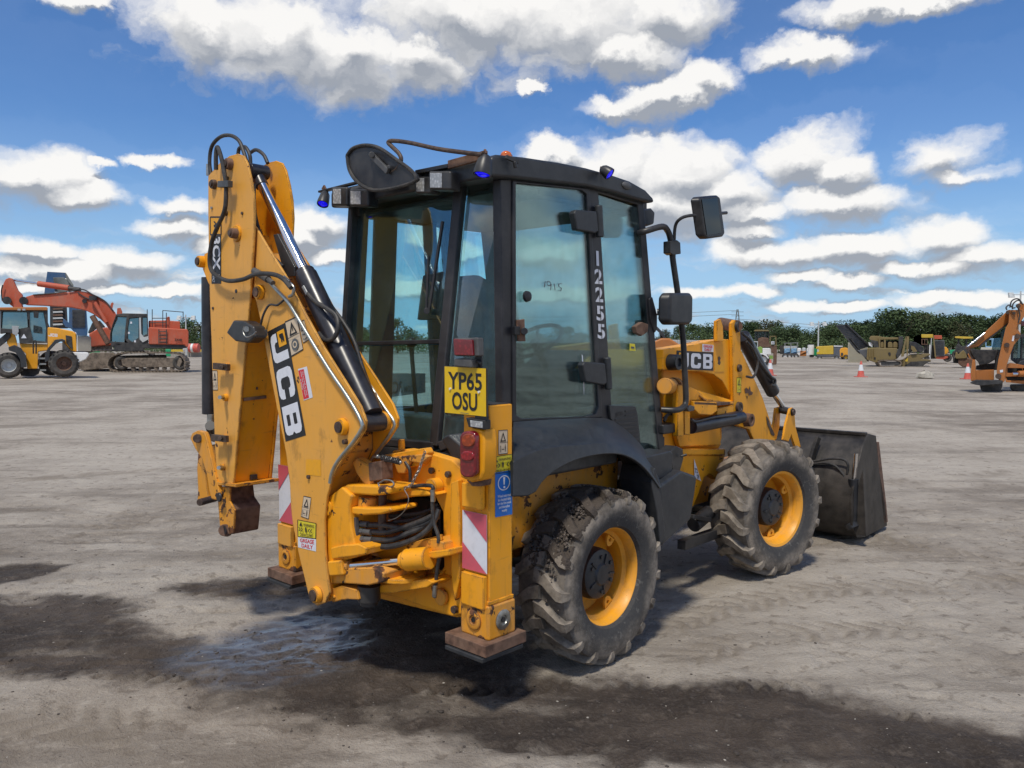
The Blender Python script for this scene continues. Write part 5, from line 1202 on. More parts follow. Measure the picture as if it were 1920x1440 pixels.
# ---- right-hand mirrors and grab rail -----------------------------------
YR = -.70
MB().tube([at(1197, 437, 'y', -.61), at(1212, 433, 'y', -.66), at(1240, 425, 'y', YR), at(1250, 430, 'y', YR), at(1257, 448, 'y', YR), at(1262, 490, 'y', YR), at(1272, 560, 'y', YR), at(1281, 640, 'y', YR), at(1284, 700, 'y', YR), at(1286, 750, 'y', YR), at(1280, 764, 'y', YR), at(1266, 769, 'y', -.69), at(1240, 768, 'y', -.62)], .0185, n=12, k=4).build('grab_rail', 'black', mach)
def mirror_head(name, pts, yy, th, bevel=.02):
    return MB().prism([at(x, y, 'y', yy) for x, y in pts], (-.03, th, 0)).build(name, 'black', mach, bevel, 3)
um = mirror_head('side_mirror', [(1312, 374), (1316, 369), (1346, 366), (1351, 370), (1360, 438), (1356, 444), (1328, 448), (1322, 442)], -.86, .05, .012)
MB().prism([at(x, y, 'y', -.8635) for x, y in ((1316, 374), (1345, 371), (1353, 436), (1326, 441))], (0, .002, 0)).build('mirror_glass', 'mirror', um)
MB().tube([at(1264, 482, 'y', YR), at(1264, 462, 'y', YR), at(1266, 425, 'y', -.72), at(1276, 410, 'y', -.76), at(1295, 404, 'y', -.81), at(1316, 405, 'y', -.84)], .010).build('mirror_stalk', 'black', um)
MB().cyl(at(1350, 400, 'y', -.82), at(1362, 399, 'y', -.82), .010).build('mirror_stub', 'black', um)
MB().prism(pl([(1257, 452), (1270, 450), (1276, 455), (1277, 476), (1263, 478), (1257, 474)], 'y', -.73), (0, .05, 0)).build('stalk_clamp', 'black', um, .004)
lm = mirror_head('side_mirror', [(1257, 556), (1262, 549), (1296, 549), (1301, 555), (1300, 604), (1294, 609), (1262, 609), (1256, 602)], -.76, .07, .02)
MB().cyl(at(1232, 585, 'y', -.62), at(1262, 585, 'y', YR), .020).cyl(at(1260, 572, 'y', YR), at(1262, 590, 'y', YR), .030).build('mirror_stalk', 'black', lm)
flm = MB().prism([at(x, y, 'y', -.58) for x, y in ((1206, 392), (1222, 390), (1229, 398), (1227, 420), (1215, 424), (1206, 420))], (.0, .12, 0)).build('front_work_lamp', 'black', mach, .012, 3)
MB().cyl(at(1209, 378, 'y', -.54), at(1209, 394, 'y', -.54), .012).build('lamp_bracket', 'frame', flm)
MB().prism(yp([(1218, 560), (1224, 556), (1233, 590), (1233, 618), (1228, 625), (1221, 600)], YS - .01), (0, .03, 0)).build('mirror_bracket', 'frame', mach, .008)
rvm = mirror_head('interior_mirror', [(1133, 408), (1140, 402), (1165, 402), (1171, 410), (1171, 440), (1164, 446), (1142, 446), (1133, 436)], -.42, .04, .015)

# ---- fender, steps, tanks -------------------------------------------------
def arch(pts_out, pts_in, y0, y1): pass
ftop = [(962, 790), (1010, 787), (1070, 784), (1130, 783), (1155, 792), (1185, 815), (1210, 845), (1228, 876)]
ridge = [(962, 866), (985, 853), (1015, 842), (1050, 836), (1100, 832), (1140, 832), (1172, 840), (1200, 856), (1222, 882), (1240, 912)]
lip = [(963, 931), (1000, 927), (1020, 900), (1046, 880), (1080, 863), (1120, 853), (1155, 851), (1180, 857), (1203, 872), (1222, 893), (1238, 916)]
def resample(P, n):
    P = smooth_path(P, 8); L = [0]
    for a, b_ in zip(P[:-1], P[1:]): L.append(L[-1] + (b_ - a).length)
    out = []
    j = 0
    for i in range(n):
        t = L[-1] * i / (n - 1)
        while j < len(L) - 2 and L[j + 1] < t: j += 1
        out.append(lerp(P[j], P[j + 1], (t - L[j]) / max(1e-9, L[j + 1] - L[j])))
    return out
N_ = 26
T_ = resample(yp(ftop, -.625), N_); R_ = resample(yp(ridge, -.885), N_); L_ = resample(yp(lip, -.905), N_)
K_ = [p + V(0, .02, -.004) for p in L_]; Q_ = [p + V(0, .018, -.02) for p in R_]; U_ = [p + V(0, 0, -.022) for p in T_]
Rm = [lerp(a, b_, .55) + V(0, 0, .020) for a, b_ in zip(T_, R_)]
fm = MB(); rows = [T_, Rm, R_, L_, K_, Q_, U_]; vs = [p for r in rows for p in r]
fs = [(a * N_ + i, a * N_ + i + 1, ((a + 1) % 7) * N_ + i + 1, ((a + 1) % 7) * N_ + i) for a in range(7) for i in range(N_ - 1)]
fs += [tuple(a * N_ for a in range(7)), tuple(a * N_ + N_ - 1 for a in range(6, -1, -1))]
fm.add(vs, fs).build('rear_fender', 'charcoal', mach, .006, 2, ang=30)
fm2 = MB(); fm2.add([V(p.x, -p.y, p.z) for p in vs], fs).build('rear_fender', 'charcoal', mach, .006, 2, ang=30)
MB().prism(yp([(962, 792), (1128, 786), (1150, 795), (1190, 830), (1216, 880), (1180, 862), (1110, 850), (1040, 870), (1005, 910), (962, 928)], -.60), (0, .02, 0)).build('arch_liner', 'frame', mach)
MB().prism(yp([(1228, 876), (1238, 912), (1248, 1000), (1238, 1026), (1232, 960), (1222, 905)], -.895), (0, .22, 0)).build('mud_flap', 'charcoal', mach, .006)
tb = MB().prism(yp([(1236, 912), (1278, 882), (1308, 893), (1303, 930), (1296, 975), (1240, 1026)], -.87), (0, .30, 0)).build('battery_box', 'charcoal', mach, .018, 3)
MB().prism(yp([(1203, 858), (1258, 845), (1262, 850), (1261, 890), (1222, 905)], -.82), (0, .16, 0)).build('step_panel', 'charcoal', mach, .010)
MB().prism(yp([(1257, 846), (1268, 836), (1281, 842), (1282, 860), (1275, 885), (1262, 885)], -.74), (0, .08, 0)).bar(at(1276, 856, 'y', -.75), at(1288, 852, 'y', -.78), .015, .015).build('filler_neck', 'black', mach, .006)
MB().cyl(at(1300, 985, 'y', -.55), at(1330, 960, 'y', -.55), .05).bar(at(1296, 968, 'y', -.6), at(1330, 975, 'y', -.6), .04, .03).build('steering_arm', 'black', mach, .006)

# ---- bonnet and front frame -------------------------------------------------
YB = -.42
MB().prism([at(x, y, 'y', YB) for x, y in ((1240, 800), (1243, 690), (1262, 655), (1330, 668), (1352, 700), (1355, 820), (1350, 842), (1240, 842))], (0, .80, 0)).build('bonnet', 'yellow', mach, .02, 3)
fx('bonnet_side', [(1262, 792), (1350, 780), (1352, 835), (1275, 838)], 'y', YB - .04, .035, 'yellow', bevel=.006)
fx('bonnet_trim', [(1274, 842), (1360, 842), (1360, 853), (1276, 853)], 'y', YB - .07, .08, 'yellow', bevel=.004)
ff = fx('front_frame', [(1262, 853), (1360, 853), (1354, 870), (1346, 900), (1330, 888), (1320, 896), (1312, 920), (1300, 950), (1290, 950), (1286, 900), (1262, 885)], 'y', YB - .05, .06, 'yellow', bevel=.004)
decal('noise_sticker', yp([(1296, 860), (1308, 860), (1314, 902), (1301, 900)], YB - .055), None, [('p_white', poly([(.4, 1), (1.0, .0), (.1, .12)]), 1), ('p_black', txt('72', .28, .34, .68, .56, .02), 2), ('p_black', txt('2F', .45, .10, .80, .28, .02), 2)], ff)
# loader arm pivot plates and arm
YA = -.53
arm = fx('loader_arm', [(1243, 655), (1262, 652), (1300, 646), (1340, 638), (1366, 636), (1374, 642), (1376, 690), (1376, 778), (1368, 740), (1355, 715), (1338, 702), (1315, 697), (1243, 694)], 'y', YA, .12, 'yellow', bevel=.006)
arm2 = fx('loader_arm_elbow', [(1373, 606), (1378, 600), (1385, 602), (1388, 612), (1389, 655), (1410, 700), (1430, 745), (1448, 800), (1455, 830), (1440, 850), (1418, 835), (1405, 806), (1382, 798), (1376, 770)], 'y', YA - .03, .03, 'yellow', bevel=.005)
fx('loader_arm_elbow', [(1345, 602), (1352, 598), (1356, 612), (1357, 640), (1345, 640)], 'y', YA - .03 + .0, .03, 'yellow', arm2, bevel=.004)
MB().cyl(at(1381, 612, 'y', YA - .035), at(1352, 606, 'y', YA + .30), .045).build('elbow_pivot', 'rust', arm2, .003)
boss('pivot_cap', 1383, 612, 0, .001, .001, 'pin', arm2)
def ybob(name, px, py, y, r, l, mat, par): return MB().lathe([(0, r), (l, r * .94), (l, r * .55), (l * .8, r * .5), (l * .8, 0)], at(px, py, 'y', y), (0, -1, 0), 24).build(name, mat, par)
ybob('pivot_cap', 1382, 612, YA - .031, .040, .02, 'charcoal', arm2)
ybob('pivot_cap', 1256, 679, YA - .001, .052, .07, 'charcoal', arm)
ybob('pin_cap', 1385, 690, YA - .031, .028, .015, 'pin', arm2); ybob('pin_cap', 1384, 764, YA - .031, .042, .02, 'pin', arm2)
ybob('pin_cap', 1398, 787, YA - .031, .050, .05, 'rust', arm2)
decal('maker_badge', yp([(1268, 657), (1337, 661), (1337, 695), (1267, 692)], YA), 'p_black', jcb_items(), arm, .003)
decal('grease_sticker', yp([(1316, 645), (1337, 647), (1337, 660), (1316, 659)], YA), 'p_white', [('p_red', txt('GREASE\nDAILY', .1, .1, .9, .92, .03))], arm, .003)
decal('sticker_patch', yp([(1339, 677), (1357, 677), (1357, 697), (1339, 697)], YA), 'p_orange', [], arm, .003)
decal('safety_sticker', yp([(1381, 708), (1389, 708), (1389, 736), (1381, 736)], YA - .03), 'p_yellow', ysafe, arm2, .002)
decal('paint_scar', yp([(1344, 668), (1351, 668), (1351, 685), (1344, 685)], YA), None, [('pin', poly([(.2, .9), (.6, 1), (.95, .8), (.7, .55), (.95, .3), (.6, 0), (.1, .2), (.25, .5)]))], arm, .002)
decal('paint_scar', yp([(1395, 722), (1412, 722), (1412, 750), (1395, 750)], YA - .03), None, [('rust', poly([(.0, .7), (.2, .85), (.45, .7), (.6, .95), (.7, .6), (.95, .5), (.85, .35), (.5, .3), (.45, .45), (.1, .45)])), ('rust', poly([(.2, .25), (.35, .28), (.3, .05)]))], arm2, .002)
decal('paint_scar', yp([(1434, 780), (1452, 780), (1452, 818), (1434, 818)], YA - .03), None, [('pin', poly([(.1, 1), (.3, .9), (.6, .5), (1, .1), (.9, 0), (.6, .1), (.4, .4), (.2, .6)]))], arm2, .002)
# left loader arm
LA = [(p.x, .53, p.z) for p in yp([(1243, 655), (1300, 646), (1366, 636), (1376, 690), (1376, 778), (1355, 715), (1315, 697), (1243, 694)], YA)]
MB().prism(LA, (0, -.12, 0)).build('loader_arm', 'yellow', mach, .006)
LB_ = [(p.x, .56, p.z) for p in yp([(1373, 606), (1385, 602), (1389, 655), (1430, 745), (1455, 830), (1440, 850), (1418, 835), (1382, 798), (1376, 770)], YA)]
MB().prism(LB_, (0, -.03, 0)).build('loader_arm_elbow', 'yellow', mach, .005)
# tower, shelf, lift and crowd cylinders
fx('loader_tower', [(1271, 721), (1282, 722), (1282, 818), (1271, 818)], 'y', -.66, .04, 'yellow', bevel=.003)
fx('loader_tower', [(1284, 724), (1294, 728), (1294, 816), (1284, 815)], 'y', -.64, .16, 'yellow', bevel=.003)
MB().cyl(at(1246, 724, 'y', -.66), at(1262, 724, 'y', -.56), .05).cyl(at(1262, 724, 'y', -.60), at(1266, 724, 'y', -.58), .056).build('tower_pivot', 'worn', mach, .004)
fx('tower_gusset', [(1292, 724), (1305, 730), (1320, 742), (1322, 750), (1292, 752)], 'y', -.62, .015, 'yellow')
MB().prism([at(1296, 728, 'y', -.60), at(1372, 750, 'y', -.52), at(1376, 756, 'y', -.58), at(1322, 748, 'y', -.64)], (0, 0, -.012)).build('tower_gusset', 'yellow', mach)
fx('step_shelf', [(1300, 752), (1345, 754), (1345, 770), (1335, 778), (1312, 777), (1301, 766)], 'y', -.68, .02, 'yellow', bevel=.004)
MB().prism([at(1302, 753, 'y', -.68), at(1345, 755, 'y', -.68), at(1378, 753, 'y', -.55), at(1330, 750, 'y', -.50)], (0, 0, -.02)).build('step_plate', 'rust', mach, .003)
fx('step_side', [(1345, 765), (1376, 760), (1376, 776), (1345, 780)], 'y', -.60, .02, 'yellow', bevel=.003)
MB().prism(pl([(1288, 765), (1296, 760), (1303, 762), (1302, 770), (1292, 772)], 'y', -.70), (0, .04, 0)).build('marker_lamp', 'greyplastic', mach, .004)
lc = MB().cyl(at(1295, 800, 'y', -.60), at(1383, 783, 'y', -.60), .048).cyl(at(1380, 783, 'y', -.60), at(1390, 782, 'y', -.60), .044).build('lift_cylinder', 'cylblack', mach, .003)
MB().tube(pl([(1296, 786), (1305, 790), (1340, 782), (1380, 778)], 'y', -.64), .010).build('hydraulic_pipe', 'cylblack', lc)
MB().box(tuple(at(1244, 815, 'y', -.64)), tuple(at(1270, 793, 'y', -.64) + V(0, .14, 0))).build('cylinder_mount', 'black', mach, .01)
cc_ = MB().cyl(at(1392, 630, 'y', -.50), at(1449, 735, 'y', -.50), .054, n=28).build('crowd_cylinder', 'cylblack', mach, .004)
MB().cyl(at(1448, 735, 'y', -.50), at(1468, 763, 'y', -.50), .022).build('cylinder_rod', 'chrome', cc_)
MB().tube(pl([(1392, 625), (1408, 640), (1418, 668), (1432, 690), (1445, 706), (1453, 712), (1452, 722), (1446, 722)], 'y', -.57), .011).build('hydraulic_pipe', 'black', cc_)
MB().tube(pl([(1400, 640), (1412, 655), (1420, 675), (1419, 692), (1412, 707), (1400, 706)], 'y', -.60), .009).build('hydraulic_hose', 'hose', cc_)
lvr = fx('bucket_lever', [(1455, 765), (1464, 762), (1462, 800), (1456, 825), (1446, 824), (1452, 790)], 'y', -.48, .02, 'yellow', bevel=.004)
fx('bucket_lever', [(1482, 766), (1487, 764), (1490, 775), (1492, 800), (1502, 838), (1492, 840), (1484, 815), (1479, 828), (1469, 825), (1474, 795)], 'y', -.60, .02, 'yellow', bevel=.004)
MB().cyl(at(1463, 768, 'y', -.48), at(1487, 773, 'y', -.61), .030).build('lever_pin', 'black', mach, .003)
ybob('pin_cap', 1487, 773, -.611, .024, .012, 'pin', lvr)
fx('bucket_bracket', [(1484, 790), (1496, 815), (1503, 842), (1494, 842), (1488, 820)], 'y', -.54, .03, 'worn')
MB().tube(pl([(1245, 790), (1252, 778), (1262, 775), (1272, 780), (1276, 784)], 'y', -.60), .010).build('hydraulic_hose', 'hose', mach)
MB().tube(pl([(1245, 784), (1256, 776), (1268, 778), (1278, 790)], 'y', -.56), .010).build('hydraulic_hose', 'hose', mach)

# ---- front bucket -----------------------------------------------------------
BXr = at(1608, 812, 'y', -.93)
bs_ = [at(x, y, 'y', -.93) for x, y in ((1618, 818), (1646, 815), (1655, 870), (1662, 940), (1668, 1002), (1622, 1008), (1598, 1006), (1580, 960), (1590, 880))]
zz = lambda x, z: V(x, 0, z)
prof = [(3.55, .88), (3.42, .80), (3.28, .60), (3.20, .40), (3.22, .18), (3.32, .06), (3.50, .03), (4.02, .03)]
BW = .94
bo = [V(x, -BW, z) for x, z in prof] + [V(x + (.012 if i < 6 else 0), -BW, z + (.014 if i > 3 else 0)) for i, (x, z) in reversed(list(enumerate(prof)))]
bkt = MB().prism(bo, (0, BW * 2, 0)).build('loader_bucket', 'bucketsteel', mach, .004)
side = [V(3.55, 0, .89), V(3.72, 0, .86), V(3.82, 0, .55), V(4.00, 0, .22), V(4.06, 0, .03), V(3.50, 0, .028), V(3.32, 0, .055), V(3.215, 0, .18), V(3.195, 0, .40), V(3.275, 0, .60), V(3.415, 0, .80)]
for s_ in (-1, 1):
    MB().prism([p + V(0, s_ * BW - (.02 if s_ < 0 else 0), 0) for p in side], (0, .02, 0)).build('bucket_side_plate', 'bucketsteel', bkt, .004)
    MB().prism([V(3.74, s_ * (BW + .02), .80), V(3.80, s_ * (BW + .02), .80), V(4.02, s_ * (BW + .02), .24), V(4.08, s_ * (BW + .02), .06), V(3.98, s_ * (BW + .02), .06), V(3.92, s_ * (BW + .02), .22)], (0, -.02 * s_, 0)).build('side_cutter', 'rust', bkt, .003)
MB().bar(V(3.55, -BW, .885), V(3.55, BW, .885), .05, .03).build('bucket_top_rail', 'bucketsteel', bkt, .006)
def onb(px, py, x=3.27): return at(px, py, 'x', x)
MB().cyl(onb(1598, 975), onb(1600, 898), .040).cyl(onb(1594, 980), onb(1600, 990), .055).build('clam_cylinder', 'black', bkt, .003)
MB().cyl(onb(1601, 897), onb(1605, 850), .018).build('clam_rod', 'chrome', bkt)
MB().tube([onb(1520, 870), onb(1545, 868), onb(1565, 873), onb(1580, 888), onb(1583, 895)], .010).tube([onb(1524, 865), onb(1560, 860), onb(1582, 862), onb(1590, 872), onb(1588, 888)], .010).tube([onb(1585, 900), onb(1580, 930), onb(1572, 950)], .009).build('bucket_hose', 'hose', bkt)
MB().prism([onb(1600, 1000), onb(1596, 965), onb(1612, 900), onb(1618, 880), onb(1624, 1006)], (.05, 0, 0)).build('bucket_gusset', 'bucketsteel', bkt, .004)
MB().bar(onb(1534, 820, 3.36), onb(1515, 880, 3.24), .03, .05).bar(onb(1400, 830, 3.36), onb(1400, 900, 3.24), .03, .05).build('bucket_rib', 'bucketsteel', bkt, .003)
MB().box((3.05, -.62, .15), (3.30, -.50, .60)).box((3.05, .50, .15), (3.30, .62, .60)).build('bucket_lug', 'bucketsteel', bkt, .01)

# ================================================================== background yard
def z1(x, y): return (x / 4.8, 480 + y / 4.8)
def z2(x, y): return (1350 + x / 6.4, 540 + y / 6.4)
def z3(x, y): return (1620 + x / 6.4, 540 + y / 6.4)
class Far:
    """a thing far off: points are given on vertical planes at a distance Y from the eye"""
    def __init__(s, name, gx_, Y, label, cat, zf, group=None):
        s.Y = Y; s.zf = zf; p = wat(*zf(gx_, 900), Y); s.o = empty(name, (p.x, Y, 0), 0, label, cat, group); s.loc = Vector((p.x, Y, 0)); s.dir = s.loc.normalized()
    def P(s, x, y, dy=0): return wat(*s.zf(x, y), s.Y + dy) - s.loc
    def pts(s, l, dy=0): return [s.P(x, y, dy) for x, y in l]
    def slab(s, name, l, dy, th, mat, par=None, bevel=0, holes=()):
        return MB().prism(s.pts(l, dy), s.dir * th, [s.pts(h, dy) for h in holes]).build(name, mat, par or s.o, bevel)
    def cyl(s, name, a, b_, r, mat, dy=0, par=None, n=12): return MB().cyl(s.P(*a, dy), s.P(*b_, dy), r, n=n).build(name, mat, par or s.o)
    def wheel(s, x, y, r, dy, w, rimmat, par=None, name='wheel', lugs=True):
        c = s.P(x, y, dy); o = bpy.data.objects.new(name, None); COL.objects.link(o); o.parent = par or s.o; o.location = c; o.rotation_euler = (0, 0, -math.atan2(s.dir.x, s.dir.y))
        mb = MB().lathe([(0, r * .52), (0, r * .78), (w * .12, r * .93), (w * .2, r * .97), (w * .8, r * .97), (w * .88, r * .93), (w, r * .78), (w, r * .52)], (0, 0, 0), (0, 1, 0), 32)
        mb.f = [f for f in mb.f if len(f) == 4]
        if lugs:
            for k in range(18):
                for sd in (0, 1):
                    a = 2 * math.pi * (k + .5 * sd) / 18; d0 = V(math.cos(a), 0, math.sin(a)); a2 = a + .12; d1 = V(math.cos(a2), 0, math.sin(a2))
                    y0_, y1_ = (w * .5, w * .04) if sd else (w * .5, w * .96)
                    mb.bar(d0 * r * .98 + V(0, y0_, 0), d1 * r * .97 + V(0, y1_, 0), r * .10, r * .08, d0)
        mb.build('tyre', 'fartyre', o)
        rm_ = MB().lathe([(w * .02, r * .54), (w * .10, r * .50), (w * .32, r * .47), (w * .35, r * .18), (w * .22, r * .16), (w * .22, 0)], (0, 0, 0), (0, 1, 0), 26); rm_.f = [f for f in rm_.f if len(f) == 4]
        rm_.build('rim', rimmat, o); return o

# ---- yellow wheel loader at the left edge
L = Far('wheel_loader', 300, 36.3, 'yellow wheel loader cut off by the left edge of the picture, black cab', 'wheel loader', z1)
body = L.slab('rear_hood', [(428, 640), (520, 648), (655, 676), (684, 700), (692, 862), (655, 858), (640, 850), (560, 760), (500, 762), (470, 820), (430, 850)], .45, 1.5, 'loaderyellow', None, .05)
L.slab('hood_grille', [(590, 712), (645, 722), (655, 845), (625, 820), (596, 780)], .41, .05, 'darkmetal', body, .02)
L.slab('hood_stripe', [(672, 680), (686, 690), (698, 720), (702, 858), (690, 858), (686, 710)], .43, 1.54, 'white', body, .02)
L.slab('counterweight', [(650, 866), (798, 868), (802, 890), (775, 930), (715, 958), (690, 960), (672, 900)], .35, 1.9, 'white', None, .05)
L.slab('chassis', [(175, 785), (430, 795), (430, 850), (345, 862), (340, 1016), (245, 1016), (232, 880), (190, 840)], .6, 1.2, 'loaderyellow', None, .04)
L.slab('belly', [(165, 1012), (360, 1018), (350, 1060), (300, 1085), (190, 1078)], .8, .9, 'darkmetal')
cab = L.slab('cab_frame', [(0, 478), (430, 484), (432, 600), (448, 640), (438, 782), (176, 786), (165, 700), (60, 690), (0, 700)], .5, 1.45, 'darkmetal', None, .03, [[(268, 500), (392, 500), (418, 640), (412, 770), (300, 760), (272, 640)], [(20, 498), (240, 500), (250, 640), (150, 660), (10, 650)]])
L.slab('cab_glass', [(268, 500), (392, 500), (418, 640), (412, 770), (300, 760), (272, 640)], .56, .02, 'farglass', cab)
L.slab('cab_glass', [(20, 498), (240, 500), (250, 640), (150, 660), (10, 650)], .56, .02, 'farglass', cab)
L.slab('cab_roof', [(-40, 462), (420, 458), (432, 470), (428, 490), (-40, 486)], .4, 1.7, 'orange', cab, .03)
for x in (172, 215): L.slab('roof_lamp', [(x - 14, 474), (x + 14, 474), (x + 14, 490), (x - 14, 490)], .36, .06, 'l_clear', cab)
L.slab('cab_mirror', [(300, 500), (350, 505), (345, 560), (305, 555)], .2, .06, 'black', cab, .01)
L.slab('driver_seat', [(300, 620), (380, 640), (385, 700), (300, 690)], 1.0, .5, 'greyplastic', cab, .03)
L.slab('warning_sign', [(190, 740), (215, 700), (240, 740)], .48, .01, 'p_white', cab)
L.slab('rear_mudguard', [(405, 960), (408, 880), (432, 830), (500, 752), (560, 745), (590, 758), (586, 772), (545, 770), (505, 790), (452, 845), (442, 940)], .0, .6, 'charcoal', None, .02)
L.slab('front_mudguard', [(75, 820), (130, 800), (190, 830), (235, 900), (240, 1000), (190, 1005), (180, 930), (140, 870), (80, 850)], .0, .6, 'charcoal', None, .02)
L.slab('lift_arm', [(-60, 790), (60, 690), (95, 690), (95, 730), (60, 770), (-60, 860)], .7, .25, 'darkmetal', None, .02)
L.slab('loader_linkage', [(80, 700), (130, 690), (150, 760), (160, 840), (90, 830), (60, 780)], .75, .3, 'loaderyellow', None, .02)
L.slab('work_lamp', [(105, 630), (165, 630), (170, 680), (150, 720), (112, 700)], .4, .12, 'l_clear', None, .02)
for y in (915, 965, 1020): L.slab('step', [(352, y), (415, y), (415, y + 14), (352, y + 14)], .3, .35, 'steel')
L.slab('step_side', [(346, 880), (356, 880), (360, 1035), (350, 1035)], .3, .35, 'black')
MB().tube(L.pts([(300, 880), (300, 780), (315, 762), (325, 780), (325, 880)], .3), .03).build('hand_rail', 'black', L.o)
L.wheel(578, 968, 25.2 / 1500 * 36.5, .0, .6, 'rust'); L.wheel(78, 985, 23.8 / 1500 * 36.5, .0, .6, 'lightgrey'); L.wheel(470, 965, 24 / 1500 * 36.5, 1.9, .6, 'rust')
decal('maker_badge', [L.P(448, 694, .40), L.P(540, 700, .40), L.P(540, 730, .40), L.P(448, 724, .40)], None, [('p_white', ppoly(LJ, .0, .05, .28, .95)), ('p_white', ppoly(LC, .35, .05, .63, .95)), ('p_white', ppoly(LB, .70, .05, .98, .95))], L.o, .06)

# ---- red tracked excavator
E = Far('tracked_excavator', 1300, 44.0, 'big faded red tracked excavator parked at the left, boom reaching left over the loader', 'excavator', z1)
def track(T, pts_, dy, w, npad, mat='track', name='crawler_track'):
    P_ = smooth_path([T.P(x, y, dy) for x, y in pts_ + [pts_[0]]], 5); Lg = [0]
    for a, b_ in zip(P_[:-1], P_[1:]): Lg.append(Lg[-1] + (b_ - a).length)
    mb = MB(); j = 0
    inner = MB()
    cen = sum(P_[:-1], Vector()) / (len(P_) - 1)
    for i in range(npad):
        t = Lg[-1] * i / npad
        while Lg[j + 1] < t: j += 1
        d = (P_[j + 1] - P_[j]).normalized(); p = lerp(P_[j], P_[j + 1], (t - Lg[j]) / (Lg[j + 1] - Lg[j] + 1e-9)); n_ = V(-d.z, 0, d.x)
        if n_.dot(p - cen) < 0: n_ = -n_
        s_ = Lg[-1] / npad
        mb.prism([p - d * s_ * .46 - n_ * .05, p + d * s_ * .40 - n_ * .05, p + d * s_ * .46, p + d * s_ * .1 + n_ * .01, p - d * s_ * .3 + n_ * .05, p - d * s_ * .46], (0, w, 0))
    o = mb.build(name, mat, T.o); o['kind'] = 'stuff'; return o
tpath = [(990, 1025), (965, 985), (972, 935), (1010, 898), (1100, 872), (1250, 868), (1540, 872), (1620, 892), (1660, 935), (1664, 990), (1635, 1032), (1400, 1040), (1200, 1043), (1060, 1043)]
track(E, tpath, 0, .62, 52); track(E, [(x - 290, y - 18) for x, y in tpath], 2.6, .62, 52)
E.slab('track_frame', [(1090, 930), (1150, 918), (1630, 916), (1640, 950), (1620, 1000), (1150, 1004), (1100, 985)], .05, .5, 'track', None, .03)
for x in (1100, 1622): E.wheel(x, 962, .40, .08, .4, 'track', None, 'track_idler', False)
for x in (1200, 1270, 1340, 1410, 1480, 1550): E.cyl('track_roller', (x, 1008), (x, 1008.01), .1, 'track') if False else MB().cyl(E.P(x, 1010, .1), E.P(x, 1010, .5), .13).build('track_roller', 'track', E.o)
E.slab('undercarriage', [(700, 960), (820, 870), (1010, 870), (1060, 900), (1500, 890), (1500, 930), (960, 1010), (740, 1030)], .9, 1.6, 'track', None, .05)
E.slab('slew_platform', [(1000, 785), (1690, 792), (1685, 826), (1640, 834), (1300, 832), (1290, 858), (1035, 858), (1028, 825), (1000, 810)], .1, 2.6, 'darkmetal', None, .04)
hd = E.slab('engine_cover', [(1336, 640), (1685, 658), (1697, 680), (1697, 810), (1680, 824), (1660, 800), (1340, 796)], .0, 2.8, 'redpaint', None, .06)
E.slab('top_cover', [(1338, 582), (1500, 578), (1505, 545), (1528, 545), (1530, 582), (1620, 588), (1622, 658), (1338, 645)], .3, 2.2, 'redpaint', None, .04)
for (a, b_) in (((1430, 660), (1430, 792)), ((1498, 660), (1498, 792)), ((1430, 680), (1498, 680)), ((1430, 712), (1498, 712)), ((1430, 745), (1498, 745)), ((1430, 775), (1498, 775))): E.cyl('ladder_bar', a, b_, .025, 'darkmetal', -.1)
for (a, b_) in (((1465, 490), (1465, 650)), ((1497, 510), (1497, 650)), ((1370, 480), (1370, 640)), ((1325, 480), (1325, 530)), ((1465, 490), (1650, 505)), ((1648, 500), (1648, 590)), ((1370, 560), (1500, 560)), ((1350, 600), (1500, 600))): E.cyl('hand_rail', a, b_, .022, 'darkmetal', .1)
decal('model_lettering', [E.P(1572, 742, -.05), E.P(1640, 746, -.05), E.P(1640, 768, -.05), E.P(1572, 766, -.05)], None, [('p_black', txt('ZAXIS', 0, 0, 1, 1, .05))], hd, .01)
decal('model_number', [E.P(1566, 772, -.05), E.P(1640, 774, -.05), E.P(1640, 795, -.05), E.P(1566, 793, -.05)], None, [('p_white', txt('350', 0, 0, 1, 1, .03))], hd, .01) if False else None
cb = E.slab('cab_frame', [(1045, 525), (1110, 515), (1330, 520), (1336, 790), (1150, 822), (985, 785), (990, 700), (1010, 620)], .1, 1.2, 'darkmetal', None, .03, [[(1050, 545), (1140, 548), (1122, 700), (1118, 775), (998, 770), (1002, 690), (1022, 620)], [(1165, 560), (1248, 552), (1246, 735), (1190, 775), (1150, 745), (1152, 640)], [(1285, 550), (1322, 550), (1325, 700), (1285, 720)]])
for h in ([(1050, 545), (1140, 548), (1122, 700), (1118, 775), (998, 770), (1002, 690), (1022, 620)], [(1165, 560), (1248, 552), (1246, 735), (1190, 775), (1150, 745), (1152, 640)], [(1285, 550), (1322, 550), (1325, 700), (1285, 720)]): E.slab('cab_glass', h, .16, .02, 'farglass', cb)
E.slab('door_trim', [(1252, 556), (1268, 556), (1272, 700), (1295, 730), (1336, 722), (1336, 750), (1285, 778), (1256, 750)], .04, .08, 'lightgrey', cb, .01)
for x, y in ((1180, 600), (1160, 692), (1215, 768)): E.slab('cab_sticker', [(x - 8, y - 9), (x + 8, y - 9), (x + 8, y + 9), (x - 8, y + 9)], .09, .01, 'p_white', cb)
E.slab('boom', [(195, 400), (235, 366), (300, 346), (620, 326), (720, 316), (790, 326), (860, 352), (950, 412), (1035, 505), (1060, 560), (1010, 660), (985, 668), (950, 612), (905, 570), (835, 520), (770, 490), (640, 462), (400, 446), (240, 440), (205, 430)], 1.5, .7, 'redpaint', None, .05)
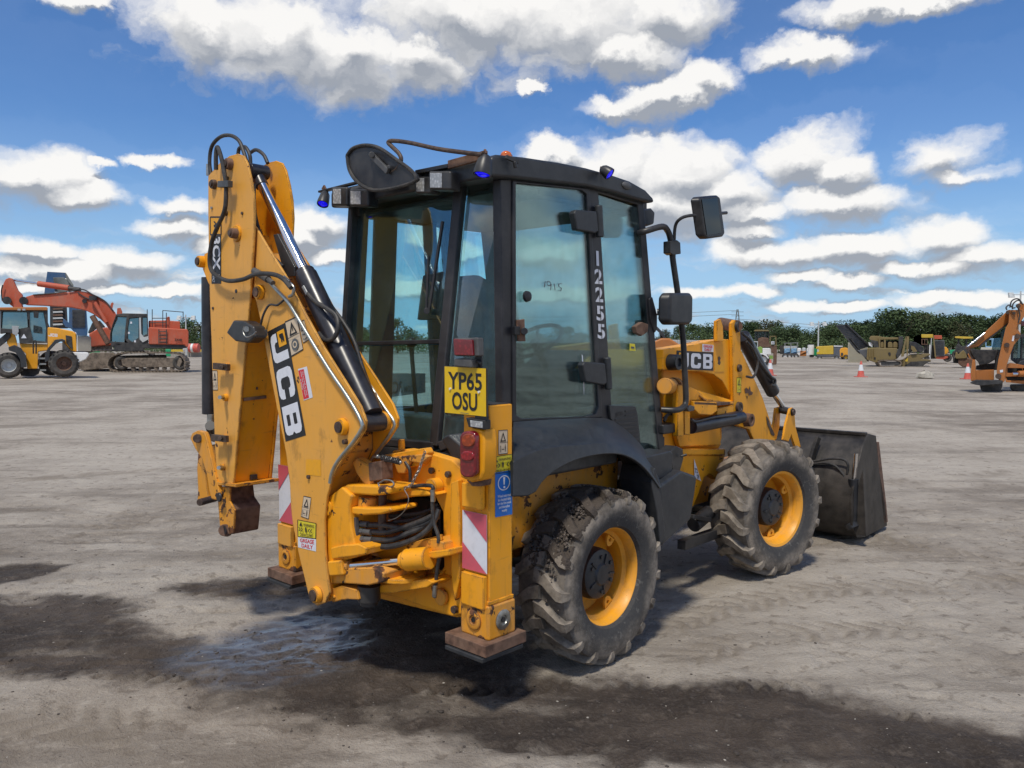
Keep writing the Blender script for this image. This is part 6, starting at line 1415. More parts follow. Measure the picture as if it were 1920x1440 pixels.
E.slab('stick', [(14, 405), (10, 330), (30, 250), (50, 208), (80, 196), (112, 202), (138, 262), (160, 310), (196, 345), (206, 400), (196, 440), (204, 470), (130, 470), (80, 430), (45, 420)], 1.6, .5, 'redpaint', None, .04)
E.cyl('cylinder_rod', (120, 216), (350, 250), .055, 'chrome', 1.8); E.cyl('stick_cylinder', (345, 250), (622, 288), .16, 'redpaint', 1.8); E.cyl('cylinder_mount', (610, 290), (720, 306), .14, 'darkmetal', 1.8)
E.cyl('boom_cylinder', (836, 390), (960, 600), .11, 'redpaint', 1.3); E.cyl('boom_cylinder', (830, 540), (975, 790), .15, 'rust', 1.3); E.cyl('cylinder_mount', (836, 360), (836, 400), .2, 'darkmetal', 1.3)
for x, y in ((212, 402), (62, 400), (838, 384), (760, 405)): MB().cyl(E.P(x, y, 1.35), E.P(x, y, 1.55), .22 if x < 500 else .12).build('pivot_pin', 'darkmetal', E.o)
for h in ([(620, 320), (740, 300), (830, 345), (900, 378), (960, 420), (1020, 495)], [(700, 330), (760, 370), (820, 390), (850, 372)], [(300, 350), (450, 338), (600, 322)], [(25, 260), (12, 320), (20, 400)]): MB().tube(E.pts(h, 1.45), .035).build('hydraulic_hose', 'darkmetal', E.o)
E.slab('beacon_mount', [(1055, 470), (1085, 465), (1100, 500), (1100, 525), (1050, 525)], .8, .3, 'redpaint', None, .02); E.slab('lifting_eye', [(1000, 425), (1012, 416), (1024, 428), (1016, 448), (1010, 490), (985, 470)], 1.6, .1, 'redpaint')

# ---- blue crusher and hopper behind them
B = Far('blue_screening_machine', 600, 56.0, 'blue screening machine with a tall open hopper behind the red boom', 'screening machine', z1)
B.slab('hopper_side', [(425, 140), (438, 142), (492, 250), (492, 340), (398, 336), (412, 230)], 0, .15, 'blue', None, .02)
B.slab('hopper_back', [(438, 142), (585, 150), (600, 200), (500, 200), (480, 240)], 1.4, .1, 'blue')
B.slab('hopper_floor', [(478, 192), (570, 192), (606, 215), (655, 268), (640, 322), (494, 322), (486, 262)], .3, .2, 'hopper', None, .02)
B.slab('hopper_side', [(585, 150), (594, 152), (662, 262), (655, 272), (602, 214)], .1, 1.3, 'hopper')
B.slab('machine_frame', [(448, 330), (500, 330), (600, 420), (612, 650), (450, 650)], .5, 1.2, 'darkmetal', None, .03)
for i in range(6): B.slab('conveyor_roller', [(475, 470 + i * 28), (560, 466 + i * 28), (570, 480 + i * 28), (478, 484 + i * 28)], .3, .5, 'lightgrey' if i % 2 else 'rust')
rc_ = B.slab('radiator_cabinet', [(622, 462), (700, 455), (778, 478), (790, 660), (785, 718), (700, 716), (640, 650), (590, 640), (565, 600), (570, 560), (620, 600)], 0, 1.6, 'blue', None, .03)
for i in range(14): B.slab('louvre', [(650, 486 + i * 11.5), (765, 486 + i * 11.5), (765, 493 + i * 11.5), (650, 493 + i * 11.5)], -.06, .05, 'darkmetal', rc_)
B.slab('tracked_base', [(560, 720), (800, 720), (800, 940), (560, 940)], .3, 1.6, 'darkmetal', None, .05)
o = Far('red_excavator', 900, 60.0, 'dull red machine mostly hidden under the boom of the big red excavator', 'excavator', z1)
o.slab('hood', [(800, 700), (870, 660), (960, 640), (1010, 660), (1010, 800), (820, 820)], 0, 2, 'redpaint', None, .1); o.slab('undercarriage', [(820, 815), (1010, 800), (1010, 860), (820, 860)], .2, 1.6, 'track', None, .05)
o.slab('guard', [(790, 690), (830, 600), (900, 580), (950, 640), (870, 650), (810, 700)], .2, 1.5, 'darkmetal', None, .05)
o = Far('concrete_block', 760, 46.5, 'square grey concrete block standing behind the yellow wheel loader', 'block', z1); o.slab('block', [(690, 722), (820, 726), (820, 858), (690, 858)], 0, 1.2, 'concrete', None, .02)

# ---- concrete barrier, bins, lamp posts at the far left
o = Far('concrete_barrier', 1600, 91.0, 'low pale concrete barrier with a yellow band beyond the red excavator', 'barrier', z1)
for i in range(4): o.slab('barrier_block', [(1280 + i * 146, 862), (1422 + i * 146, 862), (1422 + i * 146, 912), (1280 + i * 146, 912)], 0, .7, 'concrete', None, .03)
o.slab('yellow_band', [(1540, 842), (1815, 842), (1818, 862), (1540, 862)], .1, .5, 'comp', None, .02)
t_ = Far('barrier_tube', 1740, 90.0, 'red and white tube lying on top of the far concrete barrier', 'tube', z1)
for i, mt in enumerate(('white', 'white', 'conered', 'white', 'conered', 'conered')): MB().cyl(t_.P(1660 + i * 22, 828, .2), t_.P(1680 + i * 22, 828, .2), .62 * 1.0 if False else .5, n=12).build('tube_band', mt, t_.o)
o = Far('green_bin', 1510, 80.0, 'bright green bin seen under the red excavator', 'bin', z1); o.slab('bin_body', [(1490, 838), (1538, 838), (1536, 905), (1492, 905)], 0, 1, 'emerald', None, .05)
o = Far('green_bin', 850, 80.0, 'green container low behind the concrete block at the left', 'bin', z1); o.slab('bin_body', [(810, 830), (900, 830), (900, 880), (810, 880)], 0, 1, 'emerald', None, .05)
def lamp_post(px, top, base, Y, label, heads=2):
    p = wat(px, top, Y); g_ = empty('lamp_post', (p.x, Y, 0), 0, label, 'lamp post', 'floodlight posts round the yard')
    MB().cyl((0, 0, 0), (0, 0, p.z), .10, .06, n=10).build('pole', 'lightgrey', g_)
    MB().bar((-.7, 0, p.z - .3), (.7, 0, p.z - .3), .06, .06).build('cross_arm', 'lightgrey', g_)
    for s_ in (-1, 1): MB().prism([(s_ * .75 - .25, -.1, p.z - .55), (s_ * .75 + .25, -.1, p.z - .55), (s_ * .75 + .18, .1, p.z - .1), (s_ * .75 - .18, .1, p.z - .1)], (0, .25, 0)).build('floodlight', 'lightgrey', g_, .02)
lamp_post(348, 590, 655, 85, 'floodlight post just left of the folded digging arm')
lamp_post(1535, 602, 665, 95, 'floodlight post rising above the trees behind the yellow compressor')
lamp_post(1914, 546, 665, 70, 'floodlight post at the right edge above the orange backhoe')

# ---- traffic cones
def cone(px, py0, py1, label):
    Y = CAMH / (-(ray(px, py1).z / ray(px, py1).y)); p = wat(px, py1, Y); h = wat(px, py0, Y).z
    c = empty('traffic_cone', (p.x, Y, 0), 0, label, 'traffic cone', 'traffic cones on the yard')
    MB().box((-.24 * h / .75, -.24 * h / .75, 0), (.24 * h / .75, .24 * h / .75, .035)).build('cone_base', 'darkmetal' if False else 'conered', c, .01)
    R0, R1 = .17 * h / .75, .035 * h / .75
    rr = lambda t: R0 + (R1 - R0) * t
    for a, b_, mt, nm in ((.03, .40, 'conered', 'cone_body'), (.40, .78, 'conewhite', 'reflective_sleeve'), (.78, 1.0, 'conered', 'cone_tip')):
        k = 1.04 if mt == 'conewhite' else 1.0
        MB().cyl((0, 0, h * a), (0, 0, h * b_), rr(a) * k, rr(b_) * k, n=20).build(nm, mt, c)
    return c
cone(1614, 677, 707, 'red and white traffic cone standing alone in front of the tan crusher')
cone(1814, 681, 711, 'red and white traffic cone beside the orange backhoe at the right')
cone(1444, 674, 704, 'red and white traffic cone behind the loader arm of the big backhoe')
cone(762, 672, 700, 'traffic cone seen through the cab glass of the big backhoe') if False else None

# ---- pale rock
p = gat(1734, 710); rk = MB(); rk.ball((0, 0, .12), .42, .3, .20, n=10)
rr_ = random.Random(3); rk.v = [(x * (1 + rr_.uniform(-.18, .18)), y * (1 + rr_.uniform(-.2, .2)), max(0, z * (1 + rr_.uniform(-.25, .3)))) for x, y, z in rk.v]
ro = rk.build('rock', 'stone', ang=20); ro.location = (p.x, p.y, 0); tag(ro, 'pale lumpy rock lying alone on the open yard', 'rock')

# ---- pylon and lines
py = wat(1383, 580, 420); g_ = empty('electricity_pylon', (py.x, 420, 0), 0, 'thin grey pylon rising beyond the trees above the loader arm', 'pylon')
mb = MB(); Hp = py.z
for s_ in (-1, 1):
    for t_2 in (-1, 1): mb.bar((s_ * 2.2, t_2 * 2.2, 0), (s_ * .3, t_2 * .3, Hp), .22, .22)
for i in range(9):
    z0_, z1_ = Hp * i / 9, Hp * (i + 1) / 9; w0, w1 = 2.2 - 1.9 * i / 9, 2.2 - 1.9 * (i + 1) / 9
    mb.bar((-w0, -w0, z0_), (w1, -w1, z1_), .12, .12).bar((w0, -w0, z0_), (-w1, -w1, z1_), .12, .12)
mb.build('lattice_mast', 'hopper', g_)
for hz in (.70, .82, .93): MB().bar((-3.2, 0, Hp * hz), (3.2, 0, Hp * hz), .2, .2).build('cross_arm', 'hopper', g_)
for (x0, y0, x1, y1, wl_) in ((1383, 598, 1700, 614, 'upper power line running right from the pylon above the trees'), (1383, 604, 1700, 619, 'lower power line running right from the pylon above the trees'), (1383, 582, 900, 596, 'upper power line running left from the pylon behind the cab mirror'), (1383, 589, 900, 604, 'lower power line running left from the pylon behind the cab mirror')):
    a, b_ = wat(x0, y0, 420), wat(x1, y1, 420); m_ = (a + b_) / 2 - V(0, 0, 1.0)
    w_ = MB().tube([a, m_, b_], .10, n=4, k=5).build('power_line', 'hopper'); tag(w_, wl_, 'power line', 'power lines from the pylon')

# ---- right middle: old loaders, lifts, compressor, container
T = Far('rusty_loader', 520, 60.0, 'rusty old loader with a square pale-roofed cab behind the loader arm', 'loader', z2)
T.slab('cab_roof', [(410, 506), (440, 500), (590, 506), (590, 520), (410, 520)], 0, 1.6, 'tan', None, .03)
c_ = T.slab('cab_frame', [(418, 520), (588, 520), (590, 640), (415, 640)], .1, 1.4, 'darkmetal', None, 0, [[(424, 526), (450, 526), (450, 632), (420, 632)], [(458, 526), (535, 526), (530, 620), (458, 610)], [(545, 526), (580, 526), (582, 632), (545, 620)]])
T.slab('cab_glass', [(424, 526), (580, 526), (582, 632), (420, 632)], .2, .03, 'farglass', c_)
T.slab('rusty_body', [(455, 610), (500, 590), (580, 600), (600, 690), (680, 690), (682, 712), (450, 715)], -.1, 1.6, 'rust', None, .04)
T.slab('front_guard', [(596, 580), (606, 580), (610, 690), (600, 690)], 0, .1, 'tan'); T.slab('front_guard', [(664, 572), (674, 572), (680, 690), (668, 690)], 0, .1, 'tan'); T.slab('guard_bar', [(600, 576), (672, 572), (672, 582), (600, 586)], 0, .1, 'tan'); T.slab('side_post', [(330, 565), (362, 560), (362, 640), (335, 630)], .2, .2, 'orange')
n4 = T.slab('number_board', [(615, 640), (652, 640), (652, 676), (615, 676)], -.15, .03, 'p_white')
decal('painted_number', [T.P(620, 643, -.2), T.P(648, 643, -.2), T.P(648, 674, -.2), T.P(620, 674, -.2)], None, [('p_black', txt('4', .2, .05, .8, .95, .04))], n4, .01)
H = Far('telehandler', 520, 58.0, 'lime green and white telehandler with dark mast behind the loader arm', 'telehandler', z2)
H.slab('cab', [(362, 640), (455, 640), (455, 735), (430, 760), (362, 740)], .3, 1.2, 'lightgrey', None, .02, [[(372, 652), (405, 652), (405, 720), (372, 720)], [(413, 652), (445, 652), (445, 720), (413, 720)]])
H.slab('cab_glass', [(370, 650), (447, 650), (447, 722), (370, 722)], .5, .03, 'farglass')
H.slab('body', [(430, 730), (480, 700), (510, 715), (510, 790), (450, 800)], 0, 1.6, 'green', None, .03)
hh = H.slab('engine_hood', [(510, 722), (600, 722), (614, 740), (614, 800), (540, 800), (510, 780)], -.1, 1.6, 'white', None, .04)
decal('maker_name', [H.P(545, 740, -.15), H.P(605, 740, -.15), H.P(605, 765, -.15), H.P(545, 765, -.15)], None, [('p_pink', txt('MERLO', 0, .1, 1, .8, .03))], hh, .01) if False else None
H.slab('mudguard', [(450, 800), (475, 785), (520, 780), (560, 800), (588, 840), (576, 850), (545, 815), (510, 797), (475, 800)], -.3, .5, 'white', None, .01)
H.slab('side_block', [(590, 810), (636, 810), (636, 852), (595, 852)], -.1, .6, 'green'); H.wheel(520, 858, 10.5 / 1500 * 58 * 1.05, -.2, .45, 'white'); H.wheel(440, 850, .36, 1.3, .4, 'white')
H.slab('mast', [(612, 712), (684, 715), (680, 905), (672, 918), (600, 918), (640, 890), (640, 780), (615, 770)], -.2, .6, 'rust', None, .03)
for (x0, x1, lab) in ((768, 842, 'blue scissor lift at the left of the pair below the far shed roof'), (850, 922, 'blue scissor lift nearest to the white tanks')):
    o = Far('scissor_lift', (x0 + x1) / 2, 89.0, lab, 'scissor lift', z2, 'scissor lifts parked by the trees')
    o.slab('lift_base', [(x0, 778), (x1, 778), (x1, 822), (x0, 822)], 0, 1.2, 'blue', None, .05)
    for i in range(3): yb_ = 775 - i * 16; o.cyl('scissor_arm', (x0 + 6, yb_), (x1 - 6, yb_ - 16), .09, 'lightblue'); o.cyl('scissor_arm', (x1 - 6, yb_), (x0 + 6, yb_ - 16), .09, 'lightblue', .4)
    for i in range(4): o.cyl('guard_rail', (x0 + 4 + i * (x1 - x0 - 8) / 3, 728), (x0 + 4 + i * (x1 - x0 - 8) / 3, 700), .05, 'lightgrey')
    o.cyl('guard_rail', (x0 + 4, 702), (x1 - 4, 702), .05, 'lightgrey'); o.cyl('guard_rail', (x0 + 4, 716), (x1 - 4, 716), .05, 'lightgrey'); o.slab('platform', [(x0 + 2, 726), (x1 - 2, 726), (x1 - 2, 732), (x0 + 2, 732)], 0, 1.2, 'lightgrey')
    for xw in (x0 + 14, x1 - 14): o.wheel(xw, 822, .36, -.1, .25, 'white', lugs=False)
for k, (x0, x1, y0, mt, lab) in enumerate(((926, 975, 722, 'white', 'white tank beside the blue scissor lifts'), (985, 1030, 716, 'lightgrey', 'light grey tank behind the small orange lift'), (1038, 1078, 722, 'white', 'white tank next to the thin white column'))):
    o = Far('storage_tank', (x0 + x1) / 2, 91.0, lab, 'tank', z2, 'pale tanks in a row by the trees'); o.slab('tank_body', [(x0, y0), (x1, y0), (x1, 815), (x0, 815)], 0, 1.8, mt, None, .12); o.slab('tank_band', [(x0 - 1, y0 + 40), (x1 + 1, y0 + 40), (x1 + 1, y0 + 46), (x0 - 1, y0 + 46)], -.03, .02, 'lightblue')
o = Far('orange_lift', 1000, 86.0, 'small orange access lift in front of the pale tanks', 'access lift', z2); o.slab('lift_base', [(960, 790), (1035, 790), (1035, 818), (960, 818)], 0, 1, 'orange', None, .04); o.cyl('scissor_arm', (965, 790), (1030, 762), .1, 'orange'); o.cyl('scissor_arm', (1030, 790), (965, 762), .1, 'orange', .4); o.slab('platform', [(962, 756), (1032, 756), (1032, 762), (962, 762)], 0, 1, 'orange')
o = Far('white_column', 1090, 84.0, 'thin white column left of the yellow compressor', 'column', z2); o.cyl('column_tube', (1090, 682), (1090, 800), .32, 'white'); o.slab('column_base', [(1070, 782), (1120, 782), (1120, 832), (1074, 832)], -.2, .9, 'darkmetal', None, .04)
o = Far('green_generator', 1138, 84.5, 'green box generator beside the yellow compressor', 'generator', z2); o.slab('generator_body', [(1112, 726), (1165, 730), (1165, 812), (1112, 812)], 0, 1.2, 'emerald', None, .04); o.slab('generator_skid', [(1110, 812), (1166, 812), (1166, 826), (1110, 826)], 0, 1.2, 'darkmetal')
Cc = Far('mobile_compressor', 1300, 82.0, 'long yellow and grey compressor on small wheels at the far side', 'compressor', z2)
Cc.slab('yellow_canopy', [(1152, 712), (1170, 700), (1362, 692), (1362, 796), (1160, 798), (1160, 770), (1184, 765), (1190, 742), (1170, 728), (1152, 735)], 0, 2, 'comp', None, .05); Cc.slab('grey_housing', [(1364, 692), (1470, 698), (1470, 830), (1170, 832), (1160, 800), (1364, 798)], 0, 2, 'compgrey', None, .05); Cc.slab('white_roof', [(1366, 690), (1472, 694), (1472, 704), (1366, 704)], -.05, 2.1, 'white')
for x in (1195, 1400): Cc.wheel(x, 834, .24, -.2, .3, 'lightgrey', lugs=False)
Cc.slab('tow_bar', [(1130, 815), (1170, 820), (1170, 828), (1130, 826)], .8, .2, 'lightgrey')
o = Far('compact_loader', 1480, 78.0, 'small orange yellow machine half hidden behind the cream container', 'loader', z2); o.slab('body', [(1435, 745), (1450, 722), (1500, 715), (1535, 722), (1535, 820), (1500, 835), (1440, 825)], 0, 1.8, 'loaderyellow', None, .06); o.slab('rear_grille', [(1452, 780), (1470, 775), (1480, 790), (1470, 815), (1450, 812)], -.05, .04, 'darkmetal'); o.wheel(1512, 832, .26, -.2, .35, 'comp'); o.slab('underside', [(1450, 828), (1500, 828), (1500, 858), (1455, 850)], .2, 1.2, 'darkmetal')
S_ = Far('open_shed', 860, 98.0, 'low open shed with a thin flat roof under the trees', 'shed', z2)
S_.slab('shed_roof', [(768, 658), (940, 652), (942, 662), (768, 668)], 0, 4, 'hopper')
for x in (780, 850, 930): S_.cyl('shed_post', (x, 662), (x, 800), .08, 'hopper')
S_.slab('shed_wall', [(720, 690), (775, 690), (775, 795), (720, 795)], 3, .2, 'darkmetal')
CT = Far('cream_container', 1650, 66.0, 'cream corrugated shipping container behind the dark raised conveyor', 'container', z2)
cw = CT.slab('container_side', [(1536, 655), (1770, 660), (1770, 903), (1536, 903)], .12, 2.3, 'cream')
n_ = 22; rib = None
for i in range(n_):
    x0 = 1538 + i * 10.6
    MB().prism([CT.P(x0, 664, .12), CT.P(x0 + 2, 664, .0), CT.P(x0 + 5.5, 664, .0), CT.P(x0 + 7.5, 664, .12)], CT.P(x0, 898, .12) - CT.P(x0, 664, .12)).build('corrugation', 'cream', cw)
CV = Far('tracked_crusher', 300, 54.5, 'tan tracked crusher with a dark conveyor raised to the left', 'crusher', z3)
def cvp(x, y): return (x - (1620 - 1350) * 6.4, y)     # conveyor points measured in the neighbouring zoom
belt = [cvp(1388, 446), (cvp(1500, 428)), cvp(1530, 440), cvp(1805, 700), cvp(1860, 790), cvp(1790, 835), cvp(1720, 760), cvp(1640, 745)]
a0, a1, b0, b1 = cvp(1390, 448), cvp(1650, 745), cvp(1520, 436), cvp(1800, 700)
bel = CV.slab('conveyor_belt', [a0, b0, b1, a1], 1.0, .12, 'compgrey')
for i in range(16):
    t = (i + .5) / 16; p0_ = CV.P(a0[0] + (a1[0] - a0[0]) * t, a0[1] + (a1[1] - a0[1]) * t, .97); p1_ = CV.P(b0[0] + (b1[0] - b0[0]) * t, b0[1] + (b1[1] - b0[1]) * t, .97)
    MB().bar(p0_, p1_, .05, .05).build('belt_cleat', 'darkmetal', bel)
CV.slab('conveyor_side', [cvp(1384, 446), cvp(1395, 448), cvp(1655, 742), cvp(1690, 800), cvp(1740, 835), cvp(1640, 765)], .8, .12, 'darkmetal', bel); CV.slab('conveyor_side', [cvp(1500, 426), cvp(1532, 436), cvp(1812, 704), cvp(1800, 715)], .85, .5, 'darkmetal', bel)
CV.cyl('conveyor_stay', cvp(1560, 600), cvp(1780, 880), .05, 'darkmetal', .9)
CV.slab('tail_conveyor', [cvp(1650, 750), cvp(1780, 730), cvp(1860, 800), cvp(1740, 840)], .7, .8, 'compgrey', None, .03)
CV.slab('main_frame', [(40, 720), (160, 715), (220, 720), (400, 720), (400, 850), (330, 870), (170, 900), (150, 900), (30, 860)], 0, 2.4, 'tan', None, .05)
for x in (60, 90, 120): CV.slab('frame_rib', [(x, 730), (x + 8, 730), (x + 8, 830), (x, 830)], -.08, .1, 'tan')
CV.slab('open_bay', [(290, 780), (300, 770), (320, 778), (322, 800), (305, 812)], -.04, .03, 'black'); CV.slab('open_bay', [(118, 832), (140, 832), (140, 856), (118, 856)], -.04, .03, 'black')
CV.slab('feed_hopper', [(60, 610), (80, 575), (160, 575), (240, 590), (415, 595), (415, 620), (280, 620), (180, 625), (180, 715), (130, 700)], .2, 2.2, 'tan', None, .04); CV.slab('hopper_lining', [(70, 620), (170, 640), (175, 712), (130, 712)], .1, .1, 'darkmetal'); CV.slab('engine_bay', [(190, 628), (415, 628), (415, 720), (190, 720)], .6, 1.5, 'darkmetal', None, .03)
for x, w_ in ((200, 40), (285, 60), (350, 55)): CV.slab('engine_cover', [(x, 660), (x + w_ * .3, 645), (x + w_ * .8, 650), (x + w_, 670), (x + w_, 716), (x, 716)], .2, .8, 'tan', None, .04)
CV.slab('bay_post', [(240, 620), (262, 620), (262, 720), (240, 720)], .1, .2, 'tan'); CV.slab('bay_post', [(178, 600), (196, 600), (196, 720), (178, 720)], .1, .2, 'tan')
CV.slab('side_conveyor', [(415, 585), (470, 580), (475, 660), (440, 800), (400, 850), (380, 800), (415, 720)], -.1, .9, 'darkmetal', None, .04)
for l in ([(500, 580), (516, 578), (478, 820), (450, 830), (445, 810)], [(500, 580), (540, 582), (542, 620), (525, 800), (512, 840), (508, 640)]): CV.slab('side_arm', l, -.2, .2, 'tan', None, .01)
CV.slab('discharge_chute', [(548, 640), (620, 650), (700, 700), (730, 745), (690, 770), (560, 760), (545, 800)], .1, 1.6, 'darkmetal', None, .05); CV.slab('chute_plate', [(565, 690), (600, 700), (640, 760), (590, 770), (565, 730)], .0, .1, 'tan')
CV.slab('front_frame', [(400, 880), (470, 860), (560, 800), (700, 790), (790, 790), (800, 800), (690, 850), (800, 862), (805, 885), (700, 900), (650, 945), (460, 948)], .2, 2.0, 'tan', None, .04); CV.slab('front_skirt', [(560, 885), (800, 872), (720, 925), (690, 945), (470, 948), (520, 915)], .1, .1, 'darkmetal')
track(CV, [(185, 920), (175, 895), (195, 872), (300, 868), (420, 872), (448, 895), (440, 925), (400, 940), (300, 942), (210, 940)], -.2, .5, 34)
CV.slab('track_frame', [(200, 885), (430, 885), (425, 925), (205, 925)], -.15, .4, 'darkmetal'); CV.slab('yellow_bracket', [(512, 845), (528, 840), (525, 880), (500, 882), (495, 870)], -.1, .1, 'comp')
CV.slab('warning_board', [cvp(1780, 650), cvp(1840, 655), cvp(1830, 710), cvp(1790, 690)], .2, .3, 'white')
OS = Far('orange_screener', 850, 62.0, 'orange and grey screening machine with louvred radiator behind the tan crusher', 'screening machine', z3)
OS.slab('yellow_housing', [(686, 556), (830, 556), (838, 600), (690, 598)], .2, 2, 'comp', None, .04); OS.slab('orange_housing', [(838, 568), (935, 568), (938, 615), (845, 615)], 0, 1.5, 'redpaint', None, .04); OS.slab('machine_frame', [(600, 585), (690, 560), (690, 690), (720, 700), (720, 850), (860, 850), (860, 690), (780, 680), (690, 680), (600, 640)], .5, 1.5, 'darkmetal', None, .03)
OS.slab('window_frame', [(690, 610), (765, 610), (765, 680), (690, 680)], .2, .1, 'rust', None, 0, [[(700, 618), (725, 618), (725, 670), (700, 670)], [(732, 618), (758, 618), (758, 670), (732, 670)]])
rd = OS.slab('radiator', [(845, 628), (965, 628), (968, 820), (850, 815)], -.05, 1.2, 'compgrey', None, .02)
for i in range(11): OS.slab('louvre', [(852, 636 + i * 16.5), (960, 636 + i * 16.5), (960, 645 + i * 16.5), (852, 645 + i * 16.5)], -.1, .05, 'darkmetal', rd)
for l, mt in (([(825, 575), (842, 575), (866, 835), (850, 835)], 'tan'), ([(805, 600), (815, 600), (800, 850), (788, 850)], 'lightgrey'), ([(785, 680), (802, 680), (795, 830), (780, 830)], 'white')): OS.slab('support_post', l, -.3, .15, mt)
OS.slab('chassis', [(860, 822), (1010, 820), (1012, 840), (960, 856), (860, 850)], 0, 1.5, 'redpaint', None, .03); OS.slab('yellow_drum', [(965, 705), (990, 710), (1010, 735), (1015, 765), (1000, 790), (968, 798)], .2, 1, 'loaderyellow', None, .04); OS.wheel(1002, 840, .30, .0, .4, 'darkmetal')
YR_ = Far('canopy_roller', 1200, 64.0, 'roller under a bright yellow flat canopy behind the traffic cone at right', 'roller', z3)
YR_.slab('canopy', [(1088, 584), (1120, 580), (1308, 586), (1310, 606), (1200, 610), (1092, 600)], 0, 1.8, 'comp', None, .03)
for x in (1135, 1228): YR_.cyl('canopy_post', (x, 605), (x, 720), .06, 'darkmetal', .3)
YR_.slab('roller_body', [(1100, 700), (1130, 660), (1170, 700), (1230, 690), (1300, 700), (1300, 790), (1100, 790)], .2, 1.4, 'darkmetal', None, .04); YR_.wheel(1120, 800, .42, .2, .8, 'darkmetal', lugs=False); YR_.wheel(1250, 800, .42, .2, .8, 'darkmetal', lugs=False)
TB_ = Far('tan_excavator', 1200, 52.0, 'tan excavator bucket and dirty base behind the right hand traffic cone', 'excavator', z3)
TB_.slab('bucket', [(1090, 830), (1100, 770), (1115, 765), (1130, 800), (1180, 752), (1200, 750), (1225, 790), (1240, 830), (1220, 845), (1110, 850)], 0, 1.0, 'tan', None, .04); TB_.slab('dirty_base', [(1130, 850), (1240, 840), (1290, 850), (1310, 880), (1290, 945), (1180, 948), (1130, 910)], .1, 1.6, 'rust', None, .05); TB_.slab('platform', [(1065, 840), (1130, 835), (1130, 905), (1070, 900)], .6, 1, 'darkmetal', None, .03); TB_.slab('body', [(1240, 790), (1330, 780), (1340, 930), (1290, 940)], .6, 1.2, 'orange', None, .05)
o = Far('light_loader', 1480, 50.0, 'pale blue and cream loader glimpsed through the arm of the orange backhoe', 'loader', z3); o.slab('cab', [(1455, 610), (1640, 600), (1640, 715), (1455, 715)], .2, 1.5, 'lightblue', None, .04, [[(1470, 625), (1530, 622), (1530, 700), (1470, 700)]]); o.slab('body', [(1400, 715), (1640, 712), (1640, 745), (1400, 745)], 0, 1.8, 'cream', None, .04); o.slab('wheel_block', [(1440, 745), (1640, 745), (1640, 860), (1440, 860)], .2, 1.2, 'darkmetal', None, .1)
o = Far('green_skip', 1060, 88.0, 'green skip far off between the orange screener and the roller', 'skip', z3); o.slab('skip_body', [(1025, 745), (1095, 742), (1085, 795), (1035, 795)], 0, 1.5, 'emerald', None, .05); o.slab('skip_base', [(1030, 795), (1090, 795), (1090, 806), (1030, 806)], 0, 1.4, 'darkmetal')

# ---- orange backhoe at the right edge
K = Far('orange_backhoe', 1700, 26.2, 'worn orange backhoe at the right edge with its arm folded', 'backhoe loader', z3)
ar = K.slab('dipper_arm', [(1722, 270), (1800, 300), (1830, 330), (1735, 420), (1700, 450), (1480, 610), (1375, 700), (1250, 735), (1215, 728), (1225, 712), (1330, 670), (1355, 640), (1440, 540), (1600, 390)], .5, .35, 'orange', None, .02)
MB().cyl(K.P(1240, 705, .42), K.P(1448, 540, .42), .035).build('cylinder_rod', 'chrome', ar)
K.slab('arm_edge', [(1380, 722), (1480, 634), (1730, 432), (1722, 420), (1475, 615), (1370, 708)], .42, .5, 'darkmetal', ar)
bm_ = K.slab('boom', [(1700, 275), (1740, 262), (1900, 262), (1920, 195), (1990, 240), (1900, 380), (1850, 440), (1850, 500), (1878, 545), (1872, 600), (1800, 680), (1762, 780), (1720, 905), (1700, 985), (1690, 1120), (1650, 1140), (1592, 1070), (1592, 985), (1612, 860), (1650, 700), (1700, 480), (1735, 420), (1740, 300)], .2, .35, 'orange', None, .02)
for x, y, r in ((1722, 295, .05), (1800, 300, .05), (1714, 685, .08), (1840, 578, .08), (1612, 1060, .09), (1850, 215, .07)): MB().cyl(K.P(x, y, .12), K.P(x, y, .22), r).build('pivot_pin', 'pin', bm_)
K.slab('boom_head', [(1830, 205), (1860, 180), (1960, 190), (1990, 240), (1900, 330), (1880, 440), (1845, 430), (1850, 270)], .3, .3, 'orange', None, .02)
for h in ([(1715, 262), (1705, 235), (1735, 205), (1760, 215), (1790, 240), (1815, 235)], [(1750, 235), (1770, 160), (1820, 130), (1865, 140), (1885, 190)], [(1780, 255), (1790, 190), (1840, 150), (1880, 160), (1905, 200)], [(1850, 220), (1870, 330), (1850, 420)]): MB().tube(K.pts(h, .1), .022).build('hydraulic_hose', 'hose', K.o)
K.slab('side_sticker', [(1785, 572), (1812, 570), (1795, 638), (1772, 636)], .19, .008, 'p_white', bm_); K.slab('side_sticker', [(1630, 985), (1668, 980), (1668, 1010), (1632, 1015)], .19, .008, 'p_white', bm_)
K.slab('digging_bucket', [(1275, 745), (1300, 735), (1380, 745), (1610, 740), (1600, 800), (1570, 860), (1500, 905), (1420, 925), (1385, 930), (1370, 890), (1330, 850), (1290, 790)], .3, .8, 'bucketsteel', None, .03); K.slab('bucket_link', [(1220, 712), (1260, 712), (1340, 830), (1330, 860), (1290, 850), (1240, 760)], .35, .15, 'pin', None, .01)
K.slab('cab_glass', [(1560, 600), (1700, 480), (1650, 760), (1530, 745)], 1.0, .03, 'farglass'); K.slab('cab_frame', [(1560, 745), (1640, 745), (1600, 985), (1340, 980), (1345, 930), (1570, 900)], .9, .2, 'darkmetal', None, .02)
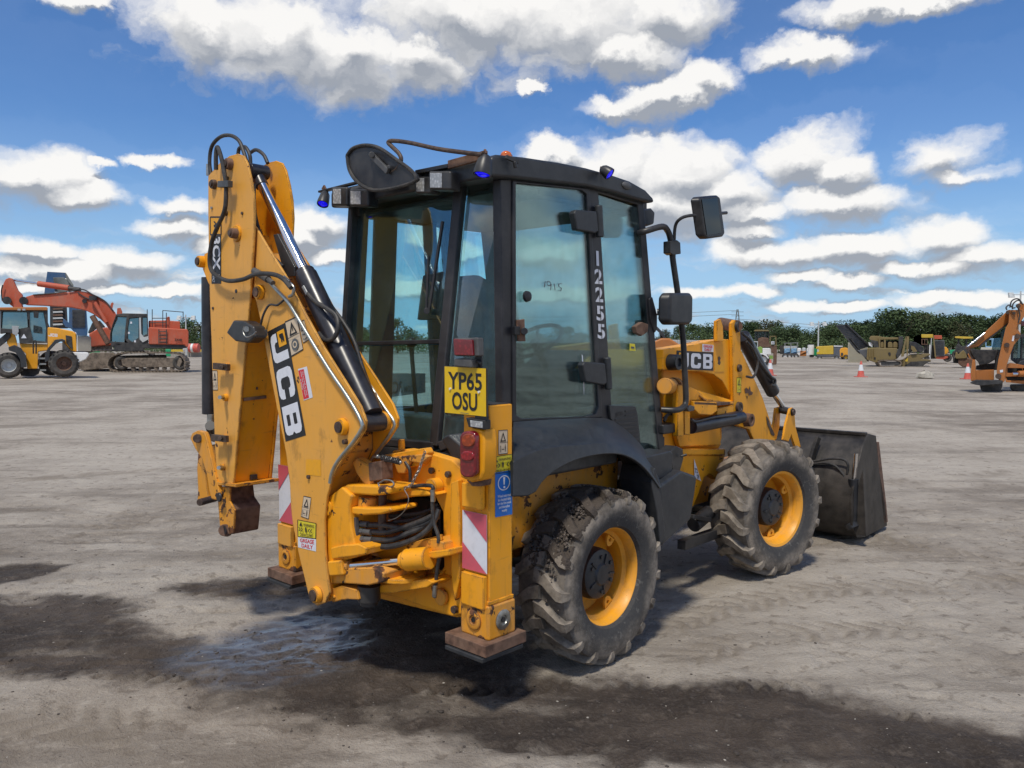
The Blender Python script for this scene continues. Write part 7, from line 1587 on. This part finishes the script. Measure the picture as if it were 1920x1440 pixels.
K.slab('stabiliser_leg', [(1298, 870), (1335, 872), (1345, 1110), (1282, 1118), (1280, 1010)], .2, .25, 'orange', None, .02); K.slab('rear_frame', [(1340, 985), (1560, 980), (1560, 1105), (1345, 1110)], .4, .2, 'orange', None, .02); K.slab('stabiliser_foot', [(1268, 1140), (1330, 1105), (1665, 1112), (1665, 1150), (1400, 1172), (1330, 1160)], .0, .7, 'darkmetal', None, .02)
K.slab('kingpost', [(1690, 920), (1760, 900), (1930, 930), (1990, 960), (1990, 1160), (1700, 1130), (1690, 1060)], .5, .3, 'orange', None, .03, [[(1720, 960), (1900, 965), (1900, 1030), (1720, 1020)], [(1700, 1065), (1930, 1060), (1930, 1110), (1720, 1110)]])
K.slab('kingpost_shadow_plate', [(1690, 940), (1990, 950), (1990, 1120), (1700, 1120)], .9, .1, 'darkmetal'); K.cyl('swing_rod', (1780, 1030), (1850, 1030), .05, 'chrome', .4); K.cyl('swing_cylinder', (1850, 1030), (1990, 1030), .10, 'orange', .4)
K.slab('cab', [(1770, 560), (2050, 540), (2050, 930), (1850, 930), (1760, 860)], 1.2, 1.4, 'darkmetal', None, .04, [[(1800, 600), (1890, 590), (1880, 850), (1790, 850)], [(1905, 590), (2030, 580), (2030, 850), (1900, 850)]]); K.slab('cab_glass', [(1795, 595), (2035, 580), (2035, 855), (1785, 855)], 1.3, .03, 'farglass'); K.slab('mudguard', [(1840, 930), (1870, 880), (1960, 850), (2060, 850), (2060, 930)], .6, .7, 'charcoal', None, .03)
K.slab('rear_lamp', [(1885, 400), (1990, 395), (1990, 455), (1885, 455)], .8, .1, 'l_red', None, .02)
MB().box((-1.9, 1.0, .12), (-.9, 1.6, .62)).build('rear_axle', 'black', K.o) if False else None
K.slab('rear_tyre_tread', [(1385, 1150), (1660, 1130), (1662, 1180), (1640, 1235), (1600, 1262), (1430, 1260), (1400, 1220)], .7, .9, 'fartyre', None, .06); K.slab('front_tyre_tread', [(1745, 1165), (1990, 1160), (1990, 1245), (1800, 1248), (1760, 1215)], 1.0, .8, 'fartyre', None, .06)

# ---- behind the bonnet: long pale container and an orange machine
o = Far('grey_container', 150, 70.0, 'long pale grey corrugated container seen just above the bonnet of the big backhoe', 'container', lambda x, y: (1250 + x, y))
ws = o.slab('container_side', [(10, 637), (128, 639), (128, 668), (10, 668)], .12, 2.4, 'lightgrey')
for i in range(26): MB().prism([o.P(12 + i * 4.4, 638, .12), o.P(13 + i * 4.4, 638, 0), o.P(14.6 + i * 4.4, 638, 0), o.P(15.6 + i * 4.4, 638, .12)], o.P(12, 667, .12) - o.P(12, 638, .12)).build('corrugation', 'lightgrey', ws)
o = Far('orange_excavator', 0, 30.0, 'orange machine nose peeping out behind the front of the black cab', 'excavator', lambda x, y: (1250 + x, y))
o.slab('hood', [(-60, 655), (-10, 634), (5, 634), (28, 648), (40, 660), (40, 700), (-60, 700)], 0, 1.5, 'orange', None, .08); o.slab('cab', [(-60, 600), (-30, 600), (-8, 622), (0, 636), (-60, 640)], .2, 1.2, 'darkmetal', None, .03, [[(-50, 606), (-33, 606), (-14, 624), (-12, 634), (-50, 634)]]); o.slab('undercarriage', [(-60, 700), (40, 700), (40, 718), (-60, 718)], .1, 1.4, 'track')

# ================================================================== trees
def crown_mesh(seed, mat, n=1500, lobes=11, wide=1.0):
    R_ = random.Random(seed); lob = []
    for i in range(lobes):
        a = R_.uniform(0, 6.28); rr = R_.uniform(0, .34) * wide; z = R_.uniform(.22, .86); k = 1 - abs(z - .5) * .9
        lob.append((V(math.cos(a) * rr, math.sin(a) * rr, z), R_.uniform(.13, .22) * k + .05))
    vs = []; fs = []
    for i in range(n):
        c, r = R_.choice(lob)
        d = V(R_.gauss(0, 1), R_.gauss(0, 1), R_.gauss(0, 1)).normalized(); p = c + d * r * (R_.random() ** .35) * R_.uniform(.9, 1.12)
        p.z = max(.05, p.z)
        s_ = R_.uniform(.013, .032); u = V(R_.gauss(0, 1), R_.gauss(0, 1), R_.gauss(0, .6)).normalized(); w = u.cross(V(R_.gauss(0, 1), R_.gauss(0, 1), R_.gauss(0, 1))).normalized()
        o_ = len(vs); vs += [p - u * s_, p - w * s_ * .6 + u * s_ * .2, p + u * s_, p + w * s_ * .6]; fs.append((o_, o_ + 1, o_ + 2, o_ + 3))
    me = bpy.data.meshes.new('crown'); me.from_pydata([tuple(v) for v in vs], [], fs); me.materials.append(M[mat]); return me
def trunk_mesh(seed):
    R_ = random.Random(seed); mb = MB().tube([(0, 0, -.01), (.01, 0, .25), (-.01, .01, .5), (.0, 0, .8)], lambda t: .028 * (1 - .75 * t) + .004, n=8)
    for i in range(7):
        a = R_.uniform(0, 6.28); z = R_.uniform(.22, .6); l = R_.uniform(.18, .34); mb.tube([(0, 0, z), (math.cos(a) * l * .5, math.sin(a) * l * .5, z + l * .35), (math.cos(a) * l, math.sin(a) * l, z + l * .8)], lambda t: .012 * (1 - .8 * t) + .002, n=5, k=3)
    return mb.mesh('trunk', M['bark'])
KINDS = [('leaf', 1.0, 'dark green dense'), ('leaf2', 1.0, 'mid green bushy'), ('leaf3', .85, 'brownish green thin')]
CM = [[crown_mesh(50 * k + j, kd[0], 3400 if k < 2 else 1900, 13 if k < 2 else 9, kd[1]) for j in range(3)] for k, kd in enumerate(KINDS)]
TM = [trunk_mesh(900 + j) for j in range(3)]
PROF = [(352, 598), (376, 604), (400, 606), (440, 612), (480, 608), (530, 612), (580, 608), (630, 614), (680, 612), (716, 608), (745, 602), (775, 618), (830, 622), (890, 616), (950, 618), (1010, 622), (1070, 616), (1130, 620), (1190, 618), (1248, 614), (1275, 616), (1300, 611), (1330, 606), (1356, 608), (1382, 612), (1400, 607), (1415, 606), (1435, 599), (1452, 603), (1468, 611), (1482, 608), (1498, 616), (1516, 622), (1530, 624), (1546, 610), (1560, 607), (1577, 601), (1594, 608), (1610, 603), (1628, 599), (1648, 606), (1664, 607), (1680, 589), (1692, 585), (1708, 586), (1724, 589), (1740, 592), (1755, 586), (1770, 591), (1788, 594), (1803, 598), (1818, 595), (1838, 600), (1852, 603), (1865, 592), (1880, 598), (1900, 602), (1925, 598), (1955, 604), (1990, 600), (2040, 606), (2100, 600)]
rt3 = random.Random(17)
NEARBY = {352: 'leftmost tree, by the floodlight post', 1248: 'behind the cab mirror of the big backhoe', 1400: 'just right of the pylon', 1435: 'above the pale-roofed loader cab', 1482: 'left of the dip in the treeline', 1546: 'behind the compressor floodlight post', 1577: 'above the tip of the raised conveyor', 1692: 'tallest, above the tan crusher', 1755: 'above the orange screener', 1865: 'poking above the orange backhoe arm'}
for i, (px, top) in enumerate(PROF):
    Y = rt3.uniform(118, 140); p = wat(px, top - 1.5, Y); h = p.z * 1.06; k = rt3.choice((0, 0, 1, 1, 1, 2))
    base = {0: 'dark green dense tree', 1: 'mid green bushy tree', 2: 'brownish green thin tree'}[k]
    grp = 'trees along the far edge of the yard'
    ORD = ['first', 'second', 'third', 'fourth', 'fifth', 'sixth', 'seventh', 'eighth', 'ninth', 'tenth', 'eleventh', 'twelfth', 'thirteenth', 'fourteenth', 'fifteenth', 'sixteenth', 'seventeenth', 'eighteenth', 'nineteenth', 'twentieth']
    anchors = [(1400, 'tree to the right of the pylon', 1), (1248, 'tree to the right of the black cab', 1), (350, 'tree to the right of the leftmost floodlight post', 1)]
    if px in NEARBY: lab = base + ' ' + NEARBY[px]
    elif px > 1900: lab = base + ', %s one past the orange backhoe at the right edge' % ORD[i - sum(1 for q_ in PROF if q_[0] <= 1900)]
    elif px > 1640: lab = base + ', %s tree right of the cream container' % ORD[i - sum(1 for q_ in PROF if q_[0] <= 1640)]
    elif px > 1400: lab = base + ', %s tree right of the pylon' % ORD[i - sum(1 for q_ in PROF if q_[0] <= 1400)]
    elif px > 1248: lab = base + ', %s tree right of the black cab' % ORD[i - sum(1 for q_ in PROF if q_[0] <= 1248)]
    elif px > 850: lab = base + ', %s one of those behind the cab door glass' % ORD[i - sum(1 for q_ in PROF if q_[0] <= 850)]
    else: lab = base + ', %s one from the left end of the row' % ORD[i]
    t = empty('tree', (p.x, Y, 0), rt3.uniform(0, 6.28), lab, 'tree', grp)
    sw_ = h * rt3.uniform(.85, 1.5)
    t.scale = (sw_, sw_, h)
    link('trunk', TM[i % 3], t); link('crown', CM[k][rt3.randrange(3)], t)
# undergrowth below the row
R_ = random.Random(4); vs = []; fs = []
for i in range(46000):
    x = R_.uniform(-62, 105); y = R_.uniform(112, 146); hmax = 2.3 + 1.5 * noise.noise(V(x * .12, y * .1, 0)) + .8 * noise.noise(V(x * .5, y * .3, 4))
    if x < -48 : hmax *= .6
    z = hmax * (R_.random() ** .6); s_ = R_.uniform(.08, .22); p = V(x, y, max(.05, z)); u = V(R_.gauss(0, 1), R_.gauss(0, 1), R_.gauss(0, .6)).normalized(); w = u.cross(V(R_.gauss(0, 1), R_.gauss(0, 1), R_.gauss(0, 1))).normalized()
    o_ = len(vs); vs += [tuple(p - u * s_), tuple(p - w * s_ * .6), tuple(p + u * s_), tuple(p + w * s_ * .6)]; fs.append((o_, o_ + 1, o_ + 2, o_ + 3))
me = bpy.data.meshes.new('undergrowth'); me.from_pydata(vs, [], fs); me.materials.append(M['leaf2']); o = bpy.data.objects.new('undergrowth', me); COL.objects.link(o); o['kind'] = 'stuff'
